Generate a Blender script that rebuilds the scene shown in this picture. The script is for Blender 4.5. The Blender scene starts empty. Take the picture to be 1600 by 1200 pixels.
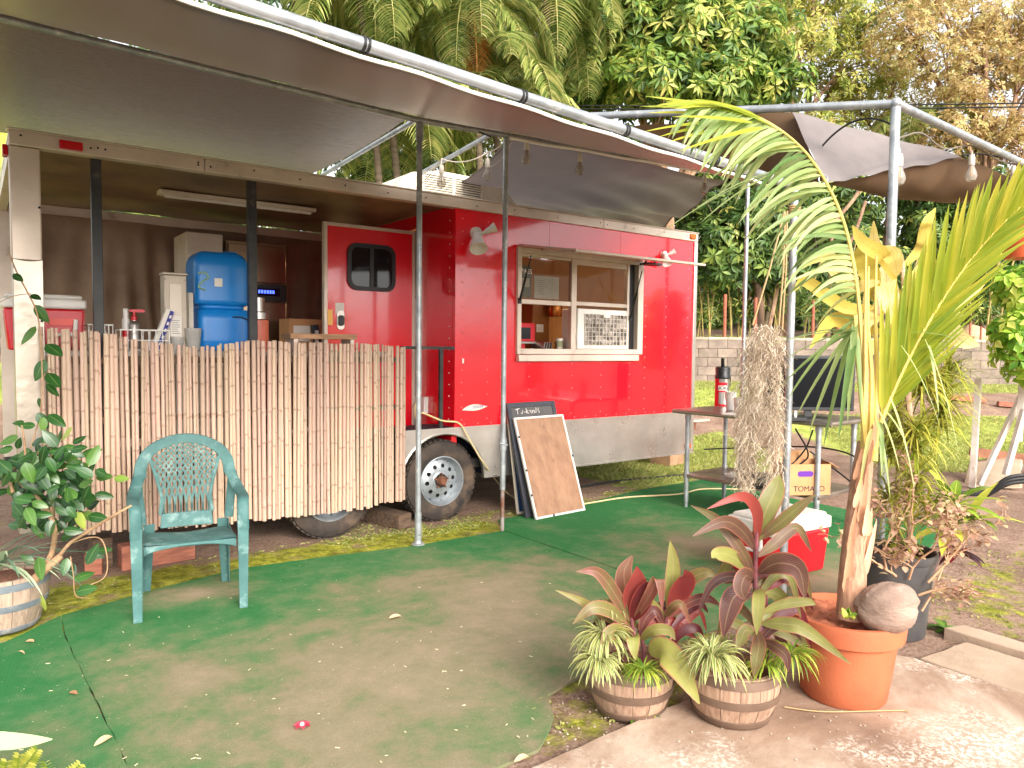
import bpy, bmesh, math, random
import numpy as np
from mathutils import Vector, Matrix, Euler
random.seed(11); rng = np.random.default_rng(5)
S = bpy.context.scene
COL = S.collection
PI = math.pi
R = math.radians

# ---------------------------------------------------------------- camera
F_PX, CAM_H = 1140.0, 1.5
YAW, PITCH, ROLL = R(36.5), R(-3.0), R(0.6)
_fw = Vector((math.sin(YAW)*math.cos(PITCH), math.cos(YAW)*math.cos(PITCH), math.sin(PITCH)))
_rt = Vector((math.cos(YAW), -math.sin(YAW), 0))
_up = _rt.cross(_fw)
RT = _rt*math.cos(ROLL) + _up*math.sin(ROLL)
UP = _up*math.cos(ROLL) - _rt*math.sin(ROLL)
CAM = Vector((0, 0, CAM_H))
cd = bpy.data.cameras.new('camera'); cam = bpy.data.objects.new('camera', cd); COL.objects.link(cam)
cd.sensor_width = 36; cd.lens = F_PX/1600*36; cd.clip_start = 0.05; cd.clip_end = 400
cam.matrix_world = Matrix(((RT.x, UP.x, -_fw.x, 0), (RT.y, UP.y, -_fw.y, 0), (RT.z, UP.z, -_fw.z, CAM_H), (0, 0, 0, 1)))
S.camera = cam

# ---------------------------------------------------------------- world, sun, exposure
SUN_EL, SUN_AZ = R(31), R(186)      # azimuth measured from +Y towards +X
w = bpy.data.worlds.new('World'); S.world = w; w.use_nodes = True
wn, wl = w.node_tree.nodes, w.node_tree.links
sky = wn.new('ShaderNodeTexSky'); sky.sky_type = 'NISHITA'; sky.sun_disc = False
sky.sun_elevation = SUN_EL; sky.sun_rotation = SUN_AZ
sky.air_density = 1.0; sky.dust_density = 4.0; sky.ozone_density = 0.6
hs = wn.new('ShaderNodeHueSaturation'); hs.inputs['Saturation'].default_value = 0.15
wl.new(sky.outputs[0], hs.inputs['Color'])
bg = wn['Background']; bg.inputs['Strength'].default_value = 0.15
wl.new(hs.outputs[0], bg.inputs['Color'])
sd = bpy.data.lights.new('sun', 'SUN'); sd.energy = .9; sd.angle = R(30); sd.color = (1.0, 0.86, 0.68)
so = bpy.data.objects.new('sun', sd); COL.objects.link(so)
sdir = Vector((math.sin(SUN_AZ)*math.cos(SUN_EL), math.cos(SUN_AZ)*math.cos(SUN_EL), math.sin(SUN_EL)))
so.rotation_euler = (-sdir).to_track_quat('-Z', 'Y').to_euler(); so.location = sdir*40
S.view_settings.view_transform = 'Standard'; S.view_settings.look = 'None'
S.view_settings.exposure = 1.55; S.view_settings.gamma = 1.0; S.view_settings.use_curve_mapping = False

# ---------------------------------------------------------------- placing: where a line of sight meets a plane
def _ray(px, py): return _fw + RT*((px-800)/F_PX) - UP*((py-600)/F_PX)
def on_z(px, py, z=0.0): d = _ray(px, py); return CAM + d*((z-CAM_H)/d.z)
def on_y(px, py, y): d = _ray(px, py); return CAM + d*(y/d.y)
def on_x(px, py, x): d = _ray(px, py); return CAM + d*(x/d.x)
def at(px, py, s): return CAM + _ray(px, py)*s
FH = Vector((math.sin(YAW), math.cos(YAW), 0)); RH = Vector((math.cos(YAW), -math.sin(YAW), 0)); ZU = Vector((0, 0, 1))
def sr(s, r, z=0.0): return FH*s + RH*r + ZU*z      # ground point: s metres ahead, r metres to the right

# ---------------------------------------------------------------- materials
def lin(h, k=1.0):
    h = h.lstrip('#'); v = [int(h[i:i+2], 16)/255 for i in (0, 2, 4)]
    return tuple(min(1.0, k*(x/12.92 if x <= 0.04045 else ((x+0.055)/1.055)**2.4)) for x in v) + (1.0,)
def new_mat(name):
    m = bpy.data.materials.new(name); m.use_nodes = True
    return m, m.node_tree.nodes, m.node_tree.links, m.node_tree.nodes['Principled BSDF']
def ramp(n, stops, interp='LINEAR'):
    r = n.new('ShaderNodeValToRGB'); r.color_ramp.interpolation = interp
    e = r.color_ramp.elements
    e[0].position, e[0].color = stops[0]; e[1].position, e[1].color = stops[-1]
    for p, c in stops[1:-1]:
        x = e.new(p); x.color = c
    return r
def noise(n, l, vec, sc, detail=4, rough=.55, dist=0):
    t = n.new('ShaderNodeTexNoise'); t.inputs['Scale'].default_value = sc; t.inputs['Detail'].default_value = detail
    t.inputs['Roughness'].default_value = rough; t.inputs['Distortion'].default_value = dist
    l.new(vec, t.inputs['Vector']); return t
def mixc(n, l, fac, a, b, mode='MIX'):
    x = n.new('ShaderNodeMix'); x.data_type = 'RGBA'; x.blend_type = mode
    for sock, v in ((x.inputs['Factor'], fac), (x.inputs['A'], a), (x.inputs['B'], b)):
        pass
    def put(i, v):
        if hasattr(v, 'is_linked') or hasattr(v, 'links'): l.new(v, x.inputs[i])
        else: x.inputs[i].default_value = v
    put(0, fac); put(6, a); put(7, b)
    return x.outputs[2]
def mathn(n, l, op, a, b=None, clamp=False):
    x = n.new('ShaderNodeMath'); x.operation = op; x.use_clamp = clamp
    for i, v in enumerate((a, b)):
        if v is None: continue
        if hasattr(v, 'links'): l.new(v, x.inputs[i])
        else: x.inputs[i].default_value = v
    return x.outputs[0]
def mat(name, c1, c2=None, sc=4, lo=.35, hi=.65, rough=.5, metal=0, bump=0, bsc=60, spec=.5, stretch=(1, 1, 1),
        c3=None, sc3=1.3, lo3=.55, hi3=.75, objrand=0, hrand=0, coat=0, rvar=0, dist=0, trans=0, bdist=.01, world=False):
    m, n, l, b = new_mat(name)
    tc = n.new('ShaderNodeTexCoord'); mp = n.new('ShaderNodeMapping'); mp.inputs['Scale'].default_value = stretch
    if world:
        g = n.new('ShaderNodeNewGeometry'); l.new(g.outputs['Position'], mp.inputs['Vector'])
    else: l.new(tc.outputs['Object'], mp.inputs['Vector'])
    vec = mp.outputs[0]
    oi = n.new('ShaderNodeObjectInfo')
    if objrand or hrand:
        va = n.new('ShaderNodeVectorMath'); va.operation = 'ADD'; l.new(vec, va.inputs[0])
        cx = n.new('ShaderNodeCombineXYZ'); k = mathn(n, l, 'MULTIPLY', oi.outputs['Random'], 37.0); l.new(k, cx.inputs[0]); l.new(k, cx.inputs[2])
        l.new(cx.outputs[0], va.inputs[1]); vec = va.outputs[0]
    col = c1
    if c2 is not None:
        t = noise(n, l, vec, sc, 5, .6, dist)
        r = ramp(n, [(lo, c1), (hi, c2)]); l.new(t.outputs['Fac'], r.inputs[0]); col = r.outputs[0]
    if c3 is not None:
        t3 = noise(n, l, vec, sc3, 6, .65, dist)
        r3 = ramp(n, [(lo3, (0, 0, 0, 1)), (hi3, (1, 1, 1, 1))]); l.new(t3.outputs['Fac'], r3.inputs[0])
        col = mixc(n, l, r3.outputs[0], col, c3)
    if objrand or hrand:
        h = n.new('ShaderNodeHueSaturation')
        v = n.new('ShaderNodeMapRange'); v.inputs[3].default_value = 1-objrand; v.inputs[4].default_value = 1+objrand
        l.new(oi.outputs['Random'], v.inputs[0]); l.new(v.outputs[0], h.inputs['Value'])
        if hrand:
            v2 = n.new('ShaderNodeMapRange'); v2.inputs[3].default_value = .5-hrand; v2.inputs[4].default_value = .5+hrand
            k2 = mathn(n, l, 'FRACT', mathn(n, l, 'MULTIPLY', oi.outputs['Random'], 17.3)); l.new(k2, v2.inputs[0]); l.new(v2.outputs[0], h.inputs['Hue'])
        if hasattr(col, 'links'): l.new(col, h.inputs['Color'])
        else: h.inputs['Color'].default_value = col
        col = h.outputs[0]
    if hasattr(col, 'links'): l.new(col, b.inputs['Base Color'])
    else: b.inputs['Base Color'].default_value = col
    b.inputs['Roughness'].default_value = rough; b.inputs['Metallic'].default_value = metal
    b.inputs['Specular IOR Level'].default_value = spec; b.inputs['Coat Weight'].default_value = coat
    b.inputs['Coat Roughness'].default_value = .06
    if rvar:
        t = noise(n, l, vec, sc*1.7, 4); v = n.new('ShaderNodeMapRange'); v.inputs[1].default_value = .3; v.inputs[2].default_value = .7
        v.inputs[3].default_value = max(.02, rough-rvar); v.inputs[4].default_value = min(1, rough+rvar); l.new(t.outputs['Fac'], v.inputs[0]); l.new(v.outputs[0], b.inputs['Roughness'])
    if bump:
        t = noise(n, l, vec, bsc, 4, .6); bp = n.new('ShaderNodeBump'); bp.inputs['Strength'].default_value = bump; bp.inputs['Distance'].default_value = bdist
        l.new(t.outputs['Fac'], bp.inputs['Height']); l.new(bp.outputs[0], b.inputs['Normal'])
    if trans:
        tr = n.new('ShaderNodeBsdfTranslucent'); mx = n.new('ShaderNodeMixShader'); mx.inputs[0].default_value = trans
        if hasattr(col, 'links'): l.new(col, tr.inputs[0])
        else: tr.inputs[0].default_value = col
        l.new(b.outputs[0], mx.inputs[1]); l.new(tr.outputs[0], mx.inputs[2]); l.new(mx.outputs[0], n['Material Output'].inputs[0])
    return m
def leaf_mat(name, stops, trans=.35, rough=.45, across=None, objrand=.0, spec=.4, tint=None):
    """stops: colour ramp over the per-leaf random attribute; across = (colour, start, end): margin colour"""
    m, n, l, b = new_mat(name)
    a = n.new('ShaderNodeAttribute'); a.attribute_name = 'rnd'
    g = n.new('ShaderNodeNewGeometry'); t = noise(n, l, g.outputs['Position'], 9, 3)
    v = mathn(n, l, 'ADD', a.outputs['Fac'], mathn(n, l, 'MULTIPLY', mathn(n, l, 'SUBTRACT', t.outputs['Fac'], .5), .45), True)
    r = ramp(n, stops); l.new(v, r.inputs[0]); col = r.outputs[0]
    if across:
        x = n.new('ShaderNodeAttribute'); x.attribute_name = 'across'
        k = n.new('ShaderNodeMapRange'); k.inputs[1].default_value = across[1]; k.inputs[2].default_value = across[2]
        ab = mathn(n, l, 'ABSOLUTE', x.outputs['Fac']); l.new(ab, k.inputs[0]); col = mixc(n, l, k.outputs[0], col, across[0])
    if tint:      # veins: thin lines running off the midrib
        al = n.new('ShaderNodeAttribute'); al.attribute_name = 'along'; ax = n.new('ShaderNodeAttribute'); ax.attribute_name = 'across'
        wv = mathn(n, l, 'SINE', mathn(n, l, 'MULTIPLY', mathn(n, l, 'SUBTRACT', al.outputs['Fac'], mathn(n, l, 'MULTIPLY', mathn(n, l, 'ABSOLUTE', ax.outputs['Fac']), .22)), tint[1]))
        k = n.new('ShaderNodeMapRange'); k.inputs[1].default_value = .55; k.inputs[2].default_value = 1.0; l.new(wv, k.inputs[0])
        mid = n.new('ShaderNodeMapRange'); mid.inputs[1].default_value = .1; mid.inputs[2].default_value = .0; l.new(mathn(n, l, 'ABSOLUTE', ax.outputs['Fac']), mid.inputs[0])
        kk = mathn(n, l, 'MAXIMUM', mathn(n, l, 'MULTIPLY', k.outputs[0], tint[2]), mathn(n, l, 'MULTIPLY', mid.outputs[0], tint[3])); col = mixc(n, l, kk, col, tint[0])
    l.new(col, b.inputs['Base Color']); b.inputs['Roughness'].default_value = rough; b.inputs['Specular IOR Level'].default_value = spec
    tr = n.new('ShaderNodeBsdfTranslucent'); mx = n.new('ShaderNodeMixShader'); mx.inputs[0].default_value = trans
    hh = n.new('ShaderNodeHueSaturation'); hh.inputs['Value'].default_value = 1.15; hh.inputs['Saturation'].default_value = .95; l.new(col, hh.inputs['Color'])
    l.new(hh.outputs[0], tr.inputs[0]); l.new(b.outputs[0], mx.inputs[1]); l.new(tr.outputs[0], mx.inputs[2]); l.new(mx.outputs[0], n['Material Output'].inputs[0])
    return m

# ---------------------------------------------------------------- mesh builder
def basis(d):
    d = Vector(d).normalized(); u = d.cross(ZU) if abs(d.z) < .97 else d.cross(Vector((1, 0, 0)))
    u.normalize(); return d, u, u.cross(d).normalized()
class MB:
    def __init__(s): s.v = []; s.f = []; s.mi = []; s.at = {'rnd': [], 'along': [], 'across': []}; s.has = False; s.cur = 0
    def add(s, vs, fs, attr=None):
        o = len(s.v); s.v += [tuple(x) for x in vs]
        for f in fs: s.f.append(tuple(i+o for i in f)); s.mi.append(s.cur)
        if attr: s.has = True
        for k in s.at: s.at[k] += list(attr[k]) if attr else [0.0]*len(vs)
        return s
    def box(s, c, size, rot=None):
        hx, hy, hz = size[0]/2, size[1]/2, size[2]/2
        vs = [Vector((x, y, z)) for z in (-hz, hz) for y in (-hy, hy) for x in (-hx, hx)]
        if rot is not None: vs = [rot @ v for v in vs]
        c = Vector(c); vs = [v+c for v in vs]
        return s.add(vs, [(0, 2, 3, 1), (4, 5, 7, 6), (0, 1, 5, 4), (2, 6, 7, 3), (0, 4, 6, 2), (1, 3, 7, 5)])
    def b2(s, a, b): a, b = Vector(a), Vector(b); return s.box((a+b)/2, [abs(x) for x in (b-a)])
    def tube(s, pts, r, n=8, cap=True, flat=1.0, up=None):
        pts = [Vector(p) for p in pts]; m = len(pts); rs = r if hasattr(r, '__len__') else [r]*m
        vs = []; u = None
        for i, p in enumerate(pts):
            t = (pts[min(i+1, m-1)]-pts[max(i-1, 0)])
            t = t.normalized() if t.length > 1e-9 else Vector((0, 0, 1))
            if u is None:
                u = Vector(up) if up is not None else (t.cross(ZU) if abs(t.z) < .95 else t.cross(Vector((1, 0, 0))))
            u = u - t*u.dot(t)
            if u.length < 1e-6: u = t.orthogonal()
            u.normalize(); w_ = t.cross(u)
            for k in range(n):
                a = 2*PI*k/n; vs.append(p + (u*math.cos(a) + w_*math.sin(a)*flat)*rs[i])
        fs = [(i*n+k, i*n+(k+1) % n, (i+1)*n+(k+1) % n, (i+1)*n+k) for i in range(m-1) for k in range(n)]
        if cap: fs += [tuple(range(n-1, -1, -1)), tuple((m-1)*n+k for k in range(n))]
        return s.add(vs, fs)
    def bar(s, a, b, wx, wy, up=ZU):
        a, b = Vector(a), Vector(b); d = (b-a); L = d.length; d.normalize()
        u = Vector(up).cross(d); u = u.normalized() if u.length > 1e-4 else d.orthogonal().normalized(); v = d.cross(u)
        rot = Matrix((u, v, d)).transposed(); return s.box((a+b)/2, (wx, wy, L), rot)
    def lathe(s, prof, n=24, c=(0, 0, 0), axis=None, a0=0.0, a1=2*PI, close=True):
        c = Vector(c); M_ = Matrix.Identity(3) if axis is None else Vector((0, 0, 1)).rotation_difference(Vector(axis)).to_matrix()
        full = abs(a1-a0-2*PI) < 1e-6; nn = n if full else n+1; vs = []
        for r, z in prof:
            for k in range(nn):
                a = a0+(a1-a0)*k/n; vs.append(c + M_ @ Vector((r*math.cos(a), r*math.sin(a), z)))
        fs = []
        for i in range(len(prof)-1):
            for k in range(n):
                k2 = (k+1) % nn; fs.append((i*nn+k, i*nn+k2, (i+1)*nn+k2, (i+1)*nn+k))
        return s.add(vs, fs)
    def grid(s, fn, nu, nv, attr=False):
        vs = [fn(i/nu, j/nv) for j in range(nv+1) for i in range(nu+1)]
        fs = [(j*(nu+1)+i, j*(nu+1)+i+1, (j+1)*(nu+1)+i+1, (j+1)*(nu+1)+i) for j in range(nv) for i in range(nu)]
        return s.add(vs, fs)
    def prism(s, pts, ext):
        """pts: loop of 3D points, ext: extrusion vector"""
        n = len(pts); e = Vector(ext); a = [Vector(p) for p in pts]; vs = a+[p+e for p in a]
        return s.add(vs, [tuple(range(n-1, -1, -1)), tuple(range(n, 2*n))]+[(i, (i+1) % n, n+(i+1) % n, n+i) for i in range(n)])
    def sphere(s, c, r, nu=12, nv=8, sc=(1, 1, 1), disp=None):
        c = Vector(c); vs = []
        for j in range(nv+1):
            th = PI*j/nv
            for i in range(nu):
                ph = 2*PI*i/nu; d = Vector((math.sin(th)*math.cos(ph)*sc[0], math.sin(th)*math.sin(ph)*sc[1], math.cos(th)*sc[2]))
                vs.append(c+d*r*(disp(d) if disp else 1))
        return s.add(vs, [(j*nu+i, (j+1)*nu+i, (j+1)*nu+(i+1) % nu, j*nu+(i+1) % nu) for j in range(nv) for i in range(nu)])
    def blade(s, p, d, L, W, droop=1.0, n=7, fold=.2, prof='lance', side=None, rnd=None, wave=0, roll=0):
        p = Vector(p); d = Vector(d).normalized(); rnd = random.random() if rnd is None else rnd
        sd_ = Vector(side) if side is not None else d.cross(ZU)
        if sd_.length < 1e-3: sd_ = Vector((1, 0, 0))
        sd_.normalize(); vs = []; al = []; ac = []
        for i in range(n+1):
            t = i/n
            sd_ = (sd_-d*sd_.dot(d)).normalized(); nr = sd_.cross(d)
            if roll: sdr = sd_*math.cos(roll*t)+nr*math.sin(roll*t)
            else: sdr = sd_
            nr = sdr.cross(d)
            if prof == 'lance': wd = math.sin(PI*min(1, t**.85*.97+.03))**.9
            elif prof == 'strap': wd = min(1, .5+3*t)*(1-t**4)**.8
            elif prof == 'needle': wd = min(1, .45+4*t)*(1-t)**.55
            elif prof == 'ovate': wd = math.sin(PI*min(1, t**.75*.985+.015))**.75
            elif prof == 'obl': wd = math.sin(PI*min(1, t**1.25*.97+.02))**.8
            else: wd = 1
            wd = max(wd, .03)*W/2; wv = wave*math.sin(t*19+rnd*6)*wd
            vs += [p-sdr*wd+nr*(fold*wd+wv), p.copy(), p+sdr*wd+nr*(fold*wd-wv)]; al += [t]*3; ac += [-1, 0, 1]
            p = p+d*(L/n); d = (d+Vector((0, 0, -1))*droop/n).normalized()
        fs = []
        for i in range(n):
            a = i*3; fs += [(a, a+1, a+4, a+3), (a+1, a+2, a+5, a+4)]
        return s.add(vs, fs, {'rnd': [rnd]*len(vs), 'along': al, 'across': ac})
    def mesh(s, name, mats, smooth=40, off=None):
        me = bpy.data.meshes.new(name); v = np.array(s.v, dtype=np.float32).reshape(-1, 3)
        if off is not None: v = v - np.array(off, dtype=np.float32)
        me.from_pydata(v.tolist(), [], s.f)
        for m_ in (mats if isinstance(mats, (list, tuple)) else [mats]): me.materials.append(m_)
        if max(s.mi, default=0) > 0: me.polygons.foreach_set('material_index', s.mi)
        if s.has:
            for k, a in s.at.items():
                t = me.attributes.new(k, 'FLOAT', 'POINT'); t.data.foreach_set('value', np.array(a, dtype=np.float32))
        if smooth:
            me.shade_smooth()
            if smooth < 180: me.set_sharp_from_angle(angle=R(smooth))
        me.update(); return me
MW = {}
def _mw(o): return MW.get(o.name, Matrix.Identity(4)) if o is not None else Matrix.Identity(4)
def tag(o, label=None, cat=None, group=None, kind=None):
    if label: o['label'] = label
    if cat: o['category'] = cat
    if group: o['group'] = group
    if kind: o['kind'] = kind
    return o
def thing(name, label, cat, loc=(0, 0, 0), rz=0.0, group=None):
    o = bpy.data.objects.new(name, None); o.empty_display_size = .1; COL.objects.link(o)
    o.location = loc; o.rotation_euler = (0, 0, rz); MW[o.name] = Matrix.Translation(Vector(loc)) @ Matrix.Rotation(rz, 4, 'Z')
    return tag(o, label, cat, group)
def part(name, mb, m, parent=None, world=True, smooth=40, bevel=0, kind=None, label=None, seg=2):
    """one mesh object; world=True: its points are world points"""
    me = mb.mesh(name, m, smooth) if isinstance(mb, MB) else mb
    P_ = _mw(parent)
    if world and parent is not None: me.transform(P_.inverted())
    o = bpy.data.objects.new(name, me); COL.objects.link(o); o.parent = parent; MW[o.name] = P_
    if bevel:
        b = o.modifiers.new('bevel', 'BEVEL'); b.width = bevel; b.segments = seg; b.limit_method = 'ANGLE'; b.angle_limit = R(40)
    if kind: o['kind'] = kind
    if label: o['label'] = label
    return o
def piece(name, me, parent, M_):
    """an object sharing mesh data, placed by a world matrix under its parent"""
    o = bpy.data.objects.new(name, me); COL.objects.link(o); o.parent = parent
    o.matrix_local = _mw(parent).inverted() @ M_ if parent is not None else M_
    MW[o.name] = M_; return o
def solo(name, mb, m, label, cat, loc=None, smooth=40, bevel=0, group=None, kind=None):
    me = mb.mesh(name, m, smooth); o = bpy.data.objects.new(name, me); COL.objects.link(o)
    if loc is not None: me.transform(Matrix.Translation(-Vector(loc))); o.location = loc
    if bevel:
        b = o.modifiers.new('bevel', 'BEVEL'); b.width = bevel; b.segments = 2; b.limit_method = 'ANGLE'; b.angle_limit = R(40)
    return tag(o, label, cat, group, kind)
def copy_tree(o, parent=None):
    c = o.copy(); COL.objects.link(c)
    if parent is not None: c.parent = parent
    for ch in list(o.children): copy_tree(ch, c)
    return c
def np_mesh(name, v, f, m, attrs=None, smooth=False):
    me = bpy.data.meshes.new(name); v = np.asarray(v, np.float32); f = np.asarray(f, np.int32); k = f.shape[1]
    me.vertices.add(len(v)); me.vertices.foreach_set('co', v.ravel())
    me.loops.add(f.size); me.loops.foreach_set('vertex_index', f.ravel())
    me.polygons.add(len(f)); me.polygons.foreach_set('loop_start', np.arange(0, f.size, k, dtype=np.int32))
    for q, a in (attrs or {}).items():
        t = me.attributes.new(q, 'FLOAT', 'POINT'); t.data.foreach_set('value', np.asarray(a, np.float32))
    me.materials.append(m); me.update(calc_edges=True); me.validate()
    if smooth: me.shade_smooth()
    return me
def nrm(a): return a/np.maximum(1e-9, np.linalg.norm(a, axis=-1, keepdims=True))
def leaves_np(P_, D_, N_, L_, W_, rnd, fold=.25):
    """many small folded leaves: arrays of base points, directions, face normals, lengths, widths"""
    D_ = nrm(D_); S_ = nrm(np.cross(D_, N_)); N_ = np.cross(S_, D_); L_ = L_[:, None]; W_ = W_[:, None]
    mid = P_+D_*L_*.48; up_ = N_*fold*W_
    v = np.stack([P_, mid-S_*W_/2+up_, P_+D_*L_-N_*L_*.06, mid+S_*W_/2+up_], 1).reshape(-1, 3)
    k = np.arange(len(P_))[:, None]*4
    f = np.concatenate([k+np.array([0, 2, 1]), k+np.array([0, 3, 2])])
    return v, f, np.repeat(rnd, 4)
def text(name, body, size, m, parent, M_, align='CENTER', extrude=.0008, shear=0):
    cu = bpy.data.curves.new(name, 'FONT'); cu.body = body; cu.size = size; cu.align_x = align; cu.align_y = 'CENTER'; cu.extrude = extrude; cu.shear = shear
    o = bpy.data.objects.new(name, cu); COL.objects.link(o); dg = bpy.context.evaluated_depsgraph_get()
    me = bpy.data.meshes.new_from_object(o.evaluated_get(dg)); bpy.data.objects.remove(o); bpy.data.curves.remove(cu)
    me.materials.clear(); me.materials.append(m); return piece(name, me, parent, M_)
def face_m(origin, right, up):
    r_, u_ = Vector(right).normalized(), Vector(up).normalized(); n_ = r_.cross(u_)
    return Matrix(((r_.x, u_.x, n_.x, origin[0]), (r_.y, u_.y, n_.y, origin[1]), (r_.z, u_.z, n_.z, origin[2]), (0, 0, 0, 1)))
def catmull(pts, n=8):
    pts = [Vector(p) for p in pts]; q = [pts[0]*2-pts[1]]+pts+[pts[-1]*2-pts[-2]]; out = []
    for i in range(1, len(q)-2):
        a, b, c, d = q[i-1:i+3]
        for k in range(n):
            t = k/n; out.append(.5*((2*b)+(c-a)*t+(2*a-5*b+4*c-d)*t*t+(3*b-a-3*c+d)*t**3))
    out.append(pts[-1]); return out
def sag(a, b, dz, n=10): a, b = Vector(a), Vector(b); return [a.lerp(b, i/n)-ZU*dz*4*(i/n)*(1-i/n) for i in range(n+1)]
# ================================================================ GROUND
def sstep(a, b, x): t = np.clip((x-a)/(b-a), 0, 1); return t*t*(3-2*t)
WALL_S = 15.0
def gz_np(s, r):
    z = .8*sstep(9.3, 14.6, s)
    back = 1.62+.05*(s-15.3)+.25*sstep(22, 34, s)*((s-22)/4)
    z = np.where(s > WALL_S+.12, back, z)
    return np.where((s > WALL_S+.12) & (r < 1.5), .8+.02*(s-15), z)
def gz(s, r): return float(gz_np(np.array([s]), np.array([r]))[0])
def gxy(x, y): return gz(x*FH.x+y*FH.y, x*RH.x+y*RH.y)
ss = np.concatenate([np.arange(-5, .9, .35), np.arange(1, 9.2, .09), np.arange(9.2, 15.05, .2), [15.06, 15.18], np.arange(15.4, 24, .6), np.arange(24, 140, 5)])
rr = np.concatenate([np.arange(-90, -8, 5), np.arange(-8, -4, .4), np.arange(-4, 8.5, .09), np.arange(8.5, 14, .4), np.arange(14, 100, 5)])
SS, RR = np.meshgrid(ss, rr, indexing='ij'); ZZ = gz_np(SS, RR)
XX = SS*FH.x+RR*RH.x; YY = SS*FH.y+RR*RH.y
def vn(x, y, sc, seed):      # cheap smooth value noise
    g = np.random.default_rng(seed).random((64, 64)); x = x*sc; y = y*sc
    xi = np.floor(x).astype(int); yi = np.floor(y).astype(int); fx = x-xi; fy = y-yi; fx = fx*fx*(3-2*fx); fy = fy*fy*(3-2*fy)
    G = lambda i, j: g[i % 64, j % 64]
    return (G(xi, yi)*(1-fx)+G(xi+1, yi)*fx)*(1-fy)+(G(xi, yi+1)*(1-fx)+G(xi+1, yi+1)*fx)*fy
def fbm(x, y, sc, seed): return sum(vn(x, y, sc*2**k, seed+k)*.5**k for k in range(4))/1.875
nz = fbm(XX, YY, 1.6, 3); nz2 = fbm(XX, YY, .5, 9)
def boxm(x0, x1, y0, y1, b=.25): return sstep(x0-b, x0+b, XX)*(1-sstep(x1-b, x1+b, XX))*sstep(y0-b, y0+b, YY)*(1-sstep(y1-b, y1+b, YY))
moss = np.maximum.reduce([boxm(-.6, 3.6, 4.3, 5.25, .2)*.72, boxm(3.4, 6.2, 4.95, 5.5, .2)*.5, boxm(1.5, 3.2, 1.9, 2.7, .2)*.5, boxm(4.3, 7.2, .6, 2.3, .45)*.5, boxm(3.3, 3.9, 2.0, 2.5, .2)*.4])
lawn = np.maximum.reduce([boxm(5.6, 9.2, 5.3, 7.2, .35)*.95, boxm(-6, 0.0, 6.5, 30, .5), sstep(10.8, 11.4, SS)*(1-sstep(12.6, 12.9, SS))*sstep(3.2, 5.2, RR)*.0])
SR_l = sstep(8.7, 9.3, SS)*(1-sstep(11.9, 12.2, SS))*sstep(4.5, 5.3, RR+.25*(SS-9))
lawn = np.maximum(lawn, SR_l); lawn = np.maximum(lawn, sstep(13.4, 13.8, SS)*(SS < 15.1)); lawn = np.maximum(lawn, sstep(12.0, 12.5, SS)*(1-sstep(5.0, 5.6, RR))*(SS < 15.1))
lawn = np.maximum(lawn, (SS > 15.1)*(1-sstep(18, 21, SS)))
bumpz = np.where((SS > .8), (nz-.5)*.05, 0)*np.maximum(np.maximum(moss, lawn), .25)
flat = (XX > -3) & (XX < 6.7) & (YY > -1) & (YY < 4.35)
ZZ = ZZ+np.where(flat, -.012, bumpz-.004)
n0, n1 = SS.shape; idx = np.arange(n0*n1).reshape(n0, n1)
fq = np.stack([idx[:-1, :-1], idx[:-1, 1:], idx[1:, 1:], idx[1:, :-1]], -1).reshape(-1, 4)
gm, n, l, b = new_mat('ground_soil')
geo = n.new('ShaderNodeNewGeometry'); pos = geo.outputs['Position']
A1 = n.new('ShaderNodeAttribute'); A1.attribute_name = 'moss'; A2 = n.new('ShaderNodeAttribute'); A2.attribute_name = 'lawn'
soil = ramp(n, [(.3, lin('#5f4436')), (.5, lin('#86695a')), (.7, lin('#a98d7c'))]); t = noise(n, l, pos, 2.2, 8, .7); l.new(t.outputs['Fac'], soil.inputs[0])
grit = ramp(n, [(.40, (0, 0, 0, 1)), (.62, (1, 1, 1, 1))]); t = noise(n, l, pos, 55, 3); l.new(t.outputs['Fac'], grit.inputs[0])
soilc = mixc(n, l, mathn(n, l, 'MULTIPLY', grit.outputs[0], .5), soil.outputs[0], lin('#b49c88'))
mosc = ramp(n, [(.28, lin('#4a4417')), (.45, lin('#75791f')), (.58, lin('#a5a53a')), (.75, lin('#c9c161'))]); t = noise(n, l, pos, 11, 7, .75); l.new(t.outputs['Fac'], mosc.inputs[0])
lawc = ramp(n, [(.3, lin('#77883a')), (.5, lin('#a2ad52')), (.72, lin('#c6c678'))]); t = noise(n, l, pos, 3.0, 7, .75); l.new(t.outputs['Fac'], lawc.inputs[0])
brk = noise(n, l, pos, 4.5, 8, .72)
def edge(a): return mathn(n, l, 'SMOOTH_MIN', 1.0, mathn(n, l, 'MULTIPLY', mathn(n, l, 'SUBTRACT', mathn(n, l, 'ADD', a, mathn(n, l, 'MULTIPLY', mathn(n, l, 'SUBTRACT', brk.outputs['Fac'], .5), 1.7)), .42), 4.5), True)
c_ = mixc(n, l, edge(A1.outputs['Fac']), soilc, mosc.outputs[0]); c_ = mixc(n, l, edge(A2.outputs['Fac']), c_, lawc.outputs[0])
l.new(c_, b.inputs['Base Color']); b.inputs['Roughness'].default_value = .95; b.inputs['Specular IOR Level'].default_value = .2
bt = noise(n, l, pos, 38, 6, .7); bp = n.new('ShaderNodeBump'); bp.inputs['Strength'].default_value = .9; bp.inputs['Distance'].default_value = .02; l.new(bt.outputs['Fac'], bp.inputs['Height']); l.new(bp.outputs[0], b.inputs['Normal'])
me = np_mesh('ground', np.stack([XX, YY, ZZ], -1).reshape(-1, 3), fq, gm, {'moss': moss.ravel(), 'lawn': lawn.ravel()}, True)
g = bpy.data.objects.new('ground', me); COL.objects.link(g); tag(g, 'bare brown soil with patches of moss and grass around the trailer', kind='structure')

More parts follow.
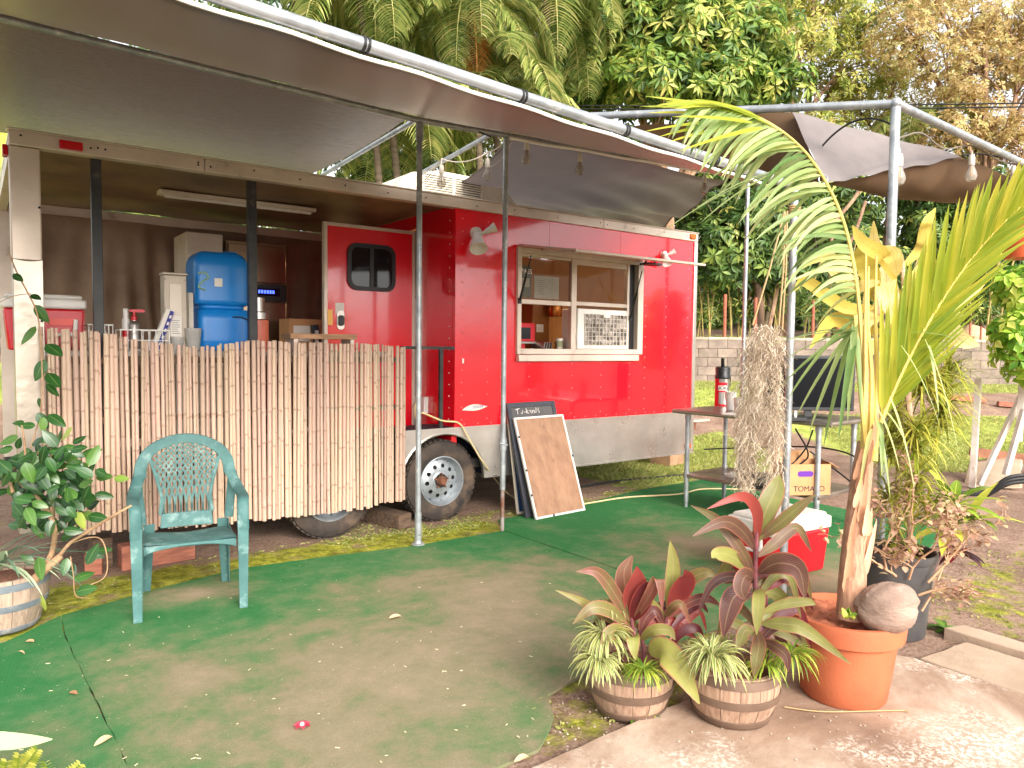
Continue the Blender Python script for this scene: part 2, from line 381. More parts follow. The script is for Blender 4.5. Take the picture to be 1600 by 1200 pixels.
# concrete slab in front: two pours with an open joint and a raised kerb piece
m_conc, n, l, b = new_mat('stained_concrete')
geo = n.new('ShaderNodeNewGeometry'); pos = geo.outputs['Position']
t1 = noise(n, l, pos, 1.1, 7, .7, .5); r1 = ramp(n, [(.28, lin('#6b5545')), (.44, lin('#967c69')), (.58, lin('#b5a08e')), (.72, lin('#c6b5a4'))]); l.new(t1.outputs['Fac'], r1.inputs[0])
t2 = noise(n, l, pos, 2.3, 5, .6, .8); t3 = noise(n, l, pos, 48, 4, .75); p1 = n.new('ShaderNodeMapRange'); p1.inputs[1].default_value = .50; p1.inputs[2].default_value = .64; l.new(t2.outputs['Fac'], p1.inputs[0])
p2 = n.new('ShaderNodeMapRange'); p2.inputs[1].default_value = .47; p2.inputs[2].default_value = .56; l.new(t3.outputs['Fac'], p2.inputs[0])
cc = mixc(n, l, mathn(n, l, 'MULTIPLY', p1.outputs[0], p2.outputs[0]), r1.outputs[0], lin('#d8ccbf'))
t4 = noise(n, l, pos, 130, 3, .8); p4 = n.new('ShaderNodeMapRange'); p4.inputs[1].default_value = .60; p4.inputs[2].default_value = .70; l.new(t4.outputs['Fac'], p4.inputs[0]); cc = mixc(n, l, mathn(n, l, 'MULTIPLY', p4.outputs[0], .55), cc, lin('#4a3a30'))
l.new(cc, b.inputs['Base Color']); b.inputs['Roughness'].default_value = .88; b.inputs['Specular IOR Level'].default_value = .25
bp = n.new('ShaderNodeBump'); bp.inputs['Strength'].default_value = .5; bp.inputs['Distance'].default_value = .004; l.new(t3.outputs['Fac'], bp.inputs['Height']); l.new(bp.outputs[0], b.inputs['Normal'])
m_conc2 = mat('pale_concrete', lin('#9c8571'), lin('#b8a28d'), 1.7, .35, .65, .85, bump=.4, bsc=80, spec=.3, c3=lin('#7d6452'), sc3=1.1, lo3=.55, hi3=.8, world=True)
def slab(name, pts, z0, z1, m, label, seg=0.09):
    loop = []
    for i, p in enumerate(pts):
        q = pts[(i+1) % len(pts)]; k = max(1, int((Vector(q)-Vector(p)).length/seg))
        for j in range(k):
            v = Vector(p).lerp(Vector(q), j/k); jit = .006 if k > 2 else 0
            loop.append(Vector((v.x+random.uniform(-jit, jit), v.y+random.uniform(-jit, jit), z0)))
    mb = MB(); mb.prism(loop, (0, 0, z1-z0)); return tag(part(name, mb, m, None, bevel=.006), label, kind='structure')
slab('concrete_slab', [(.9, -1.2), (3.62, -1.2), (3.62, 1.60), (3.45, 1.9), (2.34, 1.97), (1.6, 1.955), (.9, 1.93)], -.1, .02, m_conc, 'stained concrete slab under the planters')
slab('concrete_slab', [(3.632, -1.2), (4.02, -1.2), (4.04, 1.55), (3.632, 1.59)], -.1, .018, m_conc2, 'narrow paler strip of concrete beside the joint')
slab('kerb', [(4.03, -1.2), (4.17, -1.2), (4.19, 1.62), (4.06, 1.66)], -.1, .05, m_conc2, 'low pale concrete kerb along the moss')

# artificial turf laid in three strips
ct, n, l, b = new_mat('turf_carpet')
geo = n.new('ShaderNodeNewGeometry'); pos = geo.outputs['Position']
def blob(cx, cy, rad):
    va = n.new('ShaderNodeVectorMath'); va.operation = 'DISTANCE'; l.new(pos, va.inputs[0]); va.inputs[1].default_value = (cx, cy, 0)
    mr = n.new('ShaderNodeMapRange'); mr.inputs[1].default_value = rad; mr.inputs[2].default_value = 0; l.new(va.outputs['Value'], mr.inputs[0]); return mr.outputs[0]
wear = blob(1.5, 2.7, 2.1)
for q in ((2.4, 3.5, 1.5), (.75, 3.35, .7), (1.05, 4.55, .5), (4.4, 3.6, .9), (4.3, 2.4, 1.5), (2.1, 2.2, 1.0)): wear = mathn(n, l, 'MAXIMUM', wear, blob(*q))
t1 = noise(n, l, pos, 1.5, 7, .68, .4); t2 = noise(n, l, pos, 7, 6, .7)
wv = mathn(n, l, 'ADD', mathn(n, l, 'MULTIPLY', wear, .92), mathn(n, l, 'ADD', mathn(n, l, 'MULTIPLY', mathn(n, l, 'SUBTRACT', t1.outputs['Fac'], .5), 1.7), mathn(n, l, 'MULTIPLY', mathn(n, l, 'SUBTRACT', t2.outputs['Fac'], .5), .8)))
cr = ramp(n, [(.0, lin('#347843')), (.24, lin('#517f4f')), (.44, lin('#72835a')), (.66, lin('#90886b')), (1.0, lin('#a5937b'))]); l.new(wv, cr.inputs[0])
fb = n.new('ShaderNodeTexWave'); fb.wave_type = 'BANDS'; fb.bands_direction = 'X'; fb.inputs['Scale'].default_value = 62; fb.inputs['Distortion'].default_value = 1.3; fb.inputs['Detail'].default_value = 2; fb.inputs['Detail Scale'].default_value = 3; l.new(pos, fb.inputs['Vector'])
t3 = noise(n, l, pos, 260, 2, .8)
cc = mixc(n, l, mathn(n, l, 'MULTIPLY', mathn(n, l, 'SUBTRACT', t3.outputs['Fac'], .35, True), .8), cr.outputs[0], lin('#23391f'), 'MIX')
lint = ramp(n, [(.70, (0, 0, 0, 1)), (.76, (1, 1, 1, 1))]); t4 = noise(n, l, pos, 60, 3); l.new(t4.outputs['Fac'], lint.inputs[0]); cc = mixc(n, l, lint.outputs[0], cc, lin('#c5ba9e'))
l.new(cc, b.inputs['Base Color']); b.inputs['Roughness'].default_value = .95; b.inputs['Specular IOR Level'].default_value = .15
hb = mathn(n, l, 'ADD', mathn(n, l, 'MULTIPLY', fb.outputs['Fac'], .35), t3.outputs['Fac'])
bp = n.new('ShaderNodeBump'); bp.inputs['Strength'].default_value = .7; bp.inputs['Distance'].default_value = .006; l.new(hb, bp.inputs['Height']); l.new(bp.outputs[0], b.inputs['Normal'])
def carpet(pts, z, label, loc):
    loop = []
    for i, p in enumerate(pts):
        q = pts[(i+1) % len(pts)]; k = max(1, int((Vector(q)-Vector(p)).length/.07))
        for j in range(k):
            v = Vector(p).lerp(Vector(q), j/k); loop.append(Vector((v.x+random.uniform(-.004, .004), v.y+random.uniform(-.004, .004), -.008)))
    mb = MB(); mb.prism(loop, (0, 0, z+.008))
    return solo('turf_carpet', mb, ct, label, 'artificial turf', loc, group='strips of green artificial turf')
carpet([(.385, 2.02), (1.66, 2.05), (1.86, 2.2), (1.95, 2.36), (2.4, 2.46), (3.2, 2.42), (3.44, 2.4), (3.455, 3.4), (3.42, 4.72), (2.58, 4.74), (1.9, 4.85), (1.38, 4.9), (.9, 4.78), (.56, 4.66), (.36, 4.6), (.35, 4.2), (.41, 2.8)], .006,
       'wide worn green turf strip under the teal chair', (1.9, 3.4, 0))
carpet([(3.465, 2.34), (3.9, 2.2), (5.1, 2.3), (6.5, 2.7), (6.6, 5.3), (5.6, 5.28), (4.55, 5.11), (3.6, 5.04), (3.43, 4.73), (3.468, 3.4)], .009, 'green turf strip under the work table and leaning boards', (5, 3.7, 0))
carpet([(-2.6, .8), (.40, 1.2), (.405, 2.8), (.345, 4.2), (.352, 4.58), (.1, 4.33), (-.6, 4.2), (-2.6, 4.0)], .010, 'dark green turf strip beneath the wooden tub at the left edge', (-1, 2.8, 0))

# ================================================================ MATERIALS FOR MADE THINGS
m_red = mat('red_gloss_panel', lin('#ea0a22'), lin('#de071d'), 1.2, .3, .7, .2, spec=.5, coat=1.0, bump=.16, bsc=2.6, bdist=.05, stretch=(1, 1, .6))
m_alu = mat('aluminium', lin('#d3cbc4'), lin('#b9b1aa'), 3, .3, .7, .3, metal=.8, rvar=.04, bump=.15, bsc=3, bdist=.04)
m_alum_matt = mat('dull_aluminium', lin('#dccbbb'), lin('#bfae9f'), 2.5, .3, .7, .42, metal=.35, rvar=.1, c3=lin('#8f7c6c'), sc3=5, lo3=.62, hi3=.78)
m_galv = mat('galvanised_pipe', lin('#aeb2b5'), lin('#8d9296'), 9, .35, .65, .38, metal=.5, rvar=.12, c3=lin('#c3c4c2'), sc3=14, lo3=.55, hi3=.7)
m_galv_rust = mat('rusted_pipe', lin('#9c9490'), lin('#7a4a36'), 6, .42, .6, .6, metal=.4, bump=.2)
m_black = mat('black_metal', lin('#1c1d1f'), lin('#33302d'), 9, .4, .7, .5, c3=lin('#5b5048'), sc3=8, lo3=.6, hi3=.75)
m_blackp = mat('black_plastic', lin('#121315'), rough=.38)
m_dark = mat('dark_underside', lin('#17150f'), lin('#2b241d'), 3, rough=.8)
m_white = mat('white_plastic', lin('#e6e2dc'), lin('#d3cdc4'), 3, rough=.4)
m_cream = mat('cream_plastic', lin('#dcd2c2'), lin('#c9bca8'), 3, rough=.5, c3=lin('#a8947c'), sc3=6, lo3=.62, hi3=.8)
m_tarp_b = mat('brown_tarp', lin('#957b64'), lin('#7b624d'), 3, rough=.7, bump=.15, bsc=300, c3=lin('#7a6550'), sc3=2)
m_ceil = mat('brown_ceiling', lin('#8a7052'), lin('#604a36'), 2.2, rough=.45, spec=.4, stretch=(1, 1, 1))
m_steel = mat('stainless_steel', lin('#b9b2aa'), lin('#9d968f'), 3, rough=.28, metal=.9, bump=.03, bsc=5, stretch=(1, 1, .15))
m_blue = mat('blue_plastic', lin('#0f80d2'), lin('#0e74c2'), 3, rough=.3, spec=.5)
m_redp = mat('red_plastic', lin('#cf1022'), lin('#bd0d1e'), 3, rough=.35)
m_wood = mat('weathered_board', lin('#b98f6b'), lin('#8e6a4d'), 6, rough=.75, stretch=(1, 6, 6), bump=.2)
m_timber = mat('grey_timber', lin('#7a614d'), lin('#4f3e32'), 5, rough=.85, stretch=(1, 8, 8), bump=.3, objrand=.15)
m_timber_r = mat('reddish_timber', lin('#b8735c'), lin('#8a5443'), 5, rough=.85, stretch=(1, 8, 8), bump=.3, objrand=.12)
m_rubber = mat('tyre_rubber', lin('#2a2523'), lin('#4a3d34'), 6, rough=.85, bump=.2, c3=lin('#6f5a48'), sc3=3)
m_rim = mat('steel_rim', lin('#a3a8ad'), lin('#878c91'), 7, rough=.4, metal=.5, c3=lin('#8a7a6c'), sc3=5, lo3=.6, hi3=.75)
m_rust = mat('rusty_hub', lin('#6d4433'), lin('#8d5d45'), 30, rough=.8, metal=.3, bump=.3)
m_amber = mat('amber_lens', lin('#e06a1a'), rough=.2, trans=.2)
m_redlens = mat('red_lens', lin('#d3121c'), rough=.15, trans=.2)
m_paper = mat('paper', lin('#e9e3da'), lin('#ddd4c8'), 3, rough=.8)
m_ink = mat('dark_ink', lin('#2a2c33'), rough=.8)
m_blueink = mat('blue_ink', lin('#2b2f86'), rough=.5)
m_cardb = mat('cardboard', lin('#c18f62'), lin('#b07f55'), 4, rough=.85)
m_cord = mat('cream_cord', lin('#d8c08e'), rough=.6)
m_cable = mat('black_cable', lin('#191919'), rough=.6)
def glass_mat(name, tint, alpha_trans=.55, rough=.05):
    m, n, l, b = new_mat(name); b.inputs['Base Color'].default_value = tint; b.inputs['Roughness'].default_value = rough
    tr = n.new('ShaderNodeBsdfTransparent'); tr.inputs[0].default_value = (.9, .88, .84, 1); mx = n.new('ShaderNodeMixShader'); mx.inputs[0].default_value = alpha_trans
    l.new(b.outputs[0], mx.inputs[1]); l.new(tr.outputs[0], mx.inputs[2]); l.new(mx.outputs[0], n['Material Output'].inputs[0]); return m
m_glass = glass_mat('window_glass', lin('#3a3028'), .82)
m_bulb = glass_mat('bulb_glass', lin('#b5ada2'), .55, .02)
m_darkglass = glass_mat('dark_tinted_glass', lin('#0c0d16'), .25)
m_clear = glass_mat('clear_plastic', lin('#d5d2cd'), .6, .15)
m_lampon = bpy.data.materials.new('lit_lamp'); m_lampon.use_nodes = True
_b = m_lampon.node_tree.nodes['Principled BSDF']; _b.inputs['Emission Color'].default_value = (1, .72, .42, 1); _b.inputs['Emission Strength'].default_value = 45

# ================================================================ THE FOOD TRAILER
X0, X1, Y0, Y1, ZR = .20, 6.40, 5.28, 7.72, 2.74
XP = 3.30
tr = thing('food_trailer', 'long red food trailer with an open porch and a serving window', 'food trailer', (3.3, 6.5, 0))
def P(name, mb, m, parent=tr, **k): return part(name, mb, m, parent, **k)
def W(px, py): v = on_y(px, py, Y0); return v.x, v.z
# body: front wall as one sheet with the window opening cut in it, other walls, floor, roof
wx0, wz1 = W(809, 390); wx1, wz0 = W(998, 552)
wz1, wz0 = 2.365, 1.455
fw_ = MB(); o_ = [(XP, .79), (X1-.03, .79), (X1-.03, 2.66), (XP, 2.66)]; i_ = [(wx0, wz0), (wx1, wz0), (wx1, wz1), (wx0, wz1)]
for y in (Y0, Y0+.04):
    vs = [(x, y, z) for x, z in o_+i_]; fs = [(k, (k+1) % 4, 4+(k+1) % 4, 4+k) for k in range(4)]
    fw_.add(vs, fs if y == Y0 else [f[::-1] for f in fs])
fw_.add([(x, y, z) for y in (Y0, Y0+.04) for x, z in i_], [(k, (k+1) % 4, 4+(k+1) % 4, 4+k) for k in range(4)])
fw_.add([(x, y, z) for y in (Y0, Y0+.04) for x, z in o_], [(4+k, 4+(k+1) % 4, (k+1) % 4, k) for k in range(4)])
P('front_wall', fw_, m_red, smooth=0)
m_inwall = mat('kitchen_wall', lin('#d0a878'), lin('#b88c5c'), 1.5, rough=.5)
k = MB(); k.b2((XP, Y1-.05, .5), (X1, Y1, 2.66)); P('rear_wall', k, m_red)
k = MB(); k.b2((X1-.04, Y0+.045, .5), (X1, Y1-.055, 2.66)); P('end_wall', k, m_red)
k = MB(); k.b2((XP+.06, Y1-.075, .52), (X1-.06, Y1-.055, 2.64)); k.b2((X1-.07, Y0+.08, .52), (X1-.045, Y1-.08, 2.64)); P('lining', k, m_inwall)
k = MB()   # partition with the doorway left open
k.b2((XP, Y0+.045, .5), (XP+.05, 5.94, 2.68)); k.b2((XP, 6.86, .5), (XP+.05, Y1-.055, 2.68)); k.b2((XP, 5.94, 2.56), (XP+.05, 6.86, 2.68)); P('partition_wall', k, m_red)
k = MB(); k.b2((X0, Y0+.07, .42), (X1, Y1, .5)); P('floor', k, m_dark)
k = MB(); k.b2((X0, Y0+.0, 2.715), (X1, Y1, 2.738)); P('roof', k, m_white)
k = MB()
def ceilf(u, v): x = X0+.02+(X1-X0-.1)*u; y = Y0+.09+(Y1-Y0-.2)*v; return Vector((x, y, 2.695+.006*math.sin(u*31+v*9)+.005*math.sin(v*17+u*5)))
k.grid(ceilf, 60, 16); P('ceiling', k, m_ceil, smooth=180)
k = MB(); k.b2((X0, Y0-.022, 2.652), (1.29, Y0+.06, ZR)); k.b2((1.293, Y0-.022, 2.652), (4.985, Y0+.06, ZR)); k.b2((4.988, Y0-.022, 2.652), (X1, Y0+.06, ZR))
k.b2((X0-.01, Y0-.03, ZR), (X1+.01, Y0+.07, ZR+.012)); P('top_rail', k, m_alum_matt, bevel=.006)
k = MB(); k.b2((X0, Y1-.1, 2.60), (XP, Y1-.02, 2.69)); P('back_rail', k, m_alum_matt, bevel=.006)
k = MB(); k.b2((X0, Y0+.065, 2.60), (X0+.06, Y1-.105, 2.70)); P('end_rail', k, m_alum_matt)
k = MB(); k.b2((X0, Y0-.012, 1.98), (X0+.155, Y0+.10, 2.65)); P('corner_post', k, m_alum_matt, bevel=.008)
m_alu_mirror = mat('polished_aluminium', lin('#b5a898'), lin('#9c9083'), 2, .3, .7, .3, metal=.6, bump=.12, bsc=6, bdist=.03)
k = MB(); pts = [(X0+.004, .33), (X0+.158, .33), (X0+.158, 1.99)]+[(X0+.158-.154*i/8, 1.99-.012*math.sin(PI*i/8)) for i in range(1, 8)]+[(X0+.004, 1.99)]
k.prism([(x, Y0-.018, z) for x, z in pts], (0, .13, 0)); P('post_cover', k, m_alu_mirror, bevel=.004)
k = MB(); k.b2((X0, Y1-.12, .42), (X0+.1, Y1, 2.6)); P('rear_post', k, m_alum_matt)
for px in (150, 393):
    x = on_y(px, 300, Y0+.09).x; k = MB(); k.b2((x-.029, Y0+.066, .5), (x+.029, Y0+.12, 2.69)); P('porch_post', k, m_black, bevel=.003)
# screws and rivets, all tiny
k = MB()
def rivet(x, z, y=Y0, r=.007): k.sphere((x, y, z), r, 6, 4, (1, .5, 1))
for px in (722, 762): 
    x = on_y(px, 500, Y0).x
    for i in range(17): rivet(x, .86+i*.107)
for x in (3.78, 4.10, 4.62, 5.0, 5.40):
    for i in range(5): rivet(x, .86+i*.12)
for x in (5.62, 5.93, 6.28):
    for i in range(17): rivet(x, .86+i*.107)
for i in range(22): rivet(XP+.1+i*.14, .82)
P('wall_rivets', k, mat('highlit_rivets', lin('#ea6a74'), rough=.3), kind='stuff')  # red rivets in a paler pink: their highlights are put into the colour
k = MB()
for i in range(18): rivet(XP-.001, .86+i*.1, Y0+.09+0*i, .006)
for v in k.v: pass
P('partition_rivets', k, m_alum_matt, kind='stuff')
k = MB()
for x in [.26, .62, .66, .70, 1.25, 1.25, 1.33, 1.33, 1.62, 1.95, 2.3, 2.66, 3.0, 3.5, 3.9, 4.4, 4.94, 5.03, 5.4, 5.85, 6.2]: rivet(x, 2.70+random.uniform(-.012, .012), Y0-.023, .007)
for z in (1.62, 1.1, 2.3): rivet(X0+.145, z, Y0-.018, .008)
P('rail_screws', k, m_dark, kind='stuff')
for x, z, m, nm in ((.515, 2.693, m_redlens, 'marker_lamp'), (6.30, 2.70, m_amber, 'marker_lamp')):
    k = MB(); k.b2((x-.062 if x < 1 else x-.045, Y0-.042, z-.026), (x+.062 if x < 1 else x+.045, Y0-.0225, z+.026)); P(nm, k, m, bevel=.006, label='red marker lamp on the top rail' if x < 1 else 'amber marker lamp on the top rail')
k = MB(); k.b2((6.26, Y0-.042, .40), (6.335, Y0-.0205, .445)); P('marker_lamp', k, m_amber, bevel=.005, label='amber marker lamp low on the silver skirt')
k = MB(); k.b2((X0-.03, Y0+.03, 2.60), (X0-.002, Y0+.13, 2.66)); P('marker_lamp', k, m_redlens, bevel=.005, label='red tail lamp at the porch end')
# seams between wall sheets: overlapping edges, 1.5 mm proud
for x in (4.32, 5.24):
    k = MB(); k.b2((x, Y0-.0018, 2.395 if x < 5.5 else .8), (x+.012, Y0-.0002, 2.65)); k.b2((x, Y0-.0018, .8), (x+.012, Y0-.0002, 1.37)); P('sheet_seam', k, m_red)
# silver skirt with wheel arches
WX = (2.2, 3.19); WZ = .345
k = MB(); top = .79
def arch(cx, r, a0, a1, n=14): return [(cx+r*math.cos(a0+(a1-a0)*i/n), WZ+r*math.sin(a0+(a1-a0)*i/n)*.98) for i in range(n+1)]
prof = [(2.80, top), (2.80, .49)]+arch(3.19, .41, R(160), R(1), 18)+[(X1-.01, .352), (X1-.01, top)]
k.prism([(x, Y0-.012, z) for x, z in prof], (0, .03, 0)); P('skirt', k, m_alu, smooth=20)
k = MB(); k.b2((3.60, Y0-.02, .335), (X1, Y0+.03, .352)); k.b2((2.8, Y0-.016, .778), (X1, Y0-.0125, .80)); P('skirt_trim', k, m_alu)
k = MB(); pr = arch(3.19, .415, R(178), R(2), 22); k.tube([(x, Y0-.014, z) for x, z in pr], .009, 6); P('arch_trim', k, m_alu)
k = MB(); k.b2((X1-.045, Y0-.016, .36), (X1+.006, Y0+.05, 2.65)); P('corner_trim', k, m_alu, bevel=.004)
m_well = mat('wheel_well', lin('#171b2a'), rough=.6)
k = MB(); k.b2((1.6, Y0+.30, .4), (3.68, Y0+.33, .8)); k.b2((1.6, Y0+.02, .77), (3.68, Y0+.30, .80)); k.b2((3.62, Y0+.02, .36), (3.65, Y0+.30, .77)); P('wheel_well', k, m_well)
k = MB()
for y in (Y0+.42, Y1-.2): k.b2((X0+.1, y, .30), (X1, y+.08, .42))
for x in (.5, 1.4, 4.0, 5.0, 6.0): k.b2((x, Y0+.43, .33), (x+.06, Y1-.13, .42))
P('chassis', k, m_dark)
for x in WX: k = MB(); k.tube([(x, Y0+.2, WZ), (x, Y1-.2, WZ)], .04, 10); P('axle', k, m_dark)
k = MB()
for sgn in (1, -1): k.bar((X1+.0, 6.5+sgn*.75, .42), (7.6, 6.5+sgn*.08, .42), .06, .1)
k.b2((X1+.02, 5.75, .60), (7.3, 7.25, .625)); P('tongue', k, m_alum_matt)
k = MB(); k.b2((X1+.02, 5.80, .50), (7.1, 5.84, .598)); P('tongue_skirt', k, m_rust)

def wheel(x, y, side=-1):
    wr = P('wheel', MB().tube([(x, y+.02, WZ), (x, y+.05, WZ)], .06, 12), m_dark)
    ax = (0, side, 0)
    t = MB(); t.lathe([(.205, -.10), (.235, -.105), (.30, -.108), (.333, -.085), (.343, -.05), (.345, 0), (.343, .05), (.333, .085), (.30, .104), (.262, .105), (.235, .099), (.205, .09)], 48, (x, y+.1, WZ), ax); P('tyre', t, m_rubber, wr)
    t = MB()
    for i in range(44):
        a = 2*PI*i/44
        for yy in (-.062, -.02, .022, .064):
            c = Vector((x+math.cos(a+yy*2)*.3445, y+.1+yy, WZ+math.sin(a+yy*2)*.3445)); t.box(c, (.010, .034, .034), Matrix.Rotation(-(a+yy*2), 3, 'Y'))
    P('tread', t, m_rubber, wr)
    t = MB(); t.lathe([(.208, .092), (.213, .100), (.205, .102), (.197, .092), (.19, .07), (.182, .045), (.178, .040)], 48, (x, y+.1, WZ), ax)
    # disc with ten round holes: radial sectors around each hole
    nh = 10; hr, hc = .0175, .128
    ro, ri = .179, .078
    zf = lambda r: .040+.030*math.sin(min(1, max(0, (.179-r)/.10))*PI/2)
    for h in range(nh):
        am = 2*PI*h/nh+.12; half = PI/nh
        outer, inner = [], []
        m_ = 24
        for q in range(m_):
            th = 2*PI*q/m_; inner.append((hc+hr*math.cos(th), hr*math.sin(th)))
            # matching point on the sector's border
            dr, dt = math.cos(th), math.sin(th); s_ = min(((ro-hc) if dr > 0 else (hc-ri))/max(1e-6, abs(dr)), (half*.128)/max(1e-6, abs(dt)))
            outer.append((hc+dr*s_, dt*s_))
        vs = []
        for lst, isin in ((outer, 0), (inner, 1)):
            for r_, tt in lst:
                a = am+(tt/.128 if not isin else tt/r_)
                p = Vector((r_*math.cos(a), 0, r_*math.sin(a))); vs.append(Vector((x, y+.1, WZ))+Vector((p.x, side*zf(r_), p.z)))
        t.add(vs, [(q, (q+1) % m_, m_+(q+1) % m_, m_+q) for q in range(m_)])
    P('rim', t, m_rim, wr, smooth=50)
    t = MB(); t.lathe([(.03, .02), (.19, .02)], 24, (x, y+.1, WZ), ax); P('rim_back', t, m_dark, wr)
    t = MB(); t.lathe([(.081, .068), (.07, .075), (.045, .075), (.042, .078)], 24, (x, y+.1, WZ), ax); P('hub_plate', t, m_rim, wr)
    t = MB(); t.lathe([(.044, .06), (.04, .10), (.03, .125), (.026, .13), (.0, .13)], 16, (x, y+.1, WZ), ax)
    for i in range(5):
        a = 2*PI*i/5+.3; c = Vector((x+.06*math.cos(a), y+.1+side*.083, WZ+.06*math.sin(a))); t.lathe([(.009, -.012), (.009, .012), (0, .014)], 6, c, ax)
    P('hub', t, m_rust, wr)
for x in WX: wheel(x, Y0+.01)

# serving window
wn_ = P('window', (lambda k: (k.b2((wx0-.015, Y0-.028, wz0-.03), (wx0+.03, Y0+.055, wz1+.02)), k.b2((wx1-.05, Y0-.028, wz0-.03), (wx1+.025, Y0+.055, wz1+.02)),
      k.b2((wx0+.03, Y0-.028, wz0-.03), (wx1-.05, Y0+.055, wz0+.02)), k.b2((wx0+.03, Y0-.028, wz1-.03), (wx1-.05, Y0+.055, wz1+.02)), k)[-1])(MB()), m_alum_matt, bevel=.003)
xm0 = on_y(893, 480, Y0).x; xm1 = on_y(901, 480, Y0).x; xr = on_y(980, 480, Y0).x; zmid = on_y(850, 472, Y0).z; zmid_r = on_y(940, 476, Y0).z
k = MB(); k.b2((xm0, Y0+.0, wz0+.02), (xm1, Y0+.05, wz1-.03)); k.b2((wx0+.03, Y0+.005, zmid-.025), (xm0, Y0+.045, zmid+.018)); k.b2((xm1, Y0+.005, zmid_r-.02), (xr, Y0+.045, zmid_r+.018))
k.b2((xr, Y0-.0, wz0+.02), (xr+.03, Y0+.05, wz1-.03)); k.b2((wx0+.03, Y0+.01, wz1-.055), (xm0, Y0+.04, wz1-.03)); k.b2((xm1, Y0+.01, wz1-.085), (xr, Y0+.04, wz1-.03)); P('sash', k, m_alum_matt, wn_, bevel=.003)
k = MB(); k.b2((wx0-.01, Y0-.05, wz0-.095), (on_y(993, 555, Y0).x, Y0-.001, wz0-.035)); P('sill', k, m_alum_matt, wn_, bevel=.004)
k = MB(); k.b2((wx0+.03, Y0+.022, zmid+.018), (xm0, Y0+.026, wz1-.055)); P('pane', k, m_glass, wn_)
k = MB(); k.b2((xm1, Y0+.022, zmid_r+.018), (xr, Y0+.026, wz1-.085)); P('pane', k, m_glass, wn_)
acz1 = on_y(940, 487, Y0).z; k = MB(); k.b2((xm1, Y0+.022, acz1+.02), (xr, Y0+.026, zmid_r-.02)); P('pane', k, m_glass, wn_)
k = MB(); k.b2((xr+.03, Y0+.03, wz0+.02), (wx1-.05, Y0+.05, wz1-.03)); P('dark_gap_strip', k, m_blackp, wn_)  # black strip filling the gap beside the sash, its shade put into the colour
# papers behind the left pane
pz1 = on_y(830, 415, Y0).z; pz0 = on_y(830, 464, Y0).z; px1 = on_y(833, 440, Y0).x
k = MB(); k.b2((wx0+.034, Y0+.028, pz0), (px1, Y0+.032, pz1)); m_plac = mat('grey_green_placard', lin('#8d9488'), rough=.6); o = P('placard', k, m_plac, wn_)
k = MB(); k.b2((wx0+.034, Y0+.0272, pz0+.09), (px1-.02, Y0+.0278, pz0+.17)); P('placard_note', k, m_paper, wn_)
text('lettering', 'PASS', .062, m_paper, wn_, face_m(((wx0+.055+px1)/2, Y0+.0212, pz1-.055), (1, 0, 0), (0, 0, 1)))
a = on_y(838, 430, Y0); c = on_y(876, 468, Y0); k = MB(); k.b2((a.x, Y0+.028, c.z), (c.x, Y0+.031, a.z)); P('paper_notice', k, m_paper, wn_)
k = MB()
for i in range(8): k.b2((a.x+.04, Y0+.0272, a.z-.04-i*.018), (a.x+.04+random.uniform(.06, .12), Y0+.0276, a.z-.043-i*.018))
P('notice_print', k, mat('pale_ink', lin('#8b8580'), rough=.8), wn_)
# window air conditioner
a0_ = on_y(903, 489, Y0); c0_ = on_y(979, 543, Y0)
k = MB(); k.b2((xm1, Y0-.02, wz0+.022), (xr, Y0+.22, acz1+.02)); wac = P('window_air_conditioner', k, m_white, bevel=.008)
gx0, gx1 = on_y(911, 515, Y0).x, on_y(976, 515, Y0).x; gz0, gz1 = wz0+.06, acz1-.03
m_dirty = mat('dirty_filter', lin('#3c3532'), lin('#a79c96'), 22, .4, .6, .8)
k = MB(); k.b2((gx0, Y0-.024, gz0), (gx1, Y0-.0205, gz1)); P('filter', k, m_dirty, wac)
k = MB()
nb = 12
for i in range(nb+1): x = gx0+(gx1-gx0)*i/nb; k.b2((x-.0022, Y0-.032, gz0), (x+.0022, Y0-.0245, gz1))
for i in range(8): z = gz0+(gz1-gz0)*i/7; k.b2((gx0, Y0-.030, z-.0022), (gx1, Y0-.0245, z+.0022))
P('grille', k, m_cream, wac)
k = MB(); xx = (gx0+gx1)/2; k.b2((xx-.04, Y0-.036, gz1-.03), (xx+.04, Y0-.033, gz1+.005)); P('badge', k, m_white, wac)
# open hatch above the window (hinged along the top) and its gas struts
hr_ = on_x(1103, 416, wx1+.03); hy, hz = hr_.y, hr_.z
k = MB(); nrm_ = Vector((0, hz-2.39, -(hy-Y0))).normalized(); tup = nrm_*(.022 if nrm_.z > 0 else -.022)
k.prism([(wx0-.02, Y0-.03, 2.388), (wx1+.03, Y0-.03, 2.388), (wx1+.03, hy, hz), (wx0-.02, hy, hz)], tup); ht = P('hatch', k, m_alum_matt, bevel=.004)
k = MB(); k.b2((4.2, Y0-.06, 2.372), (4.62, Y0-.032, 2.386)); k.prism([(wx0+.02, Y0-.08, 2.384), (wx1-.02, Y0-.08, 2.384), (wx1-.02, hy+.06, hz+.008), (wx0+.02, hy+.06, hz+.008)], -tup*.2); P('hatch_lining', k, m_alu, ht)
for p0, p1 in (((812, 470), (830, 399)), ((985, 497), (1003, 424))):
    a = on_y(*p0, Y0-.035); bb = on_y(*p1, Y0-.30); k = MB(); k.tube([a, a.lerp(bb, .55)], .011, 8); k.tube([a.lerp(bb, .5), bb], .006, 8); k.box(a, (.03, .02, .05)); P('gas_strut', k, m_blackp, ht)
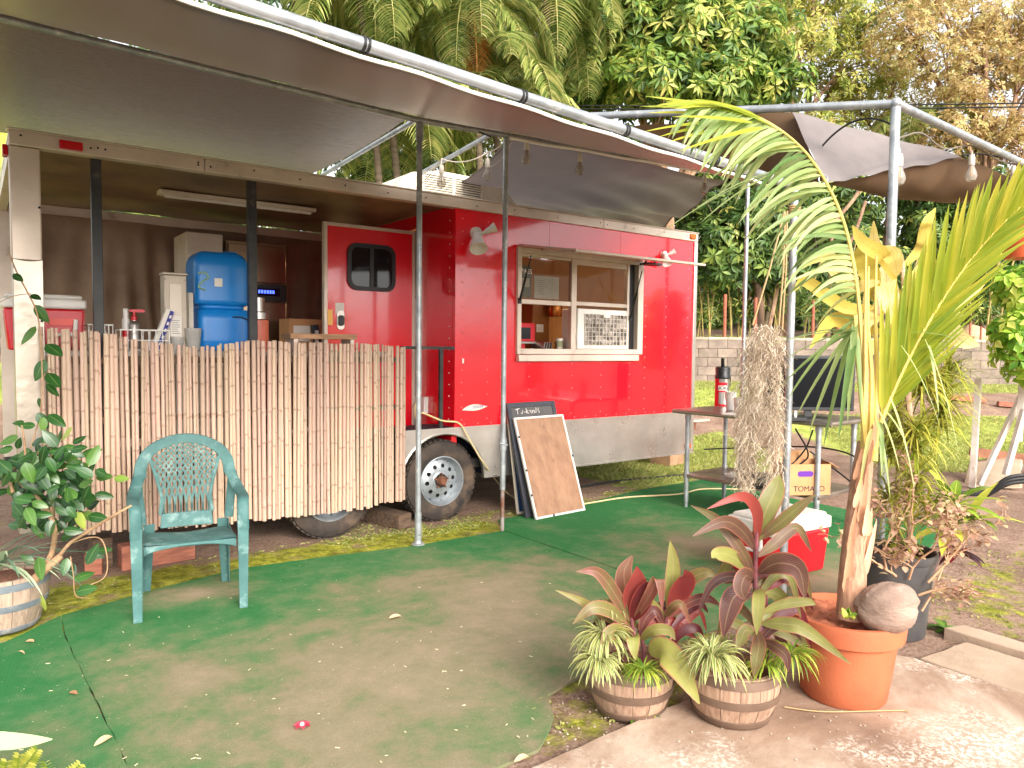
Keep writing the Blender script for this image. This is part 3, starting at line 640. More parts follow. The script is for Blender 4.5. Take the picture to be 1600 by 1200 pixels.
k = MB(); q = on_y(1017, 413, Y0-.15); k.box(q, (.2, .12, .02)); k.tube([q+Vector((-.07, .03, .0)), q+Vector((-.05, -.02, .06)), q+Vector((.05, -.02, .06)), q+Vector((.07, .03, 0))], .01, 6); P('hatch_bracket', k, m_black, ht)
# floodlights
def flood(px, py, s=1.0, down=True):
    c = on_y(px, py, Y0); k = MB(); k.lathe([(0, .03), (.045*s, .03), (.05*s, 0), (.05*s, -.002)], 16, (c.x, Y0-.001, c.z), (0, -1, 0)); o = P('floodlight', k, m_white)
    for dx, dirv in ((-.07, Vector((-.25, -.6, -.85))), (.10, Vector((.5, -.35, .3)))):
        j = Vector((c.x+dx*.35*s, Y0-.045*s, c.z+.0)); d = dirv.normalized(); q = s if dx < 0 else s*.6; k = MB(); k.tube([(c.x, Y0-.02, c.z), j, j+d*.03*s], .014*s, 8)
        k.lathe([(0, 0), (.030*q, .0), (.036*q, .03*q), (.044*q, .07*q), (.062*q, .13*q), (.066*q, .145*q), (.060*q, .14*q), (.0, .115*q)], 18, j+d*.02*s, d); P('lamp_head', k, m_white, o)
flood(743, 365, 1.15); flood(1036, 398, .8)
# emblem on a white swoosh
a = on_y(722, 641, Y0); c = on_y(761, 635, Y0); k = MB(); n_ = 12; L_ = c-a
up_ = [a+L_*(i/n_)+ZU*(.036*math.sin(PI*(i/n_)**.8)) for i in range(n_+1)]; lo_ = [a+L_*(i/n_)-ZU*(.020*math.sin(PI*(i/n_)**1.2)) for i in range(n_, -1, -1)][1:-1]
k.prism([Vector((v.x, Y0-.003, v.z)) for v in up_+lo_][::-1], (0, .0025, 0)); em = P('emblem', k, m_paper)
text('lettering', 'FREEDOM', .034, m_blueink, em, face_m(((a.x+c.x)/2+.006, Y0-.0035, (a.z+c.z)/2+.010), L_, (0, 0, 1)), shear=.3)
k = MB(); v = on_y(723, 564, Y0); k.box((v.x, Y0-.004, v.z), (.016, .008, .042)); P('clip', k, m_white)
# black handrail across the porch opening
k = MB(); z = 1.475; k.b2((2.80, Y0+.0, z-.012), (XP-.002, Y0+.03, z+.013)); x = on_y(690, 600, Y0).x; k.b2((x-.016, Y0+.002, .80), (x+.016, Y0+.028, z-.012)); P('handrail', k, m_black)
# door swung open into the porch
yd = 5.90; dx0, dx1, dz0, dz1 = 2.39, 3.255, .55, 2.525
k = MB(); k.b2((dx0+.03, yd, dz0+.03), (dx1-.03, yd+.04, dz1-.03)); dr = P('door', k, m_red)
k = MB(); k.b2((dx0, yd-.006, dz0), (dx0+.03, yd+.046, dz1)); k.b2((dx1-.03, yd-.006, dz0), (dx1, yd+.046, dz1)); k.b2((dx0+.03, yd-.006, dz1-.03), (dx1-.03, yd+.046, dz1)); k.b2((dx0+.03, yd-.006, dz0), (dx1-.03, yd+.046, dz0+.03)); P('door_frame', k, m_alum_matt, dr, bevel=.003)
k = MB(); k.b2((dx1+.003, yd-.012, dz0), (dx1+.042, yd+.03, dz1)); P('hinge', k, m_alu, dr, bevel=.004)
def rrect(x0, x1, z0, z1, r, y, n=7):
    return [Vector((cx+r*math.cos(a0+PI/2*i/n), y, cz+r*math.sin(a0+PI/2*i/n))) for cx, cz, a0 in ((x1-r, z1-r, 0), (x0+r, z1-r, PI/2), (x0+r, z0+r, PI), (x1-r, z0+r, 1.5*PI)) for i in range(n+1)]
ux0, ux1, uz0, uz1 = 2.595, 3.05, 1.965, 2.37
o1 = rrect(ux0, ux1, uz0, uz1, .09, yd-.02); o2 = rrect(ux0+.035, ux1-.035, uz0+.035, uz1-.035, .065, yd-.02); o3 = [v+Vector((0, .022, 0)) for v in o1]; o4 = [v+Vector((0, .012, 0)) for v in o2]
k = MB(); N_ = len(o1); k.add(o3+o1+o2+o4, [(q*N_+i, q*N_+(i+1) % N_, (q+1)*N_+(i+1) % N_, (q+1)*N_+i) for q in range(3) for i in range(N_)]); k.b2(((ux0+ux1)/2-.018, yd-.016, uz0+.03), ((ux0+ux1)/2+.018, yd-.006, uz1-.03)); P('door_window_frame', k, m_blackp, dr, smooth=50)
k = MB(); k.prism([v+Vector((0, .0, 0)) for v in o4], (0, .004, 0)); P('pane', k, m_darkglass, dr)
hx = on_y(532, 500, yd); k = MB(); o1 = rrect(hx.x-.035, hx.x+.035, hx.z-.085, hx.z+.085, .033, yd-.008); k.prism(o1, (0, .008, 0)); P('latch_plate', k, m_alu, dr, bevel=.003)
k = MB(); k.prism(rrect(hx.x-.024, hx.x+.024, hx.z-.05, hx.z+.04, .022, yd-.03), (0, .021, 0)); P('handle', k, m_blackp, dr, bevel=.004)
q = on_y(531, 487, yd); k = MB(); k.b2((q.x-.042, yd-.003, q.z-.02), (q.x+.038, yd-.0005, q.z+.075)); P('sticker', k, m_paper, dr)
q = on_y(515, 495, yd); k = MB(); k.b2((q.x-.022, yd-.012, q.z-.07), (q.x+.022, yd-.0065, q.z+.06)); P('lock_plate', k, mat('brass', lin('#b98a4c'), rough=.35, metal=.8), dr)
# outlet box on the partition
q = on_x(662, 632, XP); k = MB(); k.b2((XP-.05, q.y-.09, q.z-.075), (XP-.001, q.y+.09, q.z+.075)); P('outlet_box', k, m_white, bevel=.006)
k = MB(); k.tube(catmull([(XP-.05, q.y, q.z+.02), (XP-.10, q.y-.02, q.z), (XP-.10, q.y-.03, q.z-.10), (XP-.07, q.y-.04, q.z-.16)]), .012, 8); P('plug_lead', k, m_cord)
# strip light on the porch ceiling
k = MB(); k.b2((1.2, 6.24, 2.655), (2.46, 6.36, 2.688)); lt = P('strip_light', k, m_cream, bevel=.004)
k = MB(); k.tube([(1.24, 6.275, 2.645), (2.42, 6.275, 2.645)], .014, 8); P('lamp_tube', k, m_white, lt)
# brown tarpaulin hung as back wall of the porch
k = MB()
def tarpf(u, v):
    x = X0+.1+(3.16-X0-.1)*u; z = 2.60-2.0*v
    f = .045*math.sin(x*9+2*math.sin(v*3))*(.25+v)+.03*math.sin(x*23+v*6)*(.2+.8*v)+.018*math.sin(x*5-v*16)
    pin = .06*math.exp(-((x-1.35)/.25)**2)*math.sin((x-1.35)*34-v*3)*min(1, v*2)
    return Vector((x, Y1-.16+f+pin, z))
k.grid(tarpf, 140, 50); P('back_tarp', k, m_tarp_b, smooth=180)
# roof air conditioner, slatted
k = MB()
def acf(x): return 0
pr = [(3.10, 2.745), (3.18, 2.98), (3.32, 3.10), (3.6, 3.155), (4.12, 3.15), (4.36, 3.09), (4.52, 2.95), (4.60, 2.745)]
k.prism([(x, 6.05, z) for x, z in pr], (0, .78, 0)); ac = P('roof_air_conditioner', k, m_cream, bevel=.03)
k = MB(); k.b2((3.42, 6.046, 2.92), (4.06, 6.049, 3.11)); P('vent_dark_sheet', k, m_dark, ac)  # dark sheet on the closed body, painted as the shade inside the vent
for x_, w_ in ((3.40, .02), (4.06, .02), (3.73, .025)): k = MB(); k.b2((x_, 6.022, 2.91), (x_+w_, 6.05, 3.12)); P('vent_bar', k, m_cream, ac)
sl = MB(); sl.box((0, 0, 0), (.32, .022, .010), Matrix.Rotation(.5, 3, 'X')); slm = sl.mesh('vent_slat', m_cream, 0)
for i in range(9):
    for xx in (3.575, 3.905): piece('vent_slat', slm, ac, Matrix.Translation((xx, 6.035, 2.925+i*.022)))
# kitchen inside
k = MB(); k.lathe([(0, 0), (.12, 0), (.10, -.05), (0, -.06)], 16, (4.85, 6.5, 2.69)); P('ceiling_lamp', k, m_lampon)
k = MB(); k.b2((XP+.06, Y0+.08, 1.30), (X1-.1, Y0+.55, 1.34)); P('inner_counter', k, m_steel)
# ================================================================ BAMBOO SCREEN
m_bam = mat('bamboo_cane', lin('#c9ad99'), lin('#b08f7a'), 3, .3, .7, rough=.55, stretch=(9, 9, 1.2), objrand=.2, hrand=.014, c3=lin('#7d5c49'), sc3=4, lo3=.66, hi3=.82, bump=.15, bsc=25)
_n, _l = m_bam.node_tree.nodes, m_bam.node_tree.links; _at = _n.new('ShaderNodeAttribute'); _at.attribute_name = 'rnd'
_src = _n['Principled BSDF'].inputs['Base Color'].links[0].from_socket; _l.new(mixc(_n, _l, mathn(_n, _l, 'MULTIPLY', _at.outputs['Fac'], .38), _src, lin('#6b4a38')), _n['Principled BSDF'].inputs['Base Color'])
bs = thing('bamboo_screen', 'screen of upright dry bamboo canes hung over the porch front', 'bamboo screen', (1.6, Y0-.05, 0))
ctop = [(66, 512), (130, 517), (230, 532), (300, 543), (400, 531), (450, 534), (560, 537), (632, 541)]
cbot = [(66, 836), (130, 833), (300, 822), (470, 806), (560, 795), (632, 780)]
YB = Y0-.055
def interp(tab):
    q = [on_y(px, py, YB) for px, py in tab]; xs_ = [v.x for v in q]; zs_ = [v.z for v in q]; return lambda x: float(np.interp(x, xs_, zs_))
ft, fbm_ = interp(ctop), interp(cbot)
cane_meshes = []
for vtx in range(7):      # unit canes: length 1, radius 1 in x/y, with swollen nodes
    rr_ = random.Random(vtx); k = MB(); pts = []; rad = []; z = 0; nodes = []
    zz = rr_.uniform(.04, .2)
    while zz < .97: nodes.append(zz); zz += rr_.uniform(.15, .27)
    for i in range(41): nodes_d = min([abs(i/40-q) for q in nodes]+[1]); pts.append(i/40); rad.append(1)
    zs_ = [0.0]; rs_ = [1.0]
    for q in nodes: zs_ += [q-.008, q-.002, q+.003, q+.009]; rs_ += [.97, 1.13, 1.10, .99]
    zs_.append(1.0); rs_.append(.93)
    k.tube([(0, 0, z) for z in zs_], rs_, 10); k.has = True; k.at['rnd'] = [1.0 if q > 1.05 else 0.0 for q in rs_ for _ in range(10)]; cane_meshes.append(k.mesh('bamboo_cane', m_bam, 50))
x = on_y(66, 600, YB).x; xe = on_y(632, 600, YB).x; i = 0
while x < xe:
    r_ = random.choice([.0095, .011, .012, .0135, .015, .0165]); zt = ft(x)+random.uniform(-.006, .005)+random.choice([0, 0, 0, 0, .006, -.008]); zb = fbm_(x)+random.uniform(-.012, .012)
    tilt = random.gauss(0, .006)
    M_ = Matrix.Translation((x+r_, YB+random.uniform(-.012, .012), zb)) @ Matrix.Rotation(tilt, 4, 'Y') @ Matrix.Rotation(random.uniform(0, 6), 4, 'Z') @ Matrix.Diagonal((r_, r_, zt-zb, 1))
    piece('bamboo_cane', random.choice(cane_meshes), bs, M_); x += 2*r_+random.choice([.0, .001, .002, .004]); i += 1
k = MB()
for z in (.55, 1.0, 1.38): k.b2((.36, YB+.024, z-.02), (xe-.02, YB+.03, z+.02))
part('binding_batten', k, m_timber, bs)
# counter inside and things on it
k = MB(); k.b2((.36, Y0+.16, 1.40), (2.75, Y0+.62, 1.44)); part('porch_counter', k, m_steel, tr, bevel=.004)
CZ = 1.4405
def cooler(name, label, c, rz, w_, d_, h_, cat='cool box'):
    o = thing(name, label, cat, c, rz)
    k = MB(); pr = [(-w_/2+.02, 0), (w_/2-.02, 0), (w_/2, h_*.74), (-w_/2, h_*.74)]
    k.prism([(x, -d_/2+.01, z) for x, z in pr], (0, d_-.02, 0)); part('body', k, m_redp, o, False, bevel=.012)
    k = MB(); k.b2((-w_/2-.012, -d_/2-.006, h_*.745), (w_/2+.012, d_/2+.006, h_*.92)); k.b2((-w_/2+.01, -d_/2+.016, h_*.92), (w_/2-.01, d_/2-.016, h_)); part('lid', k, m_white, o, False, bevel=.014)
    return o
q = on_y(127, 513, 5.72)
ck = cooler('cool_box', 'red ribbed cool box with white lid on the porch counter', (.385, 5.72, CZ), 0, .44, .30, .36)
k = MB()
for i in range(12): z = .02+i*.021; k.b2((.190, -.137, z), (.222+.0, .137, z+.010)); 
part('side_rib', k, m_redp, ck, False)
k = MB(); k.b2((.02, -.152, .16), (.155, -.141, .205)); part('recess_label', k, mat('orange_red_plastic', lin('#e0402c'), rough=.4), ck, False)
k = MB(); k.tube(catmull([(.02, -.165, .10), (.10, -.17, .10), (.15, -.17, .105), (.16, -.17, .13), (.165, -.165, .20)], 6), .013, 8); part('handle', k, m_white, ck, False)
# wire baskets
m_wirew = mat('white_wire', lin('#e8e4de'), rough=.4)
def basket(label, c, w_, d_, h_, n):
    o = thing('wire_basket', label, 'wire basket', c)
    k = MB()
    for z in (0.005, h_*.5, h_):
        k.tube([(-w_/2, -d_/2, z), (w_/2, -d_/2, z), (w_/2, d_/2, z), (-w_/2, d_/2, z), (-w_/2, -d_/2, z)], .0035 if z < h_ else .005, 6)
    for i in range(n+1):
        x = -w_/2+w_*i/n; k.tube([(x, -d_/2, h_), (x, -d_/2, 0.005), (x, d_/2, .005), (x, d_/2, h_)], .0028, 5)
    part('wire_frame', k, m_wirew, o, False); return o
basket('small white wire basket beside the ribbed cool box', (.69, 5.62, CZ), .14, .2, .17, 6)
k = MB(); k.sphere((.69, 5.66, CZ+.085), .072, 10, 8, (.8, 1, 1.1), lambda d: 1+.12*math.sin(d.x*9+d.z*7)); solo('plastic_bag', k, mat('pale_plastic_bag', lin('#d9d2c8'), rough=.4, trans=.3), 'crumpled pale plastic bag in the small wire basket', 'plastic bag', (.69, 5.66, CZ+.005))
basket('wide white wire basket holding bottles and packets', (.95, 5.58, CZ), .30, .2, .14, 7)
# pump bottle
o = thing('pump_bottle', 'steel bottle with a red pump top standing in the wide wire basket', 'pump bottle', (.905, 5.62, CZ+.008))
k = MB(); k.lathe([(0, 0), (.036, 0), (.036, .17), (.03, .185), (.014, .195), (.014, .215), (0, .215)], 18); part('body', k, m_steel, o, False)
k = MB(); k.lathe([(.018, .20), (.018, .225), (.008, .23), (.008, .26), (0, .262)], 12); k.b2((-.012, -.009, .255), (.065, .009, .275)); k.b2((-.03, -.008, .258), (-.012, .008, .272)); part('pump', k, m_redp, o, False)
o = thing('syrup_bottle', 'slim white bottle behind the red pump bottle', 'bottle', (.86, 5.66, CZ+.008)); k = MB(); k.lathe([(0, 0), (.025, 0), (.025, .2), (.017, .22), (.017, .28), (0, .285)], 14); part('body', k, m_white, o, False)
k = MB(); k.lathe([(.0255, .05), (.0255, .14)], 14); part('wrapper', k, m_redp, o, False)
# leaning carton
o = thing('foil_carton', 'blue and white foil box leaning in the wide wire basket', 'carton', (1.03, 5.60, CZ+.01))
rot = Matrix.Rotation(.32, 3, 'Y') @ Matrix.Rotation(.15, 3, 'X')
k = MB(); k.box(rot @ Vector((0, 0, .15)), (.055, .055, .29), rot); part('box_body', k, m_paper, o, False)
k = MB(); k.box(rot @ Vector((.0285, -.004, .15)), (.002, .047, .285), rot); k.box(rot @ Vector((.012, -.0285, .15)), (.026, .002, .285), rot); part('blue_print', k, m_blueink, o, False)
k = MB()
for i in range(5): k.box(rot @ Vector((.014, -.0305, .05+i*.05)), (.014, .0015, .022), rot)
part('white_print', k, m_paper, o, False)
# grey metal dispenser
m_greyp = mat('grey_enamel', lin('#b3a595'), lin('#a19383'), 3, rough=.4, metal=.2)
o = thing('cup_dispenser', 'tall narrow grey metal dispenser standing left of the blue tank', 'dispenser', (1.16, 5.62, CZ))
k = MB(); k.b2((-.075, -.06, 0), (.075, .06, .53)); part('body', k, m_greyp, o, False, bevel=.006)
k = MB(); k.b2((-.082, -.066, .531), (.082, .066, .548)); part('cap', k, m_greyp, o, False, bevel=.004)
k = MB(); k.b2((-.04, -.064, .12), (.04, -.0605, .47)); part('front_panel', k, mat('grey_enamel_light', lin('#bfb2a2'), rough=.35, metal=.2), o, False, bevel=.003)
k = MB(); k.b2((-.036, -.067, .10), (.036, -.0645, .25)); part('instruction_label', k, m_paper, o, False)
k = MB()
for i in range(7): k.b2((-.028, -.0682, .12+i*.015), (random.uniform(.01, .028), -.0672, .123+i*.015))
part('label_print', k, m_ink, o, False)
k = MB()
for z in (.08, .3, .5):
    for x in (-.062, .062): k.sphere((x, -.061, z), .006, 6, 4)
part('screws', k, m_steel, o, False, kind='stuff')
k = MB(); k.lathe([(0, 0), (.04, 0), (.047, .1), (.044, .1), (.038, .005)], 16, (1.16, 5.52, CZ)); solo('plastic_cup', k, m_clear, 'clear plastic cup in front of the grey dispenser', 'cup', (1.16, 5.52, CZ))
k = MB(); k.lathe([(0, 0), (.045, 0), (.06, .16), (.057, .16), (.043, .005)], 16, (1.27, 5.55, CZ)); solo('clear_container', k, m_clear, 'taller clear plastic container beside the blue tank', 'container', (1.27, 5.55, CZ))
# blue tank: two stacked moulded halves, rounded
o = thing('blue_tank', 'blue moulded plastic drink tank with rounded top on the porch counter', 'drink tank', (1.49, 5.78, CZ))
def rbox(k, x0, x1, y0, y1, z0, z1, r, nz=10, top=True, bulge=.0):
    rings = []
    zs_ = [z0, z0+.012]+[z0+.012+(z1-z0-.024-(.10 if top else 0))*i/nz for i in range(1, nz+1)]
    ins = [.015, 0]+[0]*nz
    if top:
        for i in range(1, 8): a = PI/2*i/7; zs_.append(z1-.112+.112*math.sin(a)); ins.append(.075*(1-math.cos(a)))
    else: zs_.append(z1); ins.append(.015)
    n_ = 6; vs = []
    for z, e in zip(zs_, ins):
        lp = rrect(x0+e, x1-e, y0+e, y1-e, max(.02, r-e*.2), 0, n_); vs += [Vector((v.x, v.z, z)) for v in lp]
    N = 4*(n_+1); m_ = len(zs_)
    k.add(vs, [(q*N+i, q*N+(i+1) % N, (q+1)*N+(i+1) % N, (q+1)*N+i) for q in range(m_-1) for i in range(N)]+[tuple(range(N-1, -1, -1)), tuple((m_-1)*N+i for i in range(N))])
k = MB(); rbox(k, -.185, .20, -.17, .17, .335, .73, .05); part('upper_body', k, m_blue, o, False, smooth=60)
k = MB(); rbox(k, -.15, .175, -.15, .15, .30, .345, .06, 2, False); part('waist', k, m_blue, o, False, smooth=60)
k = MB(); rbox(k, -.165, .21, -.175, .17, .0, .305, .05, 4, False); part('lower_body', k, m_blue, o, False, smooth=60)
k = MB()
for i in range(7): k.b2((.03+i*.014, -.13, .728), (.036+i*.014, -.02, .736))
part('vent_ribs', k, m_blue, o, False)
k = MB(); k.b2((-.055, -.176, .47), (.0, -.1715, .53)); part('tape', k, m_paper, o, False)
k = MB(); k.tube(catmull([(.20, -.1, .5), (.235, -.1, .52), (.25, -.1, .48), (.235, -.1, .45)], 5), .012, 8); part('tap_knob', k, m_white, o, False)
for z in (.60, .40): k = MB(); k.tube([(.205, -.1, z), (.25, -.12, z-.03)], .014, 8); part('tap', k, m_redp, o, False)
k = MB(); k.tube(catmull([(-.168+.0, -.177, .56), (-.12, -.1755, .565), (-.10, -.1755, .53), (-.14, -.1755, .50), (-.165, -.1755, .46), (-.12, -.1755, .44)], 6), .007, 6); part('swirl_logo', k, mat('pale_green_print', lin('#8fb59a'), rough=.5), o, False)
k = MB(); k.b2((-.22, -.12, .12), (-.19, -.05, .42)); part('side_gauge', k, m_cream, o, False)
k = MB(); k.tube(catmull([(.07, -.178, .25), (.13, -.178, .25), (.19, -.178, .225), (.212, -.17, .19)], 5), .006, 6); part('grip_seam', k, m_ink, o, False)
# salmon coloured jug between tank and post
o = thing('juice_jug', 'salmon coloured jug with steel lid beside the blue tank', 'jug', (1.84, 5.9, CZ)); k = MB(); k.lathe([(0, 0), (.075, 0), (.08, .06), (.08, .24), (.06, .25), (0, .25)], 18); part('body', k, mat('salmon_plastic', lin('#dd7358'), rough=.4), o, False)
k = MB(); k.lathe([(.082, .25), (.082, .30), (.05, .31), (.05, .42), (0, .43)], 18); part('lid', k, m_steel, o, False)
# steel refrigerator with display, beige vented cabinet beside it
o = thing('steel_refrigerator', 'tall dark steel refrigerator with blue lit display at the back of the porch', 'refrigerator', (2.14, 7.0, .5))
m_dsteel = mat('dark_reflective_steel', lin('#a8937c'), lin('#8a7867'), 2, rough=.22, metal=.9, stretch=(1, 1, .1))
k = MB(); k.b2((-.27, -.12, 0), (.27, .42, 1.93)); part('cabinet', k, m_dsteel, o, False, bevel=.006)
k = MB(); k.b2((-.262, -.15, .1), (.262, -.121, 1.38)); k.b2((-.262, -.15, 1.56), (.262, -.121, 1.9)); part('door', k, m_dsteel, o, False, bevel=.006)
k = MB(); k.b2((-.265, -.148, 1.39), (.265, -.1205, 1.55)); part('control_panel', k, m_blackp, o, False)
k = MB(); k.b2((-.05, -.1505, 1.44), (.20, -.1482, 1.51)); dp = part('display', k, mat('dark_display', lin('#0b1030'), rough=.1), o, False)
m_disp = bpy.data.materials.new('display_glow'); m_disp.use_nodes = True; _b = m_disp.node_tree.nodes['Principled BSDF']; _b.inputs['Base Color'].default_value = lin('#3a49d8'); _b.inputs['Emission Color'].default_value = lin('#4a63ff'); _b.inputs['Emission Strength'].default_value = 1.2
k = MB()
for i in range(6): k.b2((.0+i*.026, -.153, 1.462), (.018+i*.026, -.151, 1.492))
part('digits', k, m_disp, dp, False)
o = thing('vented_cabinet', 'beige vented cabinet beside the steel refrigerator', 'cabinet', (1.70, 7.05, .5)); k = MB(); k.b2((-.155, -.1, 0), (.155, .4, 1.98)); part('cabinet', k, m_cream, o, False, bevel=.005)
for z in (1.72, 1.64):
    k = MB(); k.b2((-.08, -.104, z), (.15, -.1002, z+.05)); v_ = part('vent', k, m_dark, o, False)
    k = MB()
    for i in range(9): k.box((-.07+i*.026, -.106, z+.025), (.008, .003, .06), Matrix.Rotation(.5, 3, 'Y'))
    part('vent_bars', k, m_cream, v_, False)
k = MB(); k.b2((0, -.106, 1.52), (.1, -.101, 1.60)); part('notice', k, m_paper, o, False)
# boxes and shelf board by the door
o = thing('cardboard_box', 'open cardboard box with white label behind the shelf board', 'cardboard box', (2.42, 6.5, 1.42), .1); k = MB(); k.b2((-.17, -.1, 0), (.17, .1, .30)); part('box_body', k, m_cardb, o, False); k = MB(); k.b2((-.13, -.104, .1), (.03, -.101, .24)); part('label_sticker', k, m_paper, o, False)
k = MB(); k.b2((-.2, -.13, -.02), (.2, .13, -.001)); part('shelf_plate', k, m_steel, o, False)
o = thing('dark_folder', 'dark folder leaning beside the cardboard box', 'folder', (2.51, 6.38, 1.42)); k = MB(); k.box((0, 0, .13), (.05, .1, .24), Matrix.Rotation(-.2, 3, 'Y')); part('cover', k, mat('dark_blue_card', lin('#2b3a46'), rough=.6), o, False); k = MB(); k.b2((-.03, -.056, .06), (.0, -.052, .2)); part('edge_strip', k, m_paper, o, False)
o = thing('shelf_board', 'pale wooden shelf board just above the bamboo canes', 'shelf board', (2.23, 5.40, 0))
a = on_y(445, 522, 5.42); c = on_y(548, 527, 5.42); k = MB(); k.b2((a.x-2.23, -.1, 1.535), (c.x-2.23, .1, 1.575)); part('board', k, m_wood, o, False, bevel=.004)
for x_ in (a.x-2.2, c.x-2.28): k = MB(); k.b2((x_, -.09, 1.44), (x_+.03, .09, 1.534)); part('bracket', k, m_alum_matt, o, False)
# kitchen things seen through the window (they stand on the inner counter and a rear bench)
k = MB(); k.b2((XP+.1, 6.6, .5), (X1-.2, Y1-.1, 1.32)); part('rear_bench', k, m_steel, tr)
o = thing('red_oven', 'small red pizza oven inside the serving window', 'oven', (4.22, 5.72, 1.342))
k = MB(); k.b2((-.22, -.12, .20), (.2, .25, .38)); k.b2((-.22, -.12, .0), (.08, .25, .18)); part('oven_body', k, m_redp, o, False, bevel=.008)
k = MB(); k.b2((-.2, -.124, .225), (.14, -.1205, .335)); part('oven_door', k, m_darkglass, o, False); k = MB(); k.b2((-.22, -.13, .18), (.2, .25, .1995)); part('trim', k, m_steel, o, False)
k = MB(); k.b2((-.22, -.1, .385), (.0, .2, .55)); part('top_box', k, m_redp, o, False, bevel=.008)
o = thing('steel_trays', 'steel trays standing on edge inside the window', 'trays', (4.45, 5.55, 1.342))
k = MB()
for i in range(4): k.box((i*.03-.05, 0, .10), (.006, .2, .20), Matrix.Rotation(.25, 3, 'Y'))
part('tray', k, m_steel, o, False)
m_copper = mat('copper_metal', lin('#b0703a'), rough=.25, metal=.9)
o = thing('coffee_machine', 'brown and copper coffee machine behind the window mullion', 'coffee machine', (4.80, 5.95, 1.342))
k = MB(); k.b2((-.22, -.1, 0), (.0, .2, .62)); part('machine_body', k, mat('brown_metal', lin('#8d5a2c'), rough=.4, metal=.3), o, False, bevel=.005)
k = MB(); k.lathe([(0, .46), (.07, .46), (.09, .52), (.07, .60), (.03, .62), (.03, .66), (0, .66)], 18, (.02, -.16, 0)); part('boiler', k, m_copper, o, False)
k = MB(); k.lathe([(0, 0), (.05, 0), (.06, .12), (.04, .16), (.05, .2), (0, .2)], 16, (.05, -.2, 0)); part('pitcher', k, m_copper, o, False)
k = MB(); k.b2((-.17, -.103, .30), (-.08, -.1005, .38)); part('gauge_label', k, m_paper, o, False)
o = thing('paper_cup_stack', 'white paper cup on the window ledge by the mullion', 'paper cup', (on_y(889, 540, Y0+.02).x, Y0+.16, wz0+.021)); k = MB(); k.lathe([(0, 0), (.03, 0), (.042, .1), (.039, .1), (.028, .004)], 16); part('cup', k, m_paper, o, False)
k = MB(); k.lathe([(.0335, .02), (.0405, .075)], 16); part('sleeve', k, mat('green_print', lin('#9aa07c'), rough=.7), o, False)

# ================================================================ UNDER THE TRAILER: TIMBER BLOCKS
def block(label, c, size, rz, m, cat='timber block', group=None):
    o = thing('timber_block', label, cat, c, rz, group); k = MB(); k.b2((-size[0]/2, -size[1]/2, 0), (size[0]/2, size[1]/2, size[2])); part('beam', k, m, o, False, bevel=.008); return o
block('long reddish timber block under the trailer behind the chair', (.98, 5.36, 0), (.46, .14, .16), .05, m_timber_r)
block('upright short block left of the reddish timber', (.66, 5.5, 0), (.12, .14, .20), .1, m_timber)
block('squat pinkish block stacked next to the upright short block', (.60, 5.33, 0), (.10, .1, .14), -.15, m_timber_r)
block('grey square timber lying between the trailer wheels', (2.75, 5.50, 0), (.14, .52, .12), .25, m_timber)
block('pale block under the trailer tongue beyond the table', (7.15, 6.3, 0), (.35, .3, .24), .2, mat('tan_block', lin('#b08a6a'), lin('#8a6a50'), 5, rough=.9, bump=.2))

# ================================================================ LEANING BOARDS
def board(name, label, foot_l, foot_r, top_l, thick, m_frame, m_face, inset, cat='board'):
    """a board resting on two foot corners, leaning back to its top corner"""
    fl, fr, tl = Vector(foot_l), Vector(foot_r), Vector(top_l); u = fr-fl; v = tl-fl; v = v-u*(u.dot(v)/u.dot(u)); nn = u.normalized().cross(v.normalized())
    o = thing(name, label, cat, fl); wl_, hl = u.length, v.length; un, vn_ = u.normalized(), v.normalized(); MM = Matrix((un, vn_, nn)).transposed()
    def lb(k, x0, x1, y0, y1, z0, z1): k.box(fl+MM @ Vector(((x0+x1)/2, (y0+y1)/2, (z0+z1)/2)), (x1-x0, y1-y0, z1-z0), MM)
    k = MB(); lb(k, inset, wl_-inset, inset, hl-inset, -thick*.8, -thick*.25); part('panel', k, m_face, o)
    k = MB(); lb(k, 0, inset, 0, hl, -thick, 0); lb(k, wl_-inset, wl_, 0, hl, -thick, 0); lb(k, inset, wl_-inset, hl-inset, hl, -thick, 0); lb(k, inset, wl_-inset, 0, inset, -thick, 0); part('frame', k, m_frame, o, bevel=.002)
    return o, fl, un, vn_, nn, wl_, hl, lb
m_ply = mat('stained_plywood', lin('#a07a5f'), lin('#86614a'), 4, rough=.7, stretch=(3, 3, 1), c3=lin('#563827'), sc3=5, lo3=.60, hi3=.74)
m_alframe = mat('white_metal_frame', lin('#dfdbd6'), rough=.4, metal=.2)
fl = on_z(838, 812, .012); fr = on_z(915, 797, .012); zt_ = 0
tl = on_y(812, 652, 5.16)
o, bl, un, vn_, nn, wl_, hl, lb = board('framed_board', 'stained plywood board in white metal frame leaning on the trailer', fl, fr, tl, .022, m_alframe, m_ply, .018)
for x, y in ((.0, .72), (.0, .42), (.0, .2), (wl_-.012, .5), (.2, .0)): k = MB(); lb(k, x, x+.016, y*1.0 if y else 0, y+.02, .0005, .006); part('clip', k, m_blackp, o)
m_chalk = mat('chalkboard', lin('#4c4a4b'), lin('#5f5a58'), 3, rough=.7); m_dframe = mat('charcoal_frame', lin('#3a3a40'), lin('#2c2f3a'), 8, rough=.5)
m_chalkw = mat('white_chalk', lin('#d9d2cc'), rough=.9)
off = Vector((-.05, .05, 0)); fl2 = on_z(825, 810, .012)+Vector((0, .02, 0)); fr2 = fl2+(fr-fl)*.97; tl2 = on_y(807, 629, 5.235)
o, bl, un, vn_, nn, wl2, hl2, lb = board('chalkboard', 'dark framed chalkboard with white writing behind the plywood board', fl2, fr2, tl2, .03, m_dframe, m_chalk, .045)
k = MB(); yy = hl2-.085; xx = .09
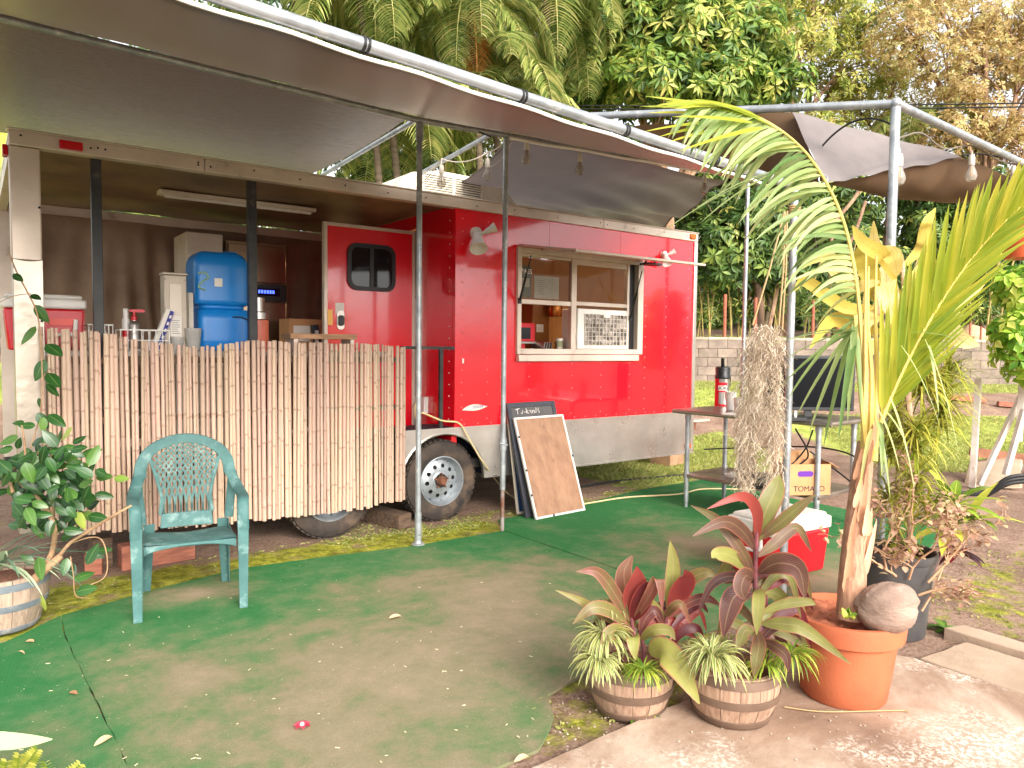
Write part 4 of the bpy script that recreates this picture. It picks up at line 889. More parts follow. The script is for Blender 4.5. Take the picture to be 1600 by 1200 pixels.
strokes = [[(0, .04), (.05, .05)], [(.025, .05), (.022, 0)], [(.06, .01), (.075, .0), (.085, .03)], [(.10, .015), (.115, .015)], [(.13, .05), (.13, 0)], [(.15, .03), (.13, .015), (.155, 0)], [(.165, .02), (.175, .03), (.185, .0)], [(.2, .0), (.2, .03), (.21, .02), (.22, .03), (.225, 0)], [(.24, .0), (.25, .05), (.26, .02), (.275, .05), (.28, 0)]]
for st in strokes: k.tube([bl+un*(xx+x*1.0)+vn_*(yy-.02+y)+nn*(-.006) for x, y in st], .0035, 5)
part('chalk_writing', k, m_chalkw, o)
fl3 = on_z(818, 806, .012)+Vector((-.01, .07, 0)); fr3 = fl3+(fr-fl)*.98; tl3 = on_y(805, 640, 5.255)
o, *_ = board('white_board', 'white edged board hindmost of the boards leaning on the trailer', fl3, fr3, tl3, .02, mat('cream_board_edge', lin('#d5c7b6'), rough=.6), m_blue if False else mat('navy_panel', lin('#2e4a78'), rough=.5), .02)
# ================================================================ GARDEN CHAIR
m_chair = mat('faded_teal_plastic', lin('#4c726f'), lin('#395e5c'), 7, .35, .65, rough=.65, c3=lin('#869f9b'), sc3=9, lo3=.55, hi3=.75, spec=.35)
CA = math.atan2(-.08, .48)
ch = thing('garden_chair', 'faded teal moulded plastic garden chair with lattice back', 'chair', (.98, 4.44, .0065), CA)
HW = .262; FD = -.215; BD = .20
def cp(name, k, sm=60, bev=.004): return part(name, k, m_chair, ch, False, smooth=sm, bevel=bev)
def back_pt(x, z):      # the raked, slightly curved plane of the back
    y = .175+.30*(z-.42)+.0; return Vector((x, y-.55*x*x, z))
# seat
k = MB()
def seatf(u, v, dz=0):
    x = (u-.5)*2*(.235-.02*v); y = -.225+.405*v; z = .405-.035*v+.012*math.cos((u-.5)*PI*2)*-1*.6-.008*max(0, (.12-v)/.12)**2+dz; return Vector((x, y, z))
nu, nv = 16, 14; top_ = [seatf(i/nu, j/nv) for j in range(nv+1) for i in range(nu+1)]; bot_ = [seatf(i/nu, j/nv, -.012) for j in range(nv+1) for i in range(nu+1)]
k.add(top_, [(j*(nu+1)+i, j*(nu+1)+i+1, (j+1)*(nu+1)+i+1, (j+1)*(nu+1)+i) for j in range(nv) for i in range(nu)])
k.add(bot_, [(j*(nu+1)+i, (j+1)*(nu+1)+i, (j+1)*(nu+1)+i+1, j*(nu+1)+i+1) for j in range(nv) for i in range(nu)])
# apron under the front and sides, arched
pr = [(-.225+.45*i/16, .396) for i in range(17)]; lo_ = [(x, .352+.030*math.sin(PI*(x+.225)/.45)**.7) for x, z in pr]
k.prism([(x, -.226, z) for x, z in pr]+[(x, -.226, z) for x, z in lo_[::-1]], (0, .010, 0))
for sx in (-1, 1): k.b2((sx*.234, -.22, .345), (sx*.224, .17, .395))
cp('seat', k)
# legs: tapered angle sections
def leg(x0, y0, z0, x1, y1, w0, w1, fx, fy):
    k = MB(); a = Vector((x0, y0, z0)); b_ = Vector((x1, y1, 0)); n_ = 6
    for pl in range(2):
        vs = []
        for i in range(n_+1):
            t = i/n_; c = a.lerp(b_, t); w_ = w0+(w1-w0)*t; th = .007
            if pl == 0: q = [(c.x, c.y), (c.x+fx*w_, c.y), (c.x+fx*w_, c.y+fy*th), (c.x, c.y+fy*th)]
            else: q = [(c.x, c.y+fy*th), (c.x+fx*th, c.y+fy*th), (c.x+fx*th, c.y+fy*w_*.8), (c.x, c.y+fy*w_*.8)]
            vs += [Vector((x, y, c.z)) for x, y in q]
        k.add(vs, [(i*4+j, i*4+(j+1) % 4, (i+1)*4+(j+1) % 4, (i+1)*4+j) for i in range(n_) for j in range(4)]+[(3, 2, 1, 0), (n_*4, n_*4+1, n_*4+2, n_*4+3)])
    return k
for sx in (-1, 1):
    cp('leg', leg(sx*.298, -.247, .50, sx*.288, -.255, .060, .044, -sx, 1), bev=.002)
    cp('leg', leg(sx*.235, .215, .42, sx*.245, .285, .065, .046, -sx, -1), bev=.002)
# back: arch band, lattice, lower panel
def ext(k, loop, th=.010):
    f = [back_pt(x, z) for x, z in loop]; n_ = len(f); b_ = [p+Vector((0, th, 0)) for p in f]
    k.add(f+b_, [tuple(range(n_)), tuple(range(2*n_-1, n_-1, -1))]+[(i, n_+i, n_+(i+1) % n_, (i+1) % n_) for i in range(n_)])
def strip(k, A, B, th=.012):      # band between two polylines on the back plane
    for i in range(len(A)-1): pass
    f = [back_pt(*p) for p in A]; g_ = [back_pt(*p) for p in B]; n_ = len(f); h = Vector((0, th, 0))
    vs = f+g_+[p+h for p in f]+[p+h for p in g_]; fs = []
    for i in range(n_-1): fs += [(i, i+1, n_+i+1, n_+i), (2*n_+i, 3*n_+i, 3*n_+i+1, 2*n_+i+1), (i, 2*n_+i, 2*n_+i+1, i+1), (n_+i, n_+i+1, 3*n_+i+1, 3*n_+i)]
    fs += [(0, n_, 3*n_, 2*n_), (n_-1, 3*n_-1, 4*n_-1, 2*n_-1)]; k.add(vs, fs)
N_ = 40
def archp(a, zc, hgt, lowz):      # points from the left foot over the top to the right foot
    pts = [(-a, lowz+(zc-lowz)*i/6) for i in range(6)]; pts += [(-a*math.cos(PI*i/(N_-12)), zc+hgt*math.sin(PI*i/(N_-12))**.92) for i in range(N_-11)]; pts += [(a, zc-(zc-lowz)*i/6) for i in range(1, 7)]; return pts
k = MB(); strip(k, archp(.278, .72, .215, .69), archp(.212, .715, .165, .69), .022); cp('back_frame', k, bev=.006)
zb, ztp = .475, .87
def pw(z): t = (z-zb)/(ztp-zb); return .128+.082*max(0, (t-.25)/.75)**1.15 if t > .25 else .128+.01*(.25-t)/.25
def inside(x, z): return abs(x) <= pw(z) and (z < .715 or ((x/.214)**2+((z-.715)/.167)**2 <= 1))
cnt = 0
for sgn in (1, -1):
    for i in range(-9, 10):
        x0 = i*.0305; run = []
        for j in range(61):
            z = zb+(ztp+.02-zb)*j/60; t = max(0, z-zb-.06); x = x0+sgn*(1.25*t*t+.10*t)*1.15
            if inside(x, z): run.append((x, z))
            elif len(run) > 3: break
            else: run = []
        if len(run) > 3:
            k = MB(); w_ = .0056; strip(k, [(x-w_, z) for x, z in run], [(x+w_, z) for x, z in run], .009 if sgn > 0 else .0075); part('lattice_strip', k, m_chair, ch, False, smooth=60); cnt += 1
for sx in (-1, 1):
    k = MB(); zs_ = [zb+(.80-zb)*i/16 for i in range(17)]; strip(k, [(sx*(pw(z)-.006), z) for z in zs_], [(sx*(pw(z)+.014), z) for z in zs_], .012); cp('back_side_rail', k, bev=.003)
k = MB(); strip(k, [(-.145+.29*i/10, .40) for i in range(11)], [(-.138+.276*i/10, .482) for i in range(11)], .012)
cp('back_lower_panel', k)
for sx in (-1, 1):
    p0 = back_pt(sx*.262, .69); k = MB()
    path = catmull([back_pt(sx*.245, .745)+Vector((0, .011, 0)), back_pt(sx*.252, .70)+Vector((0, .005, 0)), Vector((sx*.276, .14, .635)), Vector((sx*.283, .02, .615)), Vector((sx*.281, -.12, .612)), Vector((sx*.272, -.205, .60)), Vector((sx*.268, -.238, .54)), Vector((sx*.268, -.241, .45))], 6)
    k.tube(path, [.032]*len(path), 12, flat=.42, up=(1, 0, 0)); cp('armrest', k, bev=0)
    k = MB(); path = [back_pt(sx*.262, .70), Vector((sx*.255, .24, .58)), Vector((sx*.24, .225, .42))]; k.tube(catmull(path, 5), .026, 8, flat=.45, up=(1, 0, 0)); cp('back_support', k, bev=0)

# ================================================================ CANOPY OVER THE YARD
TY = 4.74; PZ = 3.15
frame = thing('pipe_canopy', 'galvanised pipe frame carrying the long brown awning', 'canopy frame', (2.65, TY, 0))
def pipe(name, a, b, r=.022, m=m_galv, par=frame): k = MB(); k.tube([a, b], r, 14); return part(name, k, m, par)
p1228 = on_z(1222, 955, 0); tp = Vector((p1228.x, p1228.y, 2.40))
e570 = at(570, 70, 2.50); e975 = at(975, 198, 3.2)
dirp = (tp-e570); fl_ = e570-dirp*.9
pipe('front_pipe', fl_, tp+dirp.normalized()*.03, .024)
zl = on_y(0, 30, TY).z; zm = on_y(650, 188, TY).z
pA = on_y(0, 28, TY); pB = on_y(650, 187, TY); pC = on_y(790, 215, TY); pD = on_y(1163, 276, TY)
back_dir = pB-pA
m_galv_d = m_galv
pipe('ridge_pipe', pA-back_dir*.8, pB, .021); pipe('ridge_pipe', pB, pC+(pD-pC)*1.02, .021)
for (bx, by, tx, ty) in ((652, 852, 657, 196), ):
    b0 = on_z(bx, by, 0); pipe('post', (b0.x, TY, .008), (b0.x, TY, pB.z-.01), .021)
    k = MB(); k.lathe([(.05, 0), (.05, .008), (.03, .012), (.026, .03), (0.0, .03)], 20, (b0.x, TY, .009)); part('base_flange', k, m_galv, frame)
    k = MB(); k.lathe([(.026, 0), (.026, .22)], 14, (b0.x, TY, .03)); part('sleeve', k, m_galv, frame)
    k = MB(); k.tube([(b0.x, TY, pB.z-.14), (b0.x, TY, pB.z-.02)], .027, 12); part('collar', k, m_galv, frame)
b0 = on_z(785, 830, 0); pipe('post', (b0.x, TY-.005, .75), (b0.x, TY-.005, pC.z-.01), .021); pipe('post', (b0.x, TY-.005, 0.005), (b0.x, TY-.005, .75), .017, m_galv_rust)
k = MB(); k.tube([(b0.x, TY-.005, .34), (b0.x, TY-.005, .70)], .0225, 12); part('sleeve', k, m_galv, frame); k = MB(); k.tube([(b0.x, TY-.005, .66), (b0.x, TY-.005, .76)], .030, 12); k.tube([(b0.x-.05, TY-.03, .72), (b0.x+.03, TY-.03, .70)], .008, 6); part('clamp', k, m_galv, frame)
pipe('post', (p1228.x, p1228.y, .02), tp, .021)
dpost = Vector((on_y(1163, 500, TY).x, TY, 0)); pipe('post', dpost+ZU*.0, Vector((dpost.x, TY, pD.z)), .021)
# cross bars running back to the trailer roof
c1 = on_y(500, 276, 6.9); pipe('cross_bar', pB, c1, .019); c2 = on_x(622, 292, pC.x-.1); c2 = on_y(618, 293, 6.6); pipe('cross_bar', pC-Vector((.14, 0, 0)), c2, .019)
k = MB()
for px, py in ((570, 70), (815, 147), (975, 199), (1117, 247)):
    t_ = None
    best = min((i for i in range(400)), key=lambda i: (lambda q: abs((q-CAM).dot(RT)/(q-CAM).dot(_fw)*F_PX+800-px))(fl_.lerp(tp, i/399))); c = fl_.lerp(tp, best/399); d = dirp.normalized()
    kk = MB()
    for s_ in (-.008, .008): kk.tube([c+d*(s_-.005), c+d*(s_+.005)], .0275, 14)
    part('bungee_tie', kk, m_cable, frame)
for f_ in (.15, .35, .55, .8):
    c = pB.lerp(pC+(pD-pC), f_); kk = MB(); kk.tube([c+Vector((-.08, 0, .0)), c+Vector((0, -.03, -.03)), c+Vector((.08, 0, -.028))], .005, 6); part('bungee_tie', kk, m_cable, frame)
# the big awning: front bay slopes from the ridge pipe down to the front pipe, rear bay lies over the porch
m_awn, n, l, b = new_mat('brown_awning')
geo = n.new('ShaderNodeNewGeometry'); t1 = noise(n, l, geo.outputs['Position'], 3, 5); r1 = ramp(n, [(.3, lin('#3d3631')), (.7, lin('#4a423c'))]); l.new(t1.outputs['Fac'], r1.inputs[0]); l.new(r1.outputs[0], b.inputs['Base Color'])
b.inputs['Roughness'].default_value = .27; b.inputs['Specular IOR Level'].default_value = .75
mp = n.new('ShaderNodeMapping'); mp.inputs['Scale'].default_value = (3, 60, 60); l.new(geo.outputs['Position'], mp.inputs[0]); t2 = noise(n, l, mp.outputs[0], 2, 3); bp = n.new('ShaderNodeBump'); bp.inputs['Strength'].default_value = .25; bp.inputs['Distance'].default_value = .01; l.new(t2.outputs['Fac'], bp.inputs['Height']); l.new(bp.outputs[0], b.inputs['Normal'])
trn = n.new('ShaderNodeBsdfTranslucent'); trn.inputs[0].default_value = lin('#6b5646'); mx = n.new('ShaderNodeMixShader'); mx.inputs[0].default_value = .15; l.new(b.outputs[0], mx.inputs[1]); l.new(trn.outputs[0], mx.inputs[2]); l.new(mx.outputs[0], n['Material Output'].inputs[0])
aw = thing('yard_awning', 'large brown tarpaulin awning stretched over the yard and porch', 'awning', (1.5, 3.6, 2.9))
def ridge_pt(x):
    q = [pA-back_dir*.8, pB, pC+(pD-pC)*1.02]; i = 0 if x < pB.x else 1; return q[i].lerp(q[i+1], min(1, (x-q[i].x)/(q[i+1].x-q[i].x)))
k = MB(); fe = tp-dirp.normalized()*.30; re = pD
def front_bay(u, v):
    a = (fl_-ZU*.045).lerp(fe-ZU*.045, u); c = ridge_pt((pA-back_dir*.8).x*(1-u)+re.x*u)+ZU*.024
    # the ridge bends a little at the middle post
    q = a.lerp(c, v); q.z -= .05*math.sin(PI*v)*(1-.3*u); q.z += .004*math.sin(u*60+v*8); return q
k.grid(front_bay, 80, 16); part('front_bay', k, m_awn, aw, smooth=180)
rl = pA-back_dir*.8; rr0 = on_y(640, 188, TY)
def rear_bay(u, v):
    a = (rl+ZU*.024).lerp(rr0+ZU*.024, u); edge_r = on_y(484, 273, 6.9); c = Vector((rl.x, 7.1, edge_r.z-.02)).lerp(edge_r+ZU*.0, u)
    q = a.lerp(c, v); q.z -= .03*math.sin(PI*v); return q
k = MB(); k.grid(rear_bay, 50, 16); part('rear_bay', k, m_awn, aw, smooth=180)
m_hem = mat('pale_hem', lin('#e6e2de'), rough=.5)
k = MB(); pts = [front_bay(i/60, 0)+ZU*.004 for i in range(61)]; k.tube(pts, .0075, 6); part('front_hem', k, m_hem, aw)
k = MB(); pts = [front_bay(i/60, 1)+Vector((0, -.034, -.052)) for i in range(38, 61)]; k.tube(pts, .013, 8); part('ridge_hem', k, m_hem, aw)
# second sail: dark tarpaulin behind the ridge over the trailer's right half
m_sail, n, l, b = new_mat('dark_sail'); geo = n.new('ShaderNodeNewGeometry'); t1 = noise(n, l, geo.outputs['Position'], 2.5, 4); r1 = ramp(n, [(.3, lin('#564c49')), (.7, lin('#6b615d'))]); l.new(t1.outputs['Fac'], r1.inputs[0]); l.new(r1.outputs[0], b.inputs['Base Color']); b.inputs['Roughness'].default_value = .5; b.inputs['Specular IOR Level'].default_value = .3
trn = n.new('ShaderNodeBsdfTranslucent'); trn.inputs[0].default_value = lin('#8d8280'); mx = n.new('ShaderNodeMixShader'); mx.inputs[0].default_value = .16; l.new(b.outputs[0], mx.inputs[1]); l.new(trn.outputs[0], mx.inputs[2]); l.new(mx.outputs[0], n['Material Output'].inputs[0])
sl_ = thing('trailer_sail', 'dark wrinkled tarpaulin over the right half of the trailer roof', 'shade sail', (5, 6, 3))
q00 = on_y(800, 214, TY+.03); q10 = on_y(1135, 280, TY+.03); q01 = on_y(672, 287, 7.2); q11 = on_y(985, 372, 7.9)
def sailf(u, v):
    a = q00.lerp(q10, u); c = q01.lerp(q11, u); q = a.lerp(c, v); s_ = math.sin(PI*v)
    q.z -= .16*s_*(1-.3*u)+.0
    q.z += (.06*math.sin(v*17+u*6)+.04*math.sin(v*37-u*9))*sstep(.2, .9, np.array(u)).item()*(.3+.7*v)+.01*math.sin(u*40+v*5)*v
    return q
k = MB(); k.grid(sailf, 70, 60); part('sheet', k, m_sail, sl_, smooth=180)
for e_ in (0, 1): k = MB(); k.tube([sailf(e_, i/30) for i in range(31)], .008, 6); part('hem', k, m_sail, sl_)
# right-hand frame and brown shade sail
rf = thing('shade_canopy', 'galvanised pipe frame over the table holding the brown shade sail', 'canopy frame', (4.1, 2.0, 0))
cR = at(1400, 162, 4.1); bR = Vector((cR.x+.0, cR.y, 0.0))
pipe('post', bR, cR, .026, par=rf); lft = at(905, 182, 5.0); pipe('top_pipe', cR+(cR-lft).normalized()*.02, lft, .023, par=rf); arm = on_y(1600, 256, cR.y); arm = cR+(arm-cR)*((8.3-cR.x)/(arm.x-cR.x)); pipe('post', Vector((8.28, arm.y, 0)), Vector((8.28, arm.y, arm.z)), .026, par=rf); pipe('top_pipe', cR, arm, .024, par=rf)
l2 = at(880, 186, 5.6); 
k = MB(); k.sphere(cR, .034, 12, 8); part('corner_joint', k, m_galv, rf)
m_ssail = mat('brown_shade_cloth', lin('#6b5137'), lin('#5a432d'), 3, rough=.85, trans=.25, bump=.1, bsc=200); m_gsail = mat('grey_shade_cloth', lin('#7f7775'), lin('#6e6665'), 3, rough=.8, trans=.15, bump=.1, bsc=200)
ssl = thing('shade_sail', 'brown shade sail with a folded grey corner flap on the right frame', 'shade sail', (5, 2.6, 2.7))
def sheet(nm, a, b_, c, d, m, sg=.05, n_=24):
    a, b_, c, d = map(Vector, (a, b_, c, d)); k = MB()
    def f(u, v): q = a.lerp(b_, u).lerp(d.lerp(c, u), v); q.z -= sg*math.sin(PI*v)*(.4+.6*math.sin(PI*u))-.006*math.sin(u*17+v*13); return q
    k.grid(f, n_, n_); part(nm, k, m, ssl, smooth=180)
g1, g2, g3 = at(1238, 175, 4.6), at(1292, 287, 4.25), at(1502, 243, 4.9)
sheet('main_cloth', at(985, 198, 5.2), at(1240, 174, 4.66), at(1290, 286, 4.3), at(1060, 262, 6.6), m_ssail, .04)
sheet('grey_flap', g1, g3, g3.lerp(g2, .5), g2, m_gsail, .03)
sheet('right_cloth', at(1290, 288, 4.32), at(1500, 243, 4.95), at(1660, 292, 5.4), at(1520, 316, 6.3), m_ssail, .10)
k = MB(); k.tube(sag(at(1285, 228, 4.45), at(1395, 196, 4.12), -.09, 14), .006, 6); part('bungee', k, m_cable, ssl)
k = MB(); k.tube([at(1503, 243, 4.9), at(1530, 240, 4.95), at(1580, 248, 5.1)], .006, 6); part('bungee', k, m_cable, ssl)
k = MB(); k.tube([at(1286+7*math.cos(a), 280+7*math.sin(a), 4.22) for a in np.linspace(0, 2*PI, 13)], .004, 6); part('eyelet', k, m_galv, ssl)

# string lights
def bulb(par, top, drop=.02, s=1.0):
    bt_ = Vector(top)-ZU*drop; k = MB(); k.tube([top, bt_], .004, 5); k.lathe([(.0, 0), (.013*s, -.002), (.016*s, -.02*s), (.0165*s, -.055*s), (.014*s, -.06*s)], 12, bt_); o = part('socket', k, mat_sock, par)
    k = MB(); k.lathe([(.012*s, -.058*s), (.018*s, -.075*s), (.029*s, -.105*s), (.030*s, -.122*s), (.022*s, -.142*s), (.0, -.15*s)], 14, bt_); part('bulb_glass', k, m_bulb, o)
    k = MB(); k.tube([bt_-ZU*.06*s, bt_-ZU*.12*s], .004, 5); part('filament', k, m_copper, o)
mat_sock = mat('pale_socket', lin('#c9bfb2'), rough=.6)
ls = thing('light_string', 'string of clear bulbs hanging along the ridge pipe above the trailer', 'string lights', (4, TY, 3.0), group=None)
B1 = [(690, 248, 5.2), (762, 238, TY+.3), (823, 210, TY-.02), (906, 230, TY-.02), (1101, 266, TY-.02)]
bp_ = [on_y(*q) for q in B1]
k = MB(); wp = [on_y(640, 296, 6.2)]+sag(on_y(655, 290, 6.0), bp_[0], .02, 4)+sag(bp_[0], bp_[1], .05, 8)+sag(bp_[1], pC+ZU*-.02, .02, 6)+[on_y(823, 218, TY-.03), on_y(906, 235, TY-.03), on_y(1000, 252, TY-.03), on_y(1101, 270, TY-.03)]
k.tube(wp, .005, 6, False); k.tube(sag(on_y(760, 262, TY+.3), on_y(800, 222, TY), .05, 8), .004, 5, False); part('wire', k, mat('pale_wire', lin('#b9aea2'), rough=.6), ls)
for q in bp_: bulb(ls, q, .05, 1.25)
k = MB(); k.tube(sag(bp_[4]-ZU*.2, on_y(1112, 330, TY), .03, 8), .003, 5); part('loose_cord', k, mat('hanging_twine', lin('#a89072'), rough=.9), ls)
ls2 = thing('light_string', 'string of clear bulbs hanging from the right pipe frame', 'string lights', (5, 2.1, 2.8))
pts2 = [at(1405, 215, 4.15), at(1440, 208, 4.3), at(1475, 232, 4.5), at(1519, 228, 4.8), at(1560, 250, 5.0), at(1590, 258, 5.2)]
k = MB(); k.tube(catmull(pts2, 6), .005, 6, False); part('wire', k, mat('grey_wire', lin('#6f655c'), rough=.6), ls2)
for px, py, s_ in ((1406, 232, 4.12), (1519, 234, 4.8), (1584, 252, 5.15)): bulb(ls2, at(px, py, s_), .03, 1.2 if s_ < 4.9 else 1.0)
# power cables far behind
for i, (y0_, y1_) in enumerate(((158, 155), (163, 161))):
    k = MB(); k.tube(sag(at(520, y0_, 15.5), at(1900, y1_, 10.8), .1, 20), .012, 6); solo('power_cable', k, m_cable, ['upper dark power cable running across behind the pipes', 'lower dark power cable running across behind the pipes'][i], 'cable')
# ================================================================ WORK TABLE AND WHAT STANDS ON IT
TC = Vector((5.70, 3.86, 0)); TA = math.atan2(-1, -.07)+PI   # table's long axis
TZ = .925
tb = thing('work_table', 'stainless steel work table with lower shelf beside the trailer', 'table', TC, R(4))
m_tabletop = mat('worn_steel_top', lin('#9a8b80'), lin('#6f625a'), 4, rough=.32, metal=.6, c3=lin('#55463d'), sc3=3, lo3=.55, hi3=.7)
def tp_(name, k, m, **kw): return part(name, k, m, tb, False, **kw)
LX, LY = .36, .76     # half width (x) and half length (y)
k = MB(); k.b2((-LX, -LY, TZ-.035), (LX, LY, TZ)); tp_('top', k, m_tabletop, bevel=.012)
k = MB(); k.tube([(-LX, -LY, TZ-.02), (-LX, LY, TZ-.02)], .02, 10); tp_('rolled_edge', k, m_steel)
for sx in (-1, 1):
    for sy in (-1, 1):
        k = MB(); k.tube([(sx*(LX-.05), sy*(LY-.13), .06), (sx*(LX-.05), sy*(LY-.13), TZ-.036)], .022, 14); k.tube([(sx*(LX-.05), sy*(LY-.13), .0), (sx*(LX-.05), sy*(LY-.13), .08)], .016, 12); k.tube([(sx*(LX-.05), sy*(LY-.13), TZ-.09), (sx*(LX-.05), sy*(LY-.13), TZ-.036)], .027, 12); k.tube([(sx*(LX-.05), sy*(LY-.13), .27), (sx*(LX-.05), sy*(LY-.13), .34)], .027, 12); tp_('leg', k, m_galv)
k = MB(); k.b2((-LX+.03, -LY+.10, .29), (LX-.03, LY-.10, .325)); tp_('lower_shelf', k, m_tabletop, bevel=.006)
MT = MW[tb.name]
def tabp(px, py, z): return on_z(px, py, z)
# airpot
p = tabp(1128, 634, TZ); o = thing('airpot', 'red and steel pump airpot with black lid on the table end', 'airpot', (p.x, p.y, TZ), R(30))
k = MB(); k.lathe([(0, 0), (.072, 0), (.074, .01), (.07, .02), (.07, .27), (.0, .27)], 28); part('body', k, m_steel, o, False)
k = MB(); dcam = (CAM-Vector((p.x, p.y, CAM_H))).normalized(); ang = math.atan2(dcam.y, dcam.x)-R(30); k.lathe([(.0712, .0), (.0712, .272)], 14, a0=ang-2.4, a1=ang-.5); k.lathe([(.074, 0), (.075, .012), (.073, .02)], 28); part('red_band', k, m_redp, o, False)
k = MB(); k.lathe([(.073, .27), (.078, .275), (.078, .30), (.07, .315), (.074, .37), (.07, .385), (0, .39)], 28); k.box((-.02, 0, .43), (.035, .03, .09), Matrix.Rotation(-.25, 3, 'Y')); part('pump_lid', k, m_blackp, o, False, bevel=.003)
k = MB(); k.tube(catmull([(.06, -.05, .29), (.10, -.06, .28), (.10, -.06, .2), (.075, -.03, .19)], 5), .007, 6); part('handle', k, m_blackp, o, False)
dcam = (CAM-Vector((p.x, p.y, CAM_H))).normalized(); ang = math.atan2(dcam.y, dcam.x)-R(30)
k = MB(); k.lathe([(.0745, .14), (.0745, .235)], 8, a0=ang-.55, a1=ang+.65); lab = part('label', k, m_paper, o, False)
k = MB(); k.lathe([(.0752, .205), (.0752, .235)], 8, a0=ang-.55, a1=ang+.65); k.lathe([(.0752, .14), (.0752, .155)], 8, a0=ang-.55, a1=ang+.65); part('label_band', k, m_redp, lab, False)
nrm2 = Vector((dcam.x, dcam.y, 0)); text('lettering', 'LION', .048, m_ink, lab, face_m(Vector((p.x, p.y, TZ+.18))+nrm2*.0765, Vector((-dcam.y, dcam.x, 0)), (0, 0, 1)))
# cups and clutter
def cupstack(name, label, px, py, h_, r_, m, n=1, group=None):
    p = tabp(px, py, TZ); k = MB()
    for i in range(n): z = i*.012; k.lathe([(0, z), (r_*.72, z), (r_, z+h_), (r_*.95, z+h_), (r_*.68, z+.004)], 18, (p.x, p.y, TZ))
    return solo(name, k, m, label, 'cups' if n > 1 else 'cup', (p.x, p.y, TZ), group=group)
cupstack('cup_stack', 'stack of white paper cups right behind the airpot', 1141, 640, .12, .052, m_white, 5)
cupstack('cup_stack', 'lower stack of white cups between airpot and hanging moss', 1155, 645, .10, .052, m_paper, 4)
p = tabp(1152, 648, TZ); o = thing('sugar_tray', 'white slatted sugar tray on the table edge below the cups', 'tray', (p.x, p.y, TZ), R(10))
k = MB(); k.b2((-.09, -.10, 0), (.09, .10, .008)); part('tray_base', k, m_white, o, False)
k = MB()
for i in range(7): k.box((-.07+i*.022, -.10, .035), (.005, .005, .08), Matrix.Rotation(.45, 3, 'Y'))
k.b2((-.09, -.103, .055), (.09, -.097, .063)); part('tray_rail', k, m_white, o, False)
for i, (px, py, lb_) in enumerate(((1166, 648, 'white lidded tub just behind the hanging moss'), (1180, 652, 'clear tub of straws behind the hanging moss'))):
    p = tabp(px, py, TZ); k = MB(); k.lathe([(0, 0), (.05, 0), (.055, .11), (.058, .112), (.058, .13), (0, .132)], 18, (p.x, p.y, TZ)); solo('tub', k, m_white if i == 0 else m_clear, lb_, 'tub', (p.x, p.y, TZ))
# television seen from the front, on a foot
p = tabp(1286, 646, TZ); tv = thing('television', 'black flat television standing on the far end of the table', 'television', (5.62, 3.42, TZ), R(-38))
k = MB(); k.b2((-.37, -.02, .06), (.37, .03, .52)); part('casing', k, m_blackp, tv, False, bevel=.006)
k = MB(); k.b2((-.345, -.0225, .09), (.345, -.0202, .495)); part('screen', k, mat('dark_screen', lin('#05060a'), rough=.25, spec=.12), tv, False)
k = MB(); k.b2((-.03, 0, .012), (.03, .02, .06)); k.lathe([(.17, 0), (.17, .006), (.05, .014), (0, .014)], 24, (0, .01, 0)); part('foot', k, m_blackp, tv, False)
k = MB(); k.lathe([(.0, .0), (.008, 0), (.008, .002), (0, .002)], 14, (-.205, -.0205, .072), (0, -1, 0)); part('brand_dot', k, m_paper, tv, False)
text('lettering', 'LG', .022, m_paper, tv, MW[tv.name] @ face_m((-.18, -.0212, .072), (1, 0, 0), (0, 0, 1)))
o = thing('set_top_box', 'flat dark device on the table in front of the television', 'device', (tabp(1232, 657, TZ).x, tabp(1232, 657, TZ).y, TZ), R(-30)); k = MB(); k.b2((-.12, -.07, 0), (.12, .07, .03)); part('case', k, m_blackp, o, False, bevel=.004); k = MB(); k.lathe([(0, 0), (.012, 0), (.012, .05), (0, .052)], 10, (.0, -.03, .03)); k.lathe([(0, 0), (.012, 0), (.012, .05), (0, .052)], 10, (.04, -.03, .03)); part('plugs', k, m_white, o, False)
# lower shelf
SZ = .3255
p = on_z(1168, 748, SZ); o = thing('router', 'upright black router on the lower table shelf', 'router', (p.x, p.y, SZ), R(-25)); k = MB(); k.box((0, 0, .125), (.11, .07, .24)); k.b2((-.07, -.05, 0), (.07, .05, .012)); part('case', k, m_blackp, o, False, bevel=.008); k = MB(); k.tube([(-.05, .02, .01), (-.052, .02, .20)], .004, 6); part('aerial', k, m_blackp, o, False)
p = on_z(1188, 762, SZ); o = thing('keyboard', 'flat black keypad lying on the lower table shelf', 'keypad', (p.x, p.y, SZ), R(-15)); k = MB(); k.b2((-.10, -.045, 0), (.10, .045, .03)); part('case', k, m_blackp, o, False, bevel=.004)
k = MB()
for i in range(6):
    for j in range(3): k.b2((-.085+i*.028, -.035+j*.024, .030), (-.065+i*.028, -.018+j*.024, .034))
part('keys', k, m_black, o, False)
p = on_z(1145, 745, SZ); k = MB(); k.lathe([(.06, 0), (.075, .025), (.03, .03), (.028, .045), (0, .045)], 18, (p.x, p.y, SZ)); solo('saucer', k, m_white, 'white upturned dish beside the router', 'dish', (p.x, p.y, SZ))
p = on_z(1255, 783, SZ); o = thing('tomato_box', 'cardboard tomato carton with purple print on the lower shelf', 'cardboard box', (5.45, 3.36, SZ), R(-30))
k = MB(); w_, d_, h_ = .36, .26, .25
